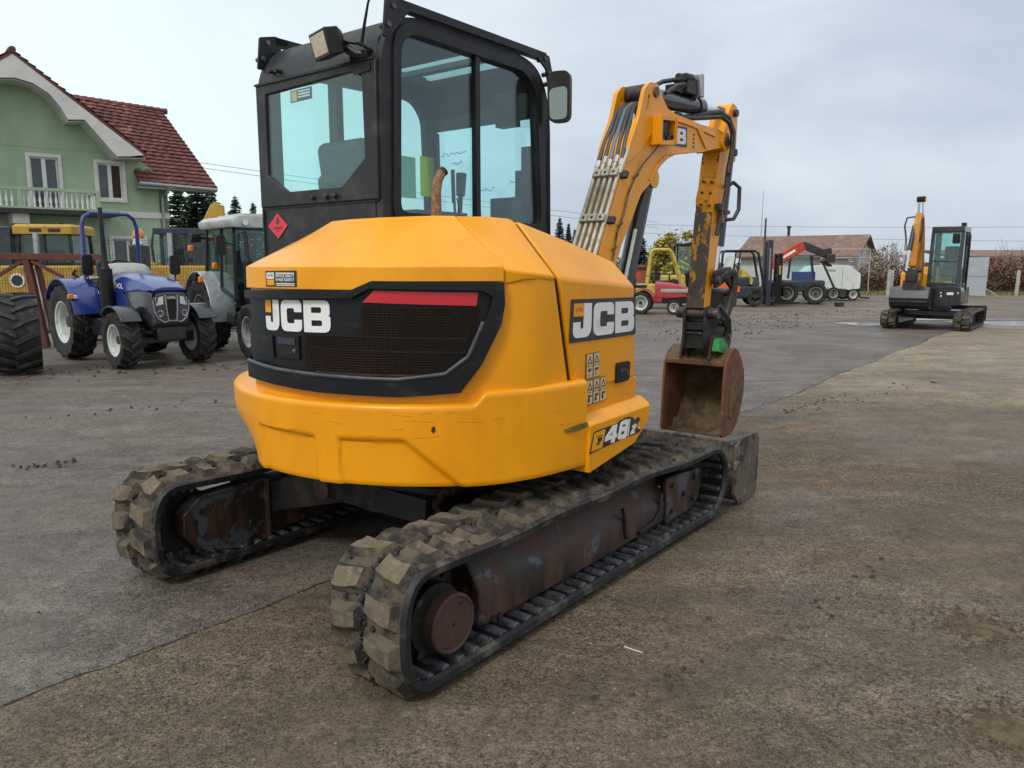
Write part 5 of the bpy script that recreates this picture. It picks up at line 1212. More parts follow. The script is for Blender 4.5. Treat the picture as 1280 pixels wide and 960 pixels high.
for y in (cy0 + .02, cy1 - .03): m.plate([[(cx0, cz0), (cx1 - .02, cz0), (cx1 - .18, cz1), (cx0, cz1)]], XZ, y, y + .006)
m.plate([[(cy0 + .05, 1.5), (cy1 - .05, 1.5), (cy1 - .05, cz1), (cy0 + .05, cz1)]], lambda u, v, w_: (cx0 + w_, u, v), -.003, .003); m.build('cab_glass', None, fe, smooth=0)
m = MB().m('seat_fabric'); m.box((.05, .28, 1.35), (.35, .42, .14)); m.box((-.12, .28, 1.72), (.12, .34, .62)); m.m('cat_yellow'); m.box((.4, .3, 1.14), (.1, .2, .06)); m.m('interior'); m.box((.2, .12, 1.45), (.3, .1, .3)); m.box((.2, .54, 1.45), (.3, .1, .3)); m.build('driver_seat', None, fe, bevel=.04)
m = MB().m('black_paint'); m.box((.60, .70, 2.16), (.10, .10, .24)); m.build('mirror', None, fe, bevel=.02); m = MB().m('black_paint'); m.box((.70, .46, 2.20), (.06, .16, .24)); m.build('mirror', None, fe, bevel=.02); m = MB().m('black_paint'); m.cyl((-.0, .5, 2.46), (0, .5, 2.60), .06); m.build('work_lamp', None, fe); m = MB().m('black_paint'); m.tube([(.1, .66, .95), (.1, .68, 2.3)], .02); m.build('grab_rail', None, fe, bevel=.02)
m = MB().m('white_decal'); m.box((.1, .852, .95), (.01, .01, .01)); m.box((1.004, .47, .88), (.008, .14, .06)); m.box((1.004, .27, .90), (.008, .03, .03)); m.box((1.004, .28, .82), (.008, .03, .05)); m.box((1.004, .64, .90), (.008, .03, .03)); m.build('front_marks', None, fe)
# boom folded up on the machine's right (image left), dipper hanging in front
BYF = -.30
m = MB().m('amber_paint')
bo2 = [(.80, .95), (.62, 1.35), (.70, 2.0), (.95, 2.62), (1.12, 2.78), (1.25, 2.70), (1.15, 2.50), (.98, 1.95), (.95, 1.35), (.98, .95)]
m.plate([rpoly(bo2, .05)], XZ, BYF - .09, BYF + .09); fb = m.build('boom', None, fe, bevel=.01)
m = MB().m('dark_steel'); m.box2((.75, BYF - .16, .68), (1.10, BYF + .16, 1.05)); m.build('kingpost', None, fe, bevel=.03)
m = MB().m('amber_paint'); m.plate([rpoly([(1.10, 2.74), (1.22, 2.82), (1.36, 2.55), (1.50, 1.55), (1.42, 1.48), (1.30, 1.60), (1.14, 2.50)], .03)], XZ, BYF - .07, BYF + .07); m.build('dipper', None, fe, bevel=.008)
m = MB().m('dark_blue'); m.cyl((1.30, BYF - .06, 2.50), (1.50, BYF - .10, 1.92), .055, 12); m.m('chrome'); m.cyl((1.50, BYF - .10, 1.92), (1.56, BYF - .12, 1.42), .028, 10); m.build('bucket_cylinder', None, fe)
m = MB().m('chrome'); m.cyl((1.02, BYF - .05, 2.70), (1.04, BYF - .05, 3.12), .028); m.cyl((1.02, BYF + .06, 2.70), (1.04, BYF + .03, 3.12), .02); m.m('soot'); m.cyl((1.04, BYF - .1, 3.14), (1.04, BYF + .08, 3.14), .07, 12); m.m('amber'); m.box((1.06, BYF + .08, 3.13), (.05, .05, .07)); m.build('dipper_cylinder', None, fe)
m = MB().m('hose'); m.tube([(1.2, BYF - .08, 2.72), (1.25, BYF - .25, 2.70), (1.25, BYF - .29, 2.5), (1.25, BYF - .24, 2.2), (1.3, BYF - .22, 2.0)], .02, 6); m.tube([(1.2, BYF + .1, 2.70), (1.3, BYF + .13, 2.4), (1.3, BYF + .05, 2.0)], .02, 6); m.m('alu'); m.box((1.32, BYF - .22, 1.98), (.06, .06, .16)); m.box((1.34, BYF + .06, 2.02), (.05, .05, .14)); m.build('hydraulic_hose', None, fe)
m = MB().m('black_gloss'); m.box2((1.38, BYF - .14, 1.16), (1.56, BYF + .12, 1.50)); m.cyl((1.45, BYF - .2, 1.44), (1.45, BYF + .2, 1.44), .06); m.box2((1.34, BYF - .2, .92), (1.5, BYF + .16, 1.2)); m.build('quick_hitch', None, fe, bevel=.03)
m = MB().m('black_gloss'); bs = [(1.18, .99), (1.42, 1.04), (1.60, .96), (1.68, .78), (1.62, .60), (1.42, .50), (1.20, .50)]
m.plate([bs + [(x * .985 + .01, z * .97 + .02) for x, z in reversed(bs)]], XZ, BYF - .42, BYF + .40); m.m('alu')
fbk = m.build('bucket', None, fe, smooth=30)
m = MB().m('black_gloss'); m.plate([bs], XZ, BYF - .44, BYF - .42); m.plate([bs], XZ, BYF + .40, BYF + .42); m.box2((1.60, BYF - .43, .68), (1.69, BYF + .41, .71)); m.build('side_plate', None, fbk, bevel=.005)
# ================================================================ far row of machines, buildings, trees, fences
def side_thing(name, label, cat, u, v, Y, rz=0, group=None):
    p = at(u, v, Y); return thing(name, label, cat, (p.x, p.y, 0), R(rz), group)
# ---- small red garden tractor
rt = side_thing('garden_tractor', 'small red tractor with white wheels and a grey bonnet beside the yellow roll frame', 'tractor', 823, 390, 25.2, -14); rt.scale = (1.22, 1.22, 1.22)
for x, r_, w_ in ((.42, .19, .16), (-.45, .30, .24)):
    for y in (-.36, .36): make_wheel(rt, (x, y, r_), r_, w_, r_ * .62, rim_m='rim_white', lugs=12, lug_h=.02, out=-1 if y < 0 else 1)
m = MB().m('red_paint'); m.loft([hood_ring(-.10, .20, .42, .84, .02), hood_ring(.30, .20, .42, .80, .02), hood_ring(.72, .18, .46, .72, .01)]); fender(m, (-.45, -.36, .30), .34, .24, 10, 150, .02); fender(m, (-.45, .36, .30), .34, .24, 10, 150, .02); m.box2((-.5, -.3, .3), (.1, .3, .42)); m.build('body', None, rt, bevel=.015, smooth=40)
m = MB().m('grey_plastic'); m.box2((.05, -.215, .56), (.76, .215, .66)); m.build('bonnet_band', None, rt, bevel=.02)
m = MB().m('black_paint'); m.box2((-.5, -.18, .28), (.78, .18, .44)); m.box((-.50, 0, .72), (.34, .34, .08)); m.box((-.66, 0, .86), (.06, .34, .26)); m.tube([(-.12, 0, .8), (-.24, 0, 1.0)], .018); m.lathe([(.14, 0), (.16, .01), (.14, .02)], (-.25, 0, .99), 'z', 16); m.build('seat_and_chassis', None, rt, bevel=.01)
# ---- yellow machine with open roll frame
yf = side_thing('forklift', 'yellow forklift frame with an open roll cage behind the red garden tractor', 'forklift', 829, 378, 28.5, -8)
m = MB().m('pale_yellow')
for y in (-.5, .5):
    m.tube([(-.62, y, .55), (-.60, y, 1.0), (-.48, y, 2.05), (-.40, y, 2.12), (.12, y, 2.12), (.24, y, 2.02), (.62, y, .95), (.66, y, .6)], .055, 8)
for x in (-.42, .14): m.bar((x, -.5, 2.12), (x, .5, 2.12), .07, .06)
m.build('roll_cage', None, yf)
m = MB().m('pale_yellow'); m.box2((-1.0, -.55, .35), (-.1, .55, .88)); m.box2((-.1, -.5, .25), (.95, .5, .55)); m.build('body', None, yf, bevel=.05)
m = MB().m('black_paint'); m.box((-.1, 0, .95), (.4, .45, .12)); m.box((-.3, 0, 1.25), (.1, .42, .5)); m.tube([(.3, 0, .6), (.18, 0, 1.2)], .03); m.lathe([(.16, 0), (.19, .01), (.16, .02)], (.17, 0, 1.2), 'z', 14); m.build('driver_seat', None, yf, bevel=.03)
m = MB().m('red_orange'); m.lathe([(0, 0), (.12, 0), (.12, .06), (0, .06)], (-.92, -.58, 1.2), 'y', 14); m.build('red_lamp', None, yf)
for x, r_ in ((-.7, .28), (.7, .32)):
    for y in (-.5, .5): make_wheel(yf, (x, y, r_), r_, .24, r_ * .5, rim_m='rim_grey', lugs=0, out=-1 if y < 0 else 1)
# ---- yellow machine with pale blue glass half behind the dipper
yg = side_thing('wheel_loader', 'yellow loader with pale blue cab glass partly hidden by the excavator dipper', 'wheel loader', 853, 378, 33, -5)
m = MB().m('pale_yellow'); m.box2((-.9, -.7, .5), (1.6, .7, 1.15)); m.build('body', None, yg, bevel=.06)
m = MB().m('black_paint')
for x in (-.35, .55):
    for y in (-.55, .55): m.bar((x, y, 1.1), (x, y, 2.35), .07, .07)
m.box2((-.45, -.62, 2.35), (.65, .62, 2.46)); m.build('cab_frame', None, yg)
m = MB().m('teal_glass'); m.loft([[(x, y, z) for x, y in ((-.33, -.54), (.53, -.54), (.53, .54), (-.33, .54))] for z in (1.15, 2.35)], caps=False); m.build('cab_glass', None, yg, smooth=0)
for x in (-.5, 1.1):
    for y in (-.8, .8): make_wheel(yg, (x, y, .5), .5, .36, .26, rim_m='pale_yellow', lugs=12, out=-1 if y < 0 else 1, hubs=False)
# ---- dark forklift with orange side
fk = side_thing('forklift', 'dark forklift with an orange side panel and yellow seat support, mast to the right', 'forklift', 928, 383, 30, -6)
m = MB().m('dark_blue'); m.box2((-1.1, -.5, .30), (.62, .5, .78)); m.box2((-.55, -.48, .75), (.15, .48, 1.12)); m.build('body', None, fk, bevel=.06)
m = MB().m('orange_paint'); m.plate([rpoly([(-1.12, .58), (-1.10, 1.0), (-.85, .86), (-.22, .78), (-.22, .55)], .03)], XZ, -.53, -.50); m.plate([rpoly([(-1.12, .58), (-1.10, 1.0), (-.85, .86), (-.22, .78), (-.22, .55)], .03)], XZ, .50, .53); m.build('side_panel', None, fk, bevel=.01)
m = MB().m('pale_yellow'); m.plate([rpoly([(-.22, 1.05), (-.10, 1.05), (.22, .82), (.30, 1.0), (.05, 1.30), (-.12, 1.42)], .03)], XZ, -.42, .42); m.build('seat_support', None, fk, bevel=.02)
m = MB().m('black_paint')
for y in (-.46, .46):
    m.tube([(-.95, y, .8), (-.90, y, 2.0), (-.80, y, 2.10), (.30, y, 2.10), (.42, y, 2.0), (.66, y, .8)], .045, 8); m.bar((-.35, y, 1.0), (-.25, y, 2.08), .05, .05)
for k in range(6): m.bar((-.8 + .2 * k, -.46, 2.1), (-.8 + .2 * k, .46, 2.1), .03, .03)
m.build('overhead_guard', None, fk)
m = MB().m('white_paint'); m.plate([rpoly([(-.80, 1.12), (-.55, 1.2), (-.42, 1.9), (-.62, 1.95)], .05)], XZ, -.40, .40); m.build('seat_back', None, fk, bevel=.03)
m = MB().m('green_dark'); m.box((.35, -.2, .95), (.3, .4, .35)); m.build('dashboard', None, fk, bevel=.04)
for x, r_ in ((-.72, .30), (.38, .34)):
    for y in (-.46, .46): make_wheel(fk, (x, y, r_), r_, .24, r_ * .55, rim_m='rust_frame', lugs=0, out=-1 if y < 0 else 1)
m = MB().m('dark_blue')
for y in (-.34, .22): m.box2((.80, y, .06), (.98, y + .12, 2.50)); 
for z in (.25, 1.2, 2.42): m.box2((.84, -.22, z), (.94, .22, z + .09))
m.m('black_paint'); m.box2((1.0, -.45, .35), (1.06, .45, .75)); m.box2((1.02, -.35, .10), (1.9, -.25, .15)); m.box2((1.02, .25, .10), (1.9, .35, .15)); m.tube([(.9, 0, .2), (.9, 0, 2.3)], .05); m.m('alu'); m.box2((.86, -.345, 1.0), (.9, -.341, 2.2)); m.build('mast', None, fk, bevel=.01)
# ---- second mast of another forklift
fk2 = side_thing('forklift', 'black forklift mast with a yellow chain standing just left of the telehandler wheel', 'forklift', 968, 381, 30.8, -6)
m = MB().m('black_paint')
for y in (-.36, .24): m.box2((-.02, y, .05), (.16, y + .12, 2.02))
for z in (.3, 1.1, 1.94): m.box2((.02, -.24, z), (.12, .24, z + .08))
m.box2((-.25, -.42, .3), (-.02, .42, .9)); m.box2((.2, -.5, .35), (.26, .5, .72)); m.box2((.2, -.34, .08), (.9, -.24, .13)); m.build('mast', None, fk2, bevel=.01)
m = MB().m('pale_yellow'); m.box2((.02, -.372, 1.2), (.10, -.362, 1.55)); m.tube([(.07, -.1, .3), (.07, -.1, 1.9)], .02, 6); m.build('chain', None, fk2)
for y in (-.5, .5): make_wheel(fk2, (-.28, y, .28), .28, .2, .15, rim_m='rim_grey', lugs=0, out=-1 if y < 0 else 1)
# ---- telehandler with red boom
th_ = side_thing('telehandler', 'telehandler with a raised red boom, blue cab and big grey wheels', 'telehandler', 993, 380, 32.2, -18)
for x in (-.35, .75):
    for y in (-.75, .75): make_wheel(th_, (x, y, .44), .44, .36, .25, rim_m='rim_grey', lugs=14, out=-1 if y < 0 else 1)
m = MB().m('dark_blue'); m.box2((-1.3, -.6, .5), (1.1, .6, .95)); m.build('chassis', None, th_, bevel=.05)
m = MB().m('red_orange'); m.box2((-.95, -.66, .5), (-.62, .66, .95)); m.build('battery_box', None, th_, bevel=.02)
m = MB().m('red_orange'); m.bar((-1.15, -.30, 1.50), (.22, -.30, 2.38), .34, .40, up=(0, 0, 1)); bm2 = m.build('boom', None, th_, bevel=.03)
m = MB().m('white_decal'); m.bar((-.72, -.473, 1.77), (-.10, -.473, 2.17), .004, .10); m.build('boom_lettering', None, bm2)
m = MB().m('dark_steel'); m.bar((.16, -.30, 2.40), (1.10, -.30, 1.98), .28, .30); m.box((1.25, -.2, 1.84), (.34, .9, .34)); m.bar((.85, -.3, 2.05), (1.3, -.3, 2.12), .1, .3); m.bar((.95, -.5, 1.72), (1.3, .3, 1.55), .2, .1); m.build('boom_head', None, th_, bevel=.03)
m = MB().m('dark_steel')
for y in (-.5, -.05): m.bar((1.02, y, 1.60), (1.50, y, .60), .05, .06)
m.build('lifting_fork', None, th_)
m = MB().m('dull_blue'); m.box2((-.15, .0, .9), (.75, .7, 1.3)); m.m('dark_blue')
for x, y in ((-.3, .02), (-.3, .68), (.70, .02), (.70, .68)): m.bar((x, y, 1.0), (x * .8, y, 1.95), .07, .07)
m.build('cab_frame', None, th_, bevel=.02)
m = MB().m('teal_glass'); m.loft([[(x, y, 1.25) for x, y in ((-.28, .04), (.68, .04), (.68, .66), (-.28, .66))], [(x, y, 1.93) for x, y in ((-.23, .04), (.54, .04), (.54, .66), (-.23, .66))]], caps=False); m.build('cab_glass', None, th_, smooth=0)
m = MB().m('white_paint'); m.loft([[(x, y, z) for x, y in rpoly([(-.10, -.02), (.85, -.02), (.85, .74), (-.10, .74)], .1)] for z in (1.94, 2.02)]); m.build('cab_roof', None, th_, bevel=.03)
# ---- white lift machine with railing
wl_ = side_thing('platform_lift', 'white wheeled platform machine with a grey guard rail on top in front of the shed', 'platform lift', 1034, 376, 35.0, -4); wl_.scale = (1.22, 1.22, 1.22)
m = MB().m('white_paint'); m.plate([rpoly([(-1.05, .50), (-1.05, .95), (-.72, 1.25), (.10, 1.30), (.55, 1.28), (.95, .98), (.95, .45), (.6, .40), (-.6, .40)], .06)], XZ, -.55, .55); m.build('body', None, wl_, bevel=.03)
m = MB().m('dark_blue'); m.text('Ehlis', lambda u, v, d_: (-.12 + u, -.553, 1.10 + v), .34, .10, bold=.01); m.plate([[(.30, .45), (.31, .45), (.31, 1.25), (.30, 1.25)]], XZ, -.554, -.551); m.build('lettering', None, wl_, smooth=0)
m = MB().m('galv'); 
P_ = [(-.15, -.5), (1.25, -.5), (1.25, .5), (-.15, .5)]
for x, y in P_: m.tube([(x, y, 1.25 if x < 1 else .3), (x, y, 1.85)], .022, 6)
for z in (1.55, 1.85): m.tube([(x, y, z) for x, y in P_], .020, 6, closed=True)
m.build('guard_rail', None, wl_)
m = MB().m('dark_steel'); m.tube([(1.05, -.4, 1.2), (.78, -.4, .9), (.85, -.4, .5), (1.05, -.4, .12), (1.35, -.4, .10)], .035, 6); m.box2((.95, -.4, .35), (1.15, .4, .9)); m.bar((-.55, -.5, .45), (.5, -.5, .38), .1, .1); m.build('undercarriage', None, wl_)
for x, r_, rm in ((.02, .26, 'rim_grey'), (.72, .23, 'rim_white')):
    for y in (-.5, .5): make_wheel(wl_, (x, y, r_), r_, .18, r_ * .6, rim_m=rm, lugs=0, out=-1 if y < 0 else 1)
# ---- stray block on the mud
p = gr(1049, 383); m = MB().m('dark_steel'); m.box((p.x, p.y, .08), (.30, .2, .16), rot=Matrix.Rotation(.3, 3, 'Z')); tag(m.build('wooden_block', None, None, bevel=.015), 'small dark block lying on the mud below the white platform lift', 'block')

# ================================================================ green house
hx, hy = Vector((.766, .643, 0)), Vector((-.643, .766, 0)); HO = Vector((-12.4, 28.0, 0))
hs = thing('house', 'pale green two storey house with a red tiled roof and white arched gable', 'house', HO, math.atan2(.643, .766))
GX, GZ, SL = -4.32, 7.97, .757
def gz(x): return GZ - SL * abs(x - GX)
def wall_with(loops, name, y0, y1):
    m = MB().m('house_green'); m.plate(loops, XZ, y0, y1); return m.build(name, None, hs, smooth=0)
wd = [(-2.06, 3.82), (-1.30, 3.78), (-1.30, 4.97), (-2.06, 5.0)]
dd = [(-4.02, 3.3), (-3.22, 3.3), (-3.22, 5.02), (-4.02, 5.04)]
gw = [(-1.75, .9), (-.75, .9), (-.75, 2.45), (-1.75, 2.45)]
wall_with([[(-9.5, 0), (.15, 0), (.15, 4.45), (-.35, 4.9), (GX, GZ - .2), (-9.5, 4.1)], wd, dd, gw], 'front_wall', 0, .3)
m = MB().m('house_green'); m.plate([[(0.0, 0), (5.2, 0), (5.2, 4.6), (3.3, 7.3), (0.0, 4.4)]], lambda u, v, w_: (w_, u, v), -.15, .148); m.build('side_wall', None, hs, smooth=0)
m = MB().m('plaster_white'); m.box2((-1.48, -.03, 3.20), (.165, -.0, 3.40)); m.box2((.15, -.03, 3.20), (.18, 4, 3.40)); m.build('string_course', None, hs)
m = MB().m('house_green'); m.box2((-9.5, -.012, 5.30), (-1.6, 0, 5.33)); m.build('wall_moulding', None, hs)
def window(xl, xr, zb, zt, name='window', two=.5, arch=.11, dark_right=False):
    m = MB().m('plaster_white'); m.plate([[(xl - arch, zb - arch), (xr + arch, zb - arch), (xr + arch, zt + arch), (xl - arch, zt + arch)], [(xl, zb), (xr, zb), (xr, zt), (xl, zt)]], XZ, -.05, .10)
    fr = m.build(name, None, hs, bevel=.01)
    m = MB().m('white_paint'); xm = xl + (xr - xl) * two
    m.box2((xl, .05, zb), (xl + .05, .11, zt)); m.box2((xr - .05, .05, zb), (xr, .11, zt)); m.box2((xl + .05, .05, zt - .05), (xr - .05, .11, zt)); m.box2((xl + .05, .05, zb), (xr - .05, .11, zb + .05)); m.box2((xm - .06, .045, zb + .05), (xm + .06, .105, zt - .05)); m.build('sash', None, fr)
    m = MB().m('window_dark'); m.box2((xl + .05, .085, zb + .05), (xm - .06, .095, zt - .05)); 
    m.m('curtain' if dark_right else 'window_dark'); m.box2((xm + .06, .085, zb + .05), (xr - .05, .095, zt - .05)); m.build('pane', None, fr)
    return fr
window(-2.06, -1.30, 3.80, 4.97, dark_right=True); window(-1.75, -.75, .9, 2.45)
fr = window(-4.02, -3.22, 3.35, 5.02, name='balcony_door')
# white arched barge board and soffit
barge_o = [(-9.2, gz(-9.2) + .02), (GX, GZ), (-.70, 5.25), (-.76, 5.17)]
arch_ = [(-1.65, 5.12), (-1.95, 5.40), (-2.45, 5.98), (-2.62, 6.14), (-3.1, 6.10), (-3.15, 6.26), (-3.42, 6.72), (-3.75, 7.0), (-4.1, 7.14), (-4.32, 7.16), (-4.7, 7.12), (-5.1, 6.98), (-5.5, 6.7), (-5.75, 6.2), (-6.2, 6.1), (-9.2, 3.6)]
m = MB().m('plaster_white'); m.plate([[(-.70, 5.26), (-1.2, 5.17), (-1.62, 5.13)] + [(-2.50, 6.20), (-2.97, 6.15), (-3.13, 6.48), (-3.42, 6.86), (-3.85, 7.13), (-4.32, 7.22), (-4.85, 7.14), (-5.25, 6.86), (-5.5, 6.48), (-5.67, 6.15), (-6.1, 6.2), (-9.2, 3.8), (-9.2, gz(-9.2)), (GX, GZ)]], XZ, -.85, -.75); m.build('barge_board', None, hs, smooth=0)
m = MB().m('soffit')
sf = [(-.72, 5.16), (-1.62, 5.11), (-2.50, 6.18), (-2.97, 6.12), (-3.13, 6.46), (-3.42, 6.84), (-3.85, 7.11), (-4.32, 7.20), (-4.85, 7.12), (-5.25, 6.84), (-5.5, 6.46), (-5.67, 6.12), (-6.1, 6.18), (-9.2, 3.78)]
m.loft([[(x, -.75, z), (x, .02, z), (x, .02, z - .03), (x, -.75, z - .03)] for x, z in sf]); m.build('soffit', None, hs, smooth=0)
# tiled roofs: courses of overlapping tiles
def tiled(p00, p01, p10, p11, n, name, thick=.05, left=None):
    """courses run from p00-p01 (eave) up to p10-p11 (ridge)"""
    p00, p01, p10, p11 = map(Vector, (p00, p01, p10, p11)); nrm = (p01 - p00).cross(p10 - p00).normalized()
    if nrm.z < 0: nrm = -nrm
    m = MB().m('tile_red')
    for k in range(n):
        a0, a1 = k / n, (k + 1.0) / n
        L0, L1 = p00.lerp(p10, a0), p00.lerp(p10, a1); R0, R1 = p01.lerp(p11, a0), p01.lerp(p11, a1)
        if left:
            xl = left(L0.z)
            if xl < R0.x: L0 = L0.lerp(R0, (xl - L0.x) / (R0.x - L0.x)); L1 = L1.lerp(R1, (xl - L1.x) / (R1.x - L1.x))
        nt_ = max(4, int((R0 - L0).length / .30)); off = .15 if k % 2 else 0
        for j in range(nt_):
            t0, t1 = j / nt_, (j + .96) / nt_
            h0 = .050 + rnd.uniform(-.008, .012)
            q0, q1, q2, q3 = L0.lerp(R0, t0), L0.lerp(R0, t1), L1.lerp(R1, t1), L1.lerp(R1, t0)
            mid0, mid1 = q0.lerp(q1, .5), q3.lerp(q2, .5)
            vs = [m.v(q0 + nrm * h0), m.v(mid0 + nrm * (h0 + .03)), m.v(q1 + nrm * h0), m.v(q2 + nrm * .012), m.v(mid1 + nrm * .03), m.v(q3 + nrm * .012), m.v(q0), m.v(q1)]
            m.face((vs[0], vs[1], vs[4], vs[5])); m.face((vs[1], vs[2], vs[3], vs[4])); m.face((vs[6], vs[7], vs[2], vs[1], vs[0]))
    cs = (p00, p01, p11, p10)
    if left: cs = (Vector((-.90, p00.y, p00.z)), p01, p11, p00.lerp(p10, .3) + Vector((.25, 0, 0)))
    vs = [m.v(p - nrm * .08) for p in cs]; ws = [m.v(p - nrm * .002) for p in cs]
    m.face(vs); m.face(ws)
    for i in range(4): m.face((vs[i], vs[(i + 1) % 4], ws[(i + 1) % 4], ws[i]))
    return m.build(name, None, hs, smooth=0, recalc=False)
ry = 3.5
tiled((-1.15, -.55, 4.38), (1.75, -.55, 4.33), (-1.15, ry, 7.66), (1.20, ry, 7.52), 21, 'main_roof', left=lambda z: min(-.90, GX + (GZ - z) / SL - .12))
tiled((1.75, 7.4, 4.33), (-3.4, 7.4, 4.38), (1.20, ry + .02, 7.50), (-3.4, ry + .02, 7.64), 12, 'rear_roof')
tiled((-.70, -.86, 5.30), (-.70, 3.2, 5.30), (GX, -.86, GZ + .04), (GX, 3.2, GZ + .04), 19, 'gable_roof')
tiled((-9.2, 3.2, gz(-9.2) + .04), (-9.2, -.86, gz(-9.2) + .04), (GX - .02, 3.2, GZ + .03), (GX - .02, -.86, GZ + .03), 14, 'gable_roof')
m = MB().m('tile_red')
for k in range(16): m.tube([(GX, -.9 + k * .26, GZ + .06), (GX, -.9 + k * .26 + .28, GZ + .075)], [.10, .115], 8)
m.build('ridge_tiles', None, hs); m = MB().m('tile_red')
for k in range(17): m.tube([(-3.0 + k * .255, ry, 7.68 - k * .0085), (-3.0 + k * .255 + .28, ry, 7.69 - k * .0085)], [.10, .115], 8)
m.build('ridge_tiles', None, hs)
m = MB().m('gutter'); m.tube([(-.92, -.62, 4.33), (1.70, -.62, 4.26)], .065, 8); m.box2((-.90, -.56, 4.18), (1.70, .0, 4.24)); gt = m.build('gutter', None, hs)
m = MB().m('gutter'); m.tube([(.02, -.62, 4.27), (.02, -.55, 4.10), (-.06, -.08, 3.95), (-.06, -.08, .1)], .05, 8); m.build('downpipe', None, hs)
# balcony
m = MB().m('house_green'); m.box2((-7.5, -1.2, 3.30), (-1.78, 0, 3.36)); m.m('dark_steel'); m.box2((-7.5, -1.22, 3.16), (-1.75, 0, 3.298)); m.m('plaster_white'); m.box2((-4.75, -1.0, 2.85), (-4.3, -.0, 3.158)); bal = m.build('balcony', None, hs)
m = MB().m('house_green'); m.box2((-7.5, -1.2, 3.86), (-2.3, -1.08, 3.95)); m.box2((-2.42, -1.2, 3.36), (-2.30, -1.08, 3.86)); m.box2((-4.60, -1.2, 3.36), (-4.48, -1.08, 3.86)); m.box2((-2.42, -1.08, 3.86), (-2.30, 0, 3.95)); m.build('balcony_rail', None, bal)
for k in range(34):
    x = -7.4 + k * .148
    if x > -2.5: break
    if abs(x + 4.54) < .09: continue
    m = MB().m('plaster_white'); m.lathe([(.035, 3.362), (.035, 3.40), (.022, 3.44), (.042, 3.55), (.022, 3.70), (.022, 3.78), (.035, 3.82), (.035, 3.858)], (x, -1.14, 0), 'z', 8); m.build('baluster', None, bal)
for k in range(6):
    m = MB().m('plaster_white'); m.lathe([(.035, 3.362), (.022, 3.44), (.042, 3.55), (.022, 3.70), (.035, 3.858)], (-2.36, -.95 + k * .15, 0), 'z', 8); m.build('baluster', None, bal)
# ---- fence of green wire panels on grey posts
fn_ = thing('wire_fence', 'green welded wire fence on grey posts in front of the green house', 'fence', (0, 0, 0))
F0, F1 = Vector((-15.2, 15.3, 0)), Vector((-3.2, 16.0, 0)); fd = (F1 - F0).normalized(); FL = (F1 - F0).length
m = MB().m('fence_green'); n = int(FL / .055)
for k in range(n):
    p = F0 + fd * (k * .055); m.box((p.x, p.y, 1.12), (.006, .006, 2.0))
for z in (.2, .7, 1.2, 1.7, 2.0): 
    for dz in (0, .05): m.bar(F0 + Vector((0, 0, z + dz)), F1 + Vector((0, 0, z + dz)), .006, .006)
m.build('wire_panel', None, fn_, smooth=0)
for u in (-60, 50, 131, 212, 292):
    p = at(u, 350, 15.6); t_ = (p.x - F0.x) / fd.x; p = F0 + fd * t_
    m = MB().m('galv'); m.box((p.x, p.y - .05, 1.10), (.08, .06, 2.2)); m.build('post', None, fn_)
m = MB().m('concrete'); m.bar(F0 + Vector((0, 0, .08)), F1 + Vector((0, 0, .08)), .12, .2); m.build('plinth', None, fn_)
# weeds along the fence foot
q = random.Random(3); g = MB().m('grass')
for k in range(900):
    p = F0 + fd * q.uniform(0, FL) + Vector((0, q.uniform(-.35, .1), 0)); h_ = q.uniform(.04, .22); dx, dy = q.uniform(-.08, .08), q.uniform(-.05, .05)
    vs = [g.v((p.x - .008, p.y, 0)), g.v((p.x + .008, p.y, 0)), g.v((p.x + dx, p.y + dy, h_))]; g.face(vs)
tag(g.build('fence_weeds', None, None, smooth=0), kind='stuff')

# ================================================================ shed, brick buildings, verge, sheet gate, posts
sh = thing('shed', 'grey walled shed with a brown tiled roof beyond the row of forklifts', 'shed', at(1006, 360, 54), R(-34)); sh.location.z = 0
m = MB().m('shed_wall'); m.plate([[(-3.0, 0), (3.0, 0), (3.0, 2.2), (0, 3.45), (-3.0, 2.2)]], lambda u, v, w_: (w_, u, v), 3.45, 3.65); m.plate([[(-3.0, 0), (3.0, 0), (3.0, 2.2), (0, 3.45), (-3.0, 2.2)]], lambda u, v, w_: (w_, u, v), -3.65, -3.45); m.box2((-3.45, -3.0, 0), (3.45, -2.85, 2.18)); m.box2((-3.45, 2.85, 0), (3.45, 3.0, 2.18)); m.build('wall', None, sh, smooth=0)
m = MB().m('tile_brown')
for s_ in (-1, 1): m.loft([[(x, s_ * 3.45, 2.05), (x, s_ * 3.45, 2.17), (x, 0, 3.60), (x, 0, 3.48)] for x in (-4.0, 4.0)])
rfs = m.build('roof', None, sh, smooth=0)
m = MB().m('dark_steel'); m.cyl((-1.35, .2, 3.4), (-1.35, .2, 4.15), .10, 10); m.cyl((-1.35, .2, 4.15), (-1.35, .2, 4.3), .15, 10); m.build('chimney', None, rfs)
m = MB().m('window_dark'); m.box2((1.2, -3.02, 1.0), (1.9, -2.99, 1.6)); m.build('window', None, sh)
bh = thing('brick_wall', 'low red brick wall behind the yellow roll cage forklift', 'wall', at(797, 360, 48)); bh.location.z = 0
m = MB().m('brick'); m.box2((-1.2, -.15, 0), (1.6, .15, 1.45)); m.build('wall_body', None, bh, bevel=.02); m = MB().m('tile_brown'); m.box2((-1.3, -.3, 1.45), (1.7, .3, 1.6)); m.build('coping', None, bh)
br = thing('brick_outbuilding', 'long low brick outbuilding with a rusty red roof edge behind the grey sheet', 'outbuilding', at(1290, 360, 50)); br.location.z = 0
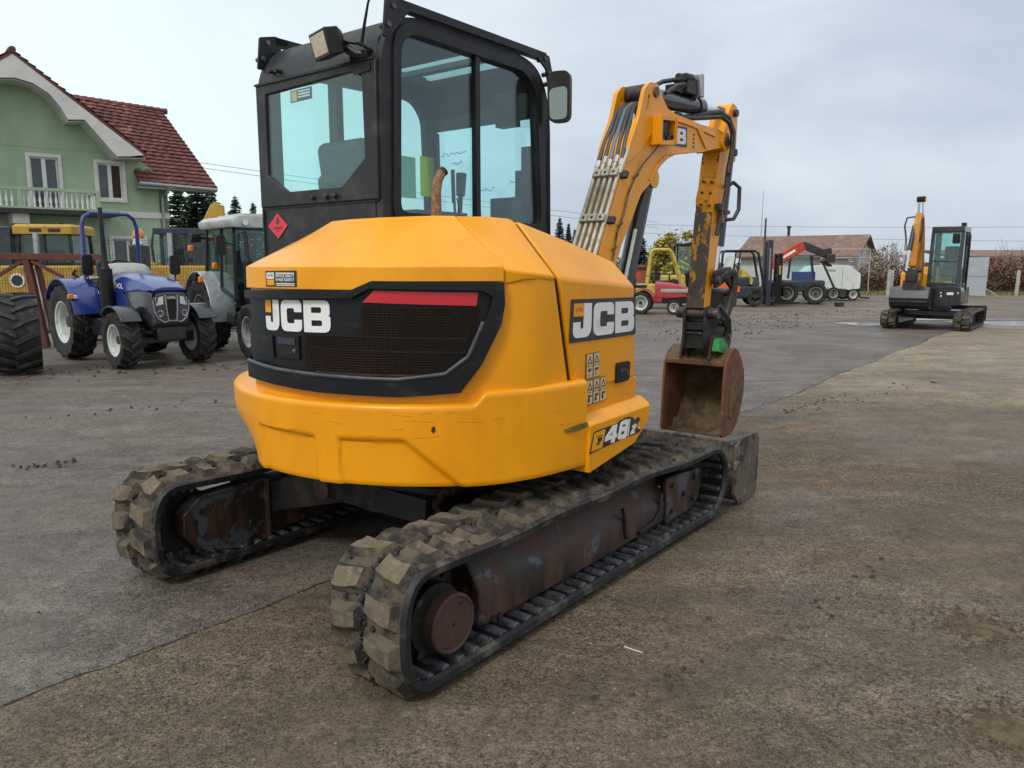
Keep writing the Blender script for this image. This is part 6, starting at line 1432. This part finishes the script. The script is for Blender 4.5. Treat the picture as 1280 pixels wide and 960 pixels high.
m = MB().m('brick'); m.box2((-5.2, 0, 0), (6, 3, 2.05)); m.build('wall', None, br); m = MB().m('tile_brown'); m.loft([[(x, -.3, 2.0), (x, -.3, 2.15), (x, 3.3, 2.6), (x, 3.3, 2.4)] for x in (-5.4, 6.2)]); m.build('roof', None, br, smooth=0)
p0, p1 = gr(1206, 372), gr(1232, 370)
sg = thing('sheet_gate', 'pale grey sheet metal gate leaf standing upright to the right of the far excavator', 'gate', at(1219, 365, 38.5), R(9)); sg.location.z = 0
m = MB().m('sheet_grey'); m.plate([[(-.62, .12), (.56, .04), (.60, 1.98), (-.58, 1.94)]], XZ, -.03, .03); m.m('galv'); m.box2((-.60, -.045, 1.02), (.58, -.03, 1.06)); m.build('sheet', None, sg); m = MB().m('galv'); m.bar((.5, 0, .45), (1.15, -.25, .02), .05, .05); m.build('prop', None, sg)
for i, (u, v0, v1, Y, tilt) in enumerate(((1109, 337, 371, 38, .02), (1113, 338, 371, 38.2, .0), (1270, 338, 367, 40, .03))):
    p = at(u, v1, Y); h_ = at(u, v0, Y).z
    m = MB().m('concrete'); m.box((p.x + tilt, p.y, h_ / 2), (.13, .13, h_), rot=Matrix.Rotation(tilt, 3, 'Y'))
    tag(m.build('concrete_post', None, None, bevel=.015), ('pale concrete post left of the far excavator', 'thinner concrete post close behind the pale one', 'grey concrete post in front of the rusty hedge at the right edge')[i], 'post', 'concrete posts along the verge')
# grass verge
q = random.Random(8); g = MB().m('grass')
for k in range(5200):
    x = q.uniform(14, 40); y = 40.5 + q.uniform(0, 3.5) + .08 * x * .2; h_ = q.uniform(.06, .30) * (1 if x < 24 else .8); dx = q.uniform(-.12, .12)
    g.face([g.v((x - .03, y, 0)), g.v((x + .03, y, 0)), g.v((x + dx, y + q.uniform(-.1, .1), h_))])
tag(g.build('grass_verge', None, None, smooth=0), kind='stuff')
pl_ = thing('utility_pole', 'slender dark pole rising behind the tall forklift mast', 'pole', at(953, 362, 50)); pl_.location.z = 0
m = MB().m('bark'); m.tube([(0, 0, 0), (0, 0, 4.5)], [.09, .06], 8); m.build('pole', None, pl_); m = MB().m('galv'); m.tube([(0, 0, 4.4), (.02, 0, 4.6)], .04, 6); m.build('cap', None, pl_)
p = at(948, 362, 55); m = MB().m('galv'); m.tube([(p.x, p.y, 0), (p.x, p.y, 3.5), (p.x + .03, p.y, 6.7)], [.05, .035, .018], 6); tag(m.build('whip_mast', None, None), 'very thin pale mast just left of the dark pole', 'mast')
# power lines
for i, (a_, b_, lab) in enumerate((((250, 201, 42), (735, 266, 62), 'upper power line crossing the sky behind the cab'), ((250, 207, 42), (735, 273, 62), 'lower power line crossing the sky behind the cab'), ((900, 281, 70), (1300, 282, 70), 'upper power line above the shed'), ((900, 293, 70), (1300, 300, 70), 'lower power line above the shed'))):
    A_ = at(*a_); B_ = at(*b_); d_ = B_ - A_; A_ = A_ - d_ * .25; B_ = B_ + d_ * .30
    m = MB().m('wire'); m.tube([A_.lerp(B_, k / 24) + Vector((0, 0, -1.0 * 4 * (k / 24) * (1 - k / 24) * .18)) for k in range(25)], .012, 4)
    tag(m.build('power_line', None, None), lab, 'cable', 'overhead power lines')

# ================================================================ trees
def conifer(loc, h, r, label, seed, far=False, group='conifers behind the yard'):
    q = random.Random(seed); t = thing('conifer', label, 'conifer', (loc.x, loc.y, 0), 0, group)
    m = MB().m('bark'); m.tube([(0, 0, 0), (0, 0, h * .5), (0, 0, h)], [h * .018 + .03, h * .012 + .02, .01], 7); m.build('trunk', None, t)
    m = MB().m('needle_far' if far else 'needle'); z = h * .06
    while z < h * .985:
        f = 1 - z / h; rr_ = r * (f ** .85) * q.uniform(.85, 1.1) + .05
        nb = max(4, int(7 * f + 4)); a0 = q.uniform(0, 6)
        for k in range(nb):
            a = a0 + 2 * math.pi * k / nb + q.uniform(-.25, .25); L_ = rr_ * q.uniform(.7, 1.12); d = Vector((math.cos(a), math.sin(a), 0)); s_ = Vector((-d.y, d.x, 0))
            up = q.uniform(-.12, .22); ns = max(3, int(L_ / .16))
            for j in range(ns):
                f0 = (j + .2) / ns; c = d * (L_ * f0) + Vector((0, 0, z + up * L_ * f0 - .25 * L_ * f0 * f0 + .12 * L_ * f0 ** 3))
                w_ = (.30 * L_ * (1 - f0) + .10) * q.uniform(.7, 1.2); tip = c + d * (L_ / ns * 1.7) + Vector((0, 0, q.uniform(-.06, .05)))
                for sd in (-1, 1):
                    e = c + s_ * sd * w_ + d * w_ * .6 + Vector((0, 0, q.uniform(-.12, .02)))
                    m.face([m.v(c), m.v(e), m.v(tip)])
                    m.face([m.v(c + Vector((0, 0, .03))), m.v(c + s_ * sd * w_ * .5 + Vector((0, 0, -q.uniform(.04, .16)))), m.v(tip)])
        z += max(.10, h * .030) * (.65 + .7 * f) * q.uniform(.8, 1.2)
    for k in range(3):
        m.face([m.v((-.02, 0, h * .97)), m.v((.02, .01, h * .97)), m.v((0, 0, h * 1.03))])
    m.build('crown', None, t, smooth=0, recalc=False)
conifer(at(252, 350, 36), 5.5, 2.5, 'tall dark conifer right beside the house wall', 1)
conifer(at(229, 350, 40), 5.6, 2.6, 'dark conifer rising from behind the house corner', 7)
conifer(at(270, 350, 38), 5.2, 2.2, 'green conifer between the tall dark one and the small far one', 2)
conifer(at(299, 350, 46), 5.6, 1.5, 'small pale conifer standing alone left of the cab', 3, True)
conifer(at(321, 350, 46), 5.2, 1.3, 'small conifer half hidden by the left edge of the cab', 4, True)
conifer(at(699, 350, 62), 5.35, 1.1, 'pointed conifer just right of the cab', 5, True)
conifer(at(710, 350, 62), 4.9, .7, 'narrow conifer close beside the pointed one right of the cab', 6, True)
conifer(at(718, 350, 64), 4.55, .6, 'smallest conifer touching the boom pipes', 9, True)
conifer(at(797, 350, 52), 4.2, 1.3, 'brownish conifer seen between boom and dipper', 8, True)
def bush(name, loc, w, h, d, leaf, label, cat, seed, n=2600, ls=.10, twigs=60, group=None, bare=.3, trunk=True):
    q = random.Random(seed); t = thing(name, label, cat, (loc.x, loc.y, 0), 0, group)
    cl = [(Vector((q.uniform(-.42, .42) * w, q.uniform(-.42, .42) * d, h * q.uniform(.22, .95) * q.uniform(.72, 1.0))), q.uniform(.07, .22) * min(w, h)) for _ in range(16 + int(w * 3))]
    m = MB().m('twig')
    for k in range(twigs):
        c, r_ = q.choice(cl); b0 = Vector((q.uniform(-.25, .25) * w, q.uniform(-.2, .2) * d, 0)); e = c + Vector((q.gauss(0, r_), q.gauss(0, r_), q.uniform(.2, 2.6) * r_)); md = b0.lerp(e, .5) + Vector((q.uniform(-.1, .1), 0, .05)) * h * .4
        m.tube([b0, md, e], [.03 * h / 3, .018 * h / 3, .006], 4, caps=False)
    m.build('branches', None, t)
    m = MB().m(leaf)
    for k in range(n):
        c, r_ = q.choice(cl); p = c + Vector((q.gauss(0, r_ * .62), q.gauss(0, r_ * .62), q.gauss(0, r_ * .6)))
        if p.z < .05 or p.z > h * 1.06: continue
        a, b2 = q.uniform(0, 6.28), q.uniform(-1, 1); s_ = ls * q.uniform(.5, 1.3); x_ = Vector((math.cos(a), math.sin(a), b2 * .7)).normalized() * s_; y_ = x_.cross(Vector((q.uniform(-1, 1), q.uniform(-1, 1), 1))).normalized() * s_ * .6
        m.face([m.v(p - x_), m.v(p - y_), m.v(p + x_), m.v(p + y_)])
    m.build('foliage', None, t, smooth=0, recalc=False)
bush('bush', at(846, 350, 46), 2.5, 3.7, 2.0, 'leaf_yellow', 'rounded yellow green bush behind the loader glass', 'bush', 1, 6500, .13)
bush('bush', at(826, 350, 47), 1.5, 3.3, 1.4, 'leaf_yellow', 'narrower yellow green bush above the roll cage', 'bush', 2, 2600, .12)
bush('bush', at(882, 350, 56), 1.6, 2.6, 1.4, 'leaf_rust', 'rusty brown bush behind the dipper and forklift guard', 'bush', 3, 900, .10)
gsh = 'bare shrubs along the verge'
labs = ['pale leafless shrub just right of the shed', 'tall pale shrub between the shed and concrete post', 'broad pale shrub directly behind the concrete posts', 'thin pale shrub touching the far excavator boom']
for i, (u, w_, h_) in enumerate(((1082, 1.7, 2.2), (1103, 1.9, 3.0), (1122, 1.9, 2.9), (1142, 1.6, 2.6))):
    bush('shrub', at(u, 362, 44 + i * .6), w_, h_, 1.5, 'leaf_pale', labs[i], 'shrub', 30 + i, 1100, .075, 120, gsh)
labs = ['low rusty thicket at the foot of the pale shrubs', 'low rusty thicket left of the far excavator', 'rusty thicket under the far excavator boom']
for i, (u, w_, h_) in enumerate(((1078, 2.0, 1.25), (1105, 2.2, 1.3), (1135, 2.2, 1.35))):
    bush('thicket', at(u, 364, 43.2), w_, h_, 1.0, 'leaf_rust', labs[i], 'thicket', 50 + i, 1300, .075, 80, 'rusty thickets on the verge')
labs = ['rust brown hedge section right behind the grey sheet gate', 'rust brown hedge section next right of the gate prop', 'rust brown hedge section behind the right concrete post', 'rust brown hedge section cut by the right picture edge']
for i, (u, w_, h_) in enumerate(((1236, 2.0, 1.95), (1258, 2.2, 2.1), (1280, 2.4, 2.2), (1304, 2.4, 2.3))):
    bush('hedge', at(u, 362, 43 + .3 * i), w_, h_, 1.2, 'leaf_rust', labs[i], 'hedge', 70 + i, 1900, .075, 90, 'rust brown hedge on the right')
for i, (u, h_) in enumerate(((1262, 2.7), (1290, 3.0))):
    bush('shrub', at(u, 350, 46), 1.8, h_, 1.4, 'leaf_pale', ('pale twiggy shrub above the hedge', 'taller pale twiggy shrub above the hedge at the right edge')[i], 'shrub', 90 + i, 300, .06, 160, 'bare shrubs along the verge')

# far belt of scrub closing off the yard
q = random.Random(12); m = MB()
for k in range(9000):
    x = q.uniform(-75, 85); y = 92 + q.uniform(-2, 2); h_ = 1.9 + .6 * math.sin(x * .21) + .4 * math.sin(x * .53 + 1); z = h_ * q.random() ** .7
    m.m(('leaf_rust', 'needle_far', 'leaf_pale')[q.choice((0, 0, 1, 1, 2))]); s_ = q.uniform(.12, .34); a = q.uniform(0, 6.28)
    u_ = Vector((math.cos(a), math.sin(a) * .5, q.uniform(-.6, .6))) * s_; w_ = Vector((q.uniform(-.4, .4), 0, 1)) * s_ * .7; p = Vector((x, y, z))
    m.face([m.v(p - u_), m.v(p - w_), m.v(p + u_), m.v(p + w_)])
tag(m.build('far_scrub', None, None, smooth=0, recalc=False), kind='stuff')
# ================================================================ ground, sky, light, camera
def ground_mat(key, a, b, c, speck, rough0, rough1, streak, streak_amt, along=52, tone_fade=None):
    # (point, r0, r1): ground colour is darker round the point, paler and patchy beyond
    m = bpy.data.materials.new(key); m.use_nodes = True; M[key] = m
    nt = m.node_tree; N = nt.nodes; L = nt.links; p = N['Principled BSDF']; p.inputs['Specular IOR Level'].default_value = .28
    tc = N.new('ShaderNodeTexCoord')
    def noise(sc, det=6, rg=.6, vec=None, dist=0):
        n = N.new('ShaderNodeTexNoise'); n.inputs['Scale'].default_value = sc; n.inputs['Detail'].default_value = det; n.inputs['Roughness'].default_value = rg; n.inputs['Distortion'].default_value = dist
        L.new(vec or tc.outputs['Object'], n.inputs['Vector']); return n.outputs['Fac']
    def mr(s, a_, b_, c_=0, d_=1):
        r = N.new('ShaderNodeMapRange'); r.inputs['From Min'].default_value = a_; r.inputs['From Max'].default_value = b_; r.inputs['To Min'].default_value = c_; r.inputs['To Max'].default_value = d_
        L.new(s, r.inputs['Value']); return r.outputs['Result']
    def math_(op, s, t):
        x = N.new('ShaderNodeMath'); x.operation = op
        for i, q in enumerate((s, t)):
            if isinstance(q, (int, float)): x.inputs[i].default_value = q
            else: L.new(q, x.inputs[i])
        return x.outputs[0]
    def mix(f, s, t, mode='MIX'):
        x = N.new('ShaderNodeMix'); x.data_type = 'RGBA'; x.blend_type = mode
        if isinstance(f, (int, float)): x.inputs['Factor'].default_value = f
        else: L.new(f, x.inputs['Factor'])
        for v_, i in ((s, 'A'), (t, 'B')):
            sk = [q for q in x.inputs if q.name == i and q.type == 'RGBA'][0]
            if isinstance(v_, tuple): sk.default_value = (*v_, 1)
            else: L.new(v_, sk)
        return [q for q in x.outputs if q.type == 'RGBA'][0]
    mp = N.new('ShaderNodeMapping'); mp.inputs['Rotation'].default_value = (0, 0, -R(along)); mp.inputs['Scale'].default_value = (.34, 1.0, 1)
    L.new(tc.outputs['Object'], mp.inputs['Vector']); sv = mp.outputs[0]
    big = mr(noise(.33, 5, .6, dist=.4), .35, .66); mid = mr(noise(1.6, 8, .65), .40, .66); st = mr(noise(1.1, 9, .68, sv, .5), .50, .72)
    col = mix(big, a, b); col = mix(math_('MULTIPLY', mid, .75), col, c)
    if streak is not None:
        col = mix(math_('MULTIPLY', mr(noise(.75, 6, .62, sv, .8), .54, .66), .55), col, tuple(c * k for c, k in zip(b, (1.25, 1.0, .85))))
        col = mix(math_('MULTIPLY', st, streak_amt), col, streak)
    if tone_fade:
        dv = N.new('ShaderNodeVectorMath'); dv.operation = 'DISTANCE'; L.new(tc.outputs['Object'], dv.inputs[0]); dv.inputs[1].default_value = tone_fade[0]
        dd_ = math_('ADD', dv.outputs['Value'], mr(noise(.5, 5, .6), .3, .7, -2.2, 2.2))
        far_tone = mr(dd_, tone_fade[1], tone_fade[2])
        col = mix(far_tone, mix(1.0, col, (.80, .78, .75), 'MULTIPLY'), mix(math_('MULTIPLY', mr(noise(.8, 7, .65, sv, .6), .42, .62), .6), mix(1.0, col, (1.42, 1.42, 1.36), 'MULTIPLY'), (.24, .215, .155)))
    # coarse aggregate: individual chippings of different shade and hue
    vo = N.new('ShaderNodeTexVoronoi'); vo.inputs['Scale'].default_value = 165; L.new(tc.outputs['Object'], vo.inputs['Vector'])
    sp = N.new('ShaderNodeSeparateColor'); L.new(vo.outputs['Color'], sp.inputs[0])
    v2 = N.new('ShaderNodeTexVoronoi'); v2.inputs['Scale'].default_value = 70; L.new(tc.outputs['Object'], v2.inputs['Vector'])
    s2 = N.new('ShaderNodeSeparateColor'); L.new(v2.outputs['Color'], s2.inputs[0])
    fine = noise(170, 3, .8)
    rest = mr(noise(.9, 4, .6), .38, .62, .45, 1.0)        # aggregate shows more in some areas than in others
    lev = math_('ADD', math_('MULTIPLY', mr(sp.outputs[0], 0, 1, -1, 1), .95), math_('MULTIPLY', mr(s2.outputs[0], 0, 1, -1, 1), .60))
    lev = math_('ADD', lev, mr(fine, .3, .7, -.5, .5))
    lev = math_('ADD', math_('MULTIPLY', math_('MULTIPLY', lev, rest), speck), 1.0)
    lev = math_('MULTIPLY', lev, mr(noise(5.5, 8, .72), .3, .7, .74, 1.26))
    lev = math_('MULTIPLY', lev, mr(noise(2.6, 10, .78, sv, .4), .32, .68, .66, 1.34))
    lev = math_('MULTIPLY', lev, mr(noise(17, 6, .75), .3, .7, .82, 1.18))
    lev = math_('MAXIMUM', lev, .22)
    cc = N.new('ShaderNodeCombineColor')
    for i in range(3): L.new(lev, cc.inputs[i])
    col = mix(1.0, col, cc.outputs[0], 'MULTIPLY')
    pale = math_('MULTIPLY', mr(s2.outputs[1], .985, .99), mr(v2.outputs['Distance'], .42, .34))
    col = mix(math_('MULTIPLY', pale, .7), col, (.27, .25, .21))
    L.new(col, p.inputs['Base Color'])
    wet = mr(noise(.55, 5, .6, dist=.6), .42, .64)
    L.new(mr(wet, 0, 1, rough0, rough1), p.inputs['Roughness'])
    bp = N.new('ShaderNodeBump'); bp.inputs['Strength'].default_value = .8; bp.inputs['Distance'].default_value = .006
    hgt = math_('ADD', math_('MULTIPLY', vo.outputs['Distance'], -.35), math_('ADD', math_('MULTIPLY', fine, .35), math_('MULTIPLY', noise(22, 6, .6), .9)))
    L.new(hgt, bp.inputs['Height'])
    b2 = N.new('ShaderNodeBump'); b2.inputs['Strength'].default_value = .22; b2.inputs['Distance'].default_value = .10
    L.new(noise(1.3, 6, .6, sv), b2.inputs['Height']); L.new(b2.outputs[0], bp.inputs['Normal'])
    L.new(bp.outputs[0], p.inputs['Normal']); return m
ground_mat('yard_surface', (.106, .091, .078), (.128, .111, .094), (.087, .076, .066), .56, .46, .80, (.128, .108, .084), .45)
ground_mat('road_surface', (.122, .097, .068), (.158, .126, .086), (.098, .080, .059), .70, .55, .9, (.185, .160, .112), .5, tone_fade=((1.2, 4.2, 0), 4.0, 9.0))
ground_mat('mud_surface', (.135, .108, .082), (.172, .140, .108), (.085, .068, .054), .6, .5, .85, (.19, .16, .12), .5, along=10)
mat('dark_clod', (.06, .049, .039), .95, spec=.1, col2=(.08, .065, .05), scale=20)
mat('joint_dirt', (.028, .024, .020), .95, spec=.1, col2=(.06, .05, .04), scale=40)
g = MB().m('yard_surface'); g.face([g.v(p) for p in ((-400, -60, -.010), (400, -60, -.010), (400, 700, -.010), (-400, 700, -.010))]); tag(g.build('yard_ground', None, None), kind='structure')
# concrete strip the digger stands on, its ragged edge running under the machine
q = random.Random(11); edge = []; x = -9.0; yv = 0
while x < 21.0:
    yv += q.uniform(-.012, .012); yv *= .9
    edge.append(lw(x, .115 + .004 * x + yv + .02 * math.sin(x * 1.7))); x += .06
far_ = [lw(21 + q.uniform(-.4, .4), .2 - k * .8) for k in range(30)]
poly = edge + far_ + [lw(-9, -24)]
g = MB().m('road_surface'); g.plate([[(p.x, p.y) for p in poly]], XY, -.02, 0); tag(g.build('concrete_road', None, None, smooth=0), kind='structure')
# open joint along the slab edge, with grit lodged in it
g = MB().m('joint_dirt'); N_ = len(edge)
wd_ = [q.uniform(.002, .016) if math.sin(i * .05) > -.6 else q.uniform(0, .004) for i in range(N_)]
g.plate([[(p.x - LF.x * .002, p.y - LF.y * .002) for p in edge] + [(p.x + LF.x * w_, p.y + LF.y * w_) for p, w_ in zip(reversed(edge), reversed(wd_))]], XY, -.009, .0012); tag(g.build('road_joint', None, None, smooth=0), kind='structure')
# churned mud towards the far machines
q = random.Random(5); pts = []
for k in range(60): pts.append((-30 + k * 1.5, 22.5 + .9 * math.sin(k * .7) + q.uniform(-.5, .5) - .00 * k))
pts += [(60, 46), (-30, 46)]
g = MB().m('mud_surface'); g.plate([pts], XY, -.02, -.004); tag(g.build('mud_ground', None, None, smooth=0), kind='structure')
# puddles
m = mat('puddle_water', (.26, .28, .30), .14, spec=.8)  # pale muddy water, reflected sky put into the base colour
for i, (u0, v0, rx, ry) in enumerate(((1272, 404, 1.5, .95), (1086, 405, .8, .55), (1195, 399, 2.6, .38), (1165, 414, .7, .18))):
    c = gr(u0, v0); q = random.Random(i); n = 26
    g = MB().m('puddle_water'); pl = []
    for k in range(n):
        a = 2 * math.pi * k / n; r = 1 + .22 * math.sin(3 * a + i) + q.uniform(-.1, .1); pl.append((c.x + rx * r * math.cos(a), c.y + ry * r * math.sin(a)))
    g.plate([pl], XY, -.003, .004); tag(g.build('puddle', None, None), kind='structure')
# raked sandy patches in the right foreground
for i, (u0, v0, r) in enumerate(((1222, 784, .14), (1262, 915, .15), (60, 580, .22))):
    c = gr(u0, v0); q = random.Random(20 + i); g = MB().m('sand' if i < 2 else 'dark_steel'); n = 26
    hh = [[q.uniform(0, 1) for _ in range(n + 1)] for _ in range(n + 1)]
    def fn(a, b):
        ia, ib = int(a * n), int(b * n); x = (a - .5) * 2; y = (b - .5) * 2; rr_ = math.hypot(x, y)
        rid = .5 + .5 * math.sin((x * .8 + y * 1.3) * 11)
        fall = max(0, 1 - rr_ ** 2 * (1 + .3 * math.sin(5 * math.atan2(y, x) + i)))
        z = -.012 + fall * (.012 + .008 * rid + .014 * hh[ia][ib] * fall) - (.006 * hh[(ia * 7) % n][(ib * 5) % n] if fall < .5 else 0)
        return (c.x + x * r * 1.25, c.y + y * r * 1.25, z)
    if i < 2:
        g.grid(fn, n, n); tag(g.build('sand_patch', None, None, smooth=60), kind='structure')
    else:
        g.bm.free()
# loose chippings: nobody could count them
q = random.Random(77); g = MB().m('stone')
for k in range(2600):
    d = 1.7 + 9 * q.random() ** 2.0; a = R(q.uniform(-36, 36)); x, y = d * math.sin(a), d * math.cos(a)
    r = q.uniform(.0018, .0055) * (1 if q.random() < .96 else 1.9)
    rot = Matrix.Rotation(q.uniform(0, 6), 3, 'Z') @ Matrix.Rotation(q.uniform(-.5, .5), 3, 'X')
    g.box((x, y, r * .45), (r * 2.2, r * 1.7, r * 1.2), rot=rot, taper=.6)
for k in range(700):
    p = edge[q.randrange(0, int(len(edge) * .55))] + LF * q.gauss(.01, .03) + FW * q.uniform(-.03, .03); r = q.uniform(.002, .006)
    g.box((p.x, p.y, r * .4), (r * 2.2, r * 1.7, r * 1.2), rot=Matrix.Rotation(q.uniform(0, 6), 3, 'Z'), taper=.6)
tag(g.build('loose_chippings', None, None, smooth=0), kind='stuff')
# crumbs of dark mud dropped along wheel tracks
g = MB().m('dark_clod'); q = random.Random(31)
def clod(x, y, r):
    g.box((x, y, r * .3), (r * q.uniform(1.6, 3.2), r * q.uniform(1.2, 2), r), rot=Matrix.Rotation(q.uniform(0, 6), 3, 'Z') @ Matrix.Rotation(q.uniform(-.3, .3), 3, 'X'), taper=.6)
for (u0, v0), (u1, v1), n_, w_ in (((15, 586), (105, 574), 26, .05), ((60, 520), (300, 500), 25, .10), ((980, 515), (1060, 492), 40, .05), ((1000, 520), (1150, 478), 26, .10), ((830, 418), (1010, 392), 90, .35), ((800, 404), (1090, 388), 110, .5), ((850, 430), (1000, 402), 60, .4), ((30, 470), (300, 455), 50, .3), ((1010, 770), (1120, 700), 10, .05), ((700, 900), (900, 780), 8, .1)):
    A, B = gr(u0, v0), gr(u1, v1)
    for k in range(n_):
        p = A.lerp(B, q.random()); clod(p.x + q.gauss(0, w_), p.y + q.gauss(0, w_), q.uniform(.006, .014) * (1 if p.y < 10 else 1.7))
tag(g.build('mud_crumbs', None, None, smooth=0), kind='stuff')
for (u0, v0) in ((1222, 784), (1262, 915)):
    A = gr(u0, v0); sg_ = MB().m('sand')
    for k in range(420):
        d = abs(q.gauss(0, .12)); a = q.uniform(0, 6.28); r = q.uniform(.0025, .008); x, y = A.x + d * 1.3 * math.cos(a), A.y + d * math.sin(a)
        sg_.box((x, y, r * .6), (r * q.uniform(1.6, 3.5), r * 1.6, r), rot=Matrix.Rotation(q.uniform(0, 6), 3, 'Z'), taper=.6)
    tag(sg_.build('sand_crumbs', None, None, smooth=0), kind='stuff')
c = gr(790, 813); g = MB().m('paper_white'); g.bar(gr(780, 809) + Vector((0, 0, .003)), gr(803, 817) + Vector((0, 0, .004)), .0035, .003)
tag(g.build('wooden_splinter', None, None), 'small white splinter lying on the concrete beside the front track', 'splinter')
c = gr(398, 728)

# ---- sky: Nishita daylight behind a procedural overcast
SUN_EL, SUN_AZ = 48, 215          # compass: 0 = +Y (view direction), clockwise
w = bpy.data.worlds.new('World'); SC.world = w; w.use_nodes = True
nt = w.node_tree; N = nt.nodes; L = nt.links; bg = N['Background']
sky = N.new('ShaderNodeTexSky'); sky.sky_type = 'NISHITA'; sky.sun_disc = False; sky.sun_elevation = R(SUN_EL); sky.sun_rotation = R(SUN_AZ); sky.dust_density = 3; sky.air_density = 1.2
tc = N.new('ShaderNodeTexCoord'); sep = N.new('ShaderNodeSeparateXYZ'); L.new(tc.outputs['Generated'], sep.inputs[0])
def mr(s, a_, b_, c_=0, d_=1):
    r = N.new('ShaderNodeMapRange'); r.inputs['From Min'].default_value = a_; r.inputs['From Max'].default_value = b_; r.inputs['To Min'].default_value = c_; r.inputs['To Max'].default_value = d_
    L.new(s, r.inputs['Value']); return r.outputs['Result']
def mixc(f, s, t):
    x = N.new('ShaderNodeMix'); x.data_type = 'RGBA'
    if isinstance(f, (int, float)): x.inputs['Factor'].default_value = f
    else: L.new(f, x.inputs['Factor'])
    for v_, i in ((s, 'A'), (t, 'B')):
        sk = [q for q in x.inputs if q.name == i and q.type == 'RGBA'][0]
        if isinstance(v_, tuple): sk.default_value = (*v_, 1)
        else: L.new(v_, sk)
    return [q for q in x.outputs if q.type == 'RGBA'][0]
mp = N.new('ShaderNodeMapping'); mp.inputs['Scale'].default_value = (1, 1, 2.6); L.new(tc.outputs['Generated'], mp.inputs[0])
n1 = N.new('ShaderNodeTexNoise'); n1.inputs['Scale'].default_value = 2.2; n1.inputs['Detail'].default_value = 7; n1.inputs['Roughness'].default_value = .52; n1.inputs['Distortion'].default_value = .3; L.new(mp.outputs[0], n1.inputs['Vector'])
cl = mr(n1.outputs['Fac'], .40, .64)
K = 10.0
grey = tuple(K * c for c in (.57, .65, .77)); pale = tuple(K * c for c in (.78, .85, .94)); bright = tuple(K * c for c in (1.00, 1.17, 1.15))
c1 = mixc(cl, grey, pale)
# the thin, bright part of the cloud deck lies to the left of the view; overhead it is brighter still
lf_ = mr(sep.outputs[0], .08, -.50); c2 = mixc(lf_, c1, bright)
up = mr(sep.outputs[2], .30, .95); c3 = mixc(up, c2, tuple(K * c for c in (1.25, 1.30, 1.36)))
bk = mr(sep.outputs[1], .1, -.8); c3 = mixc(bk, c3, tuple(K * c for c in (.95, .95, .94)))
c4 = mixc(.90, sky.outputs[0], c3)
L.new(c4, bg.inputs['Color']); bg.inputs['Strength'].default_value = .10
sl_ = bpy.data.lights.new('sun', 'SUN'); sl_.energy = 1.7; sl_.angle = R(14); sl_.color = (1, .96, .90)
so = bpy.data.objects.new('sun', sl_); COL.objects.link(so)
sd = Vector((math.sin(R(SUN_AZ)) * math.cos(R(SUN_EL)), math.cos(R(SUN_AZ)) * math.cos(R(SUN_EL)), math.sin(R(SUN_EL))))
so.rotation_euler = (-sd).to_track_quat('-Z', 'Y').to_euler(); so.location = (0, 0, 30)

cam = bpy.data.cameras.new('camera'); co = bpy.data.objects.new('camera', cam); COL.objects.link(co)
cam.sensor_width = 36; cam.lens = 36 * F / 1280; cam.clip_start = .05; cam.clip_end = 2000
co.location = (0, 0, CAMH); co.rotation_euler = (math.pi / 2 - PITCH, 0, 0); SC.camera = co
SC.view_settings.view_transform = 'Standard'; SC.view_settings.look = 'None'; SC.view_settings.gamma = 1; SC.view_settings.exposure = 0.0
SC.render.engine = 'CYCLES'; SC.cycles.use_denoising = True; SC.cycles.max_bounces = 8; SC.cycles.transparent_max_bounces = 24
try: SC.cycles.denoiser = 'OPENIMAGEDENOISE'
except Exception: pass
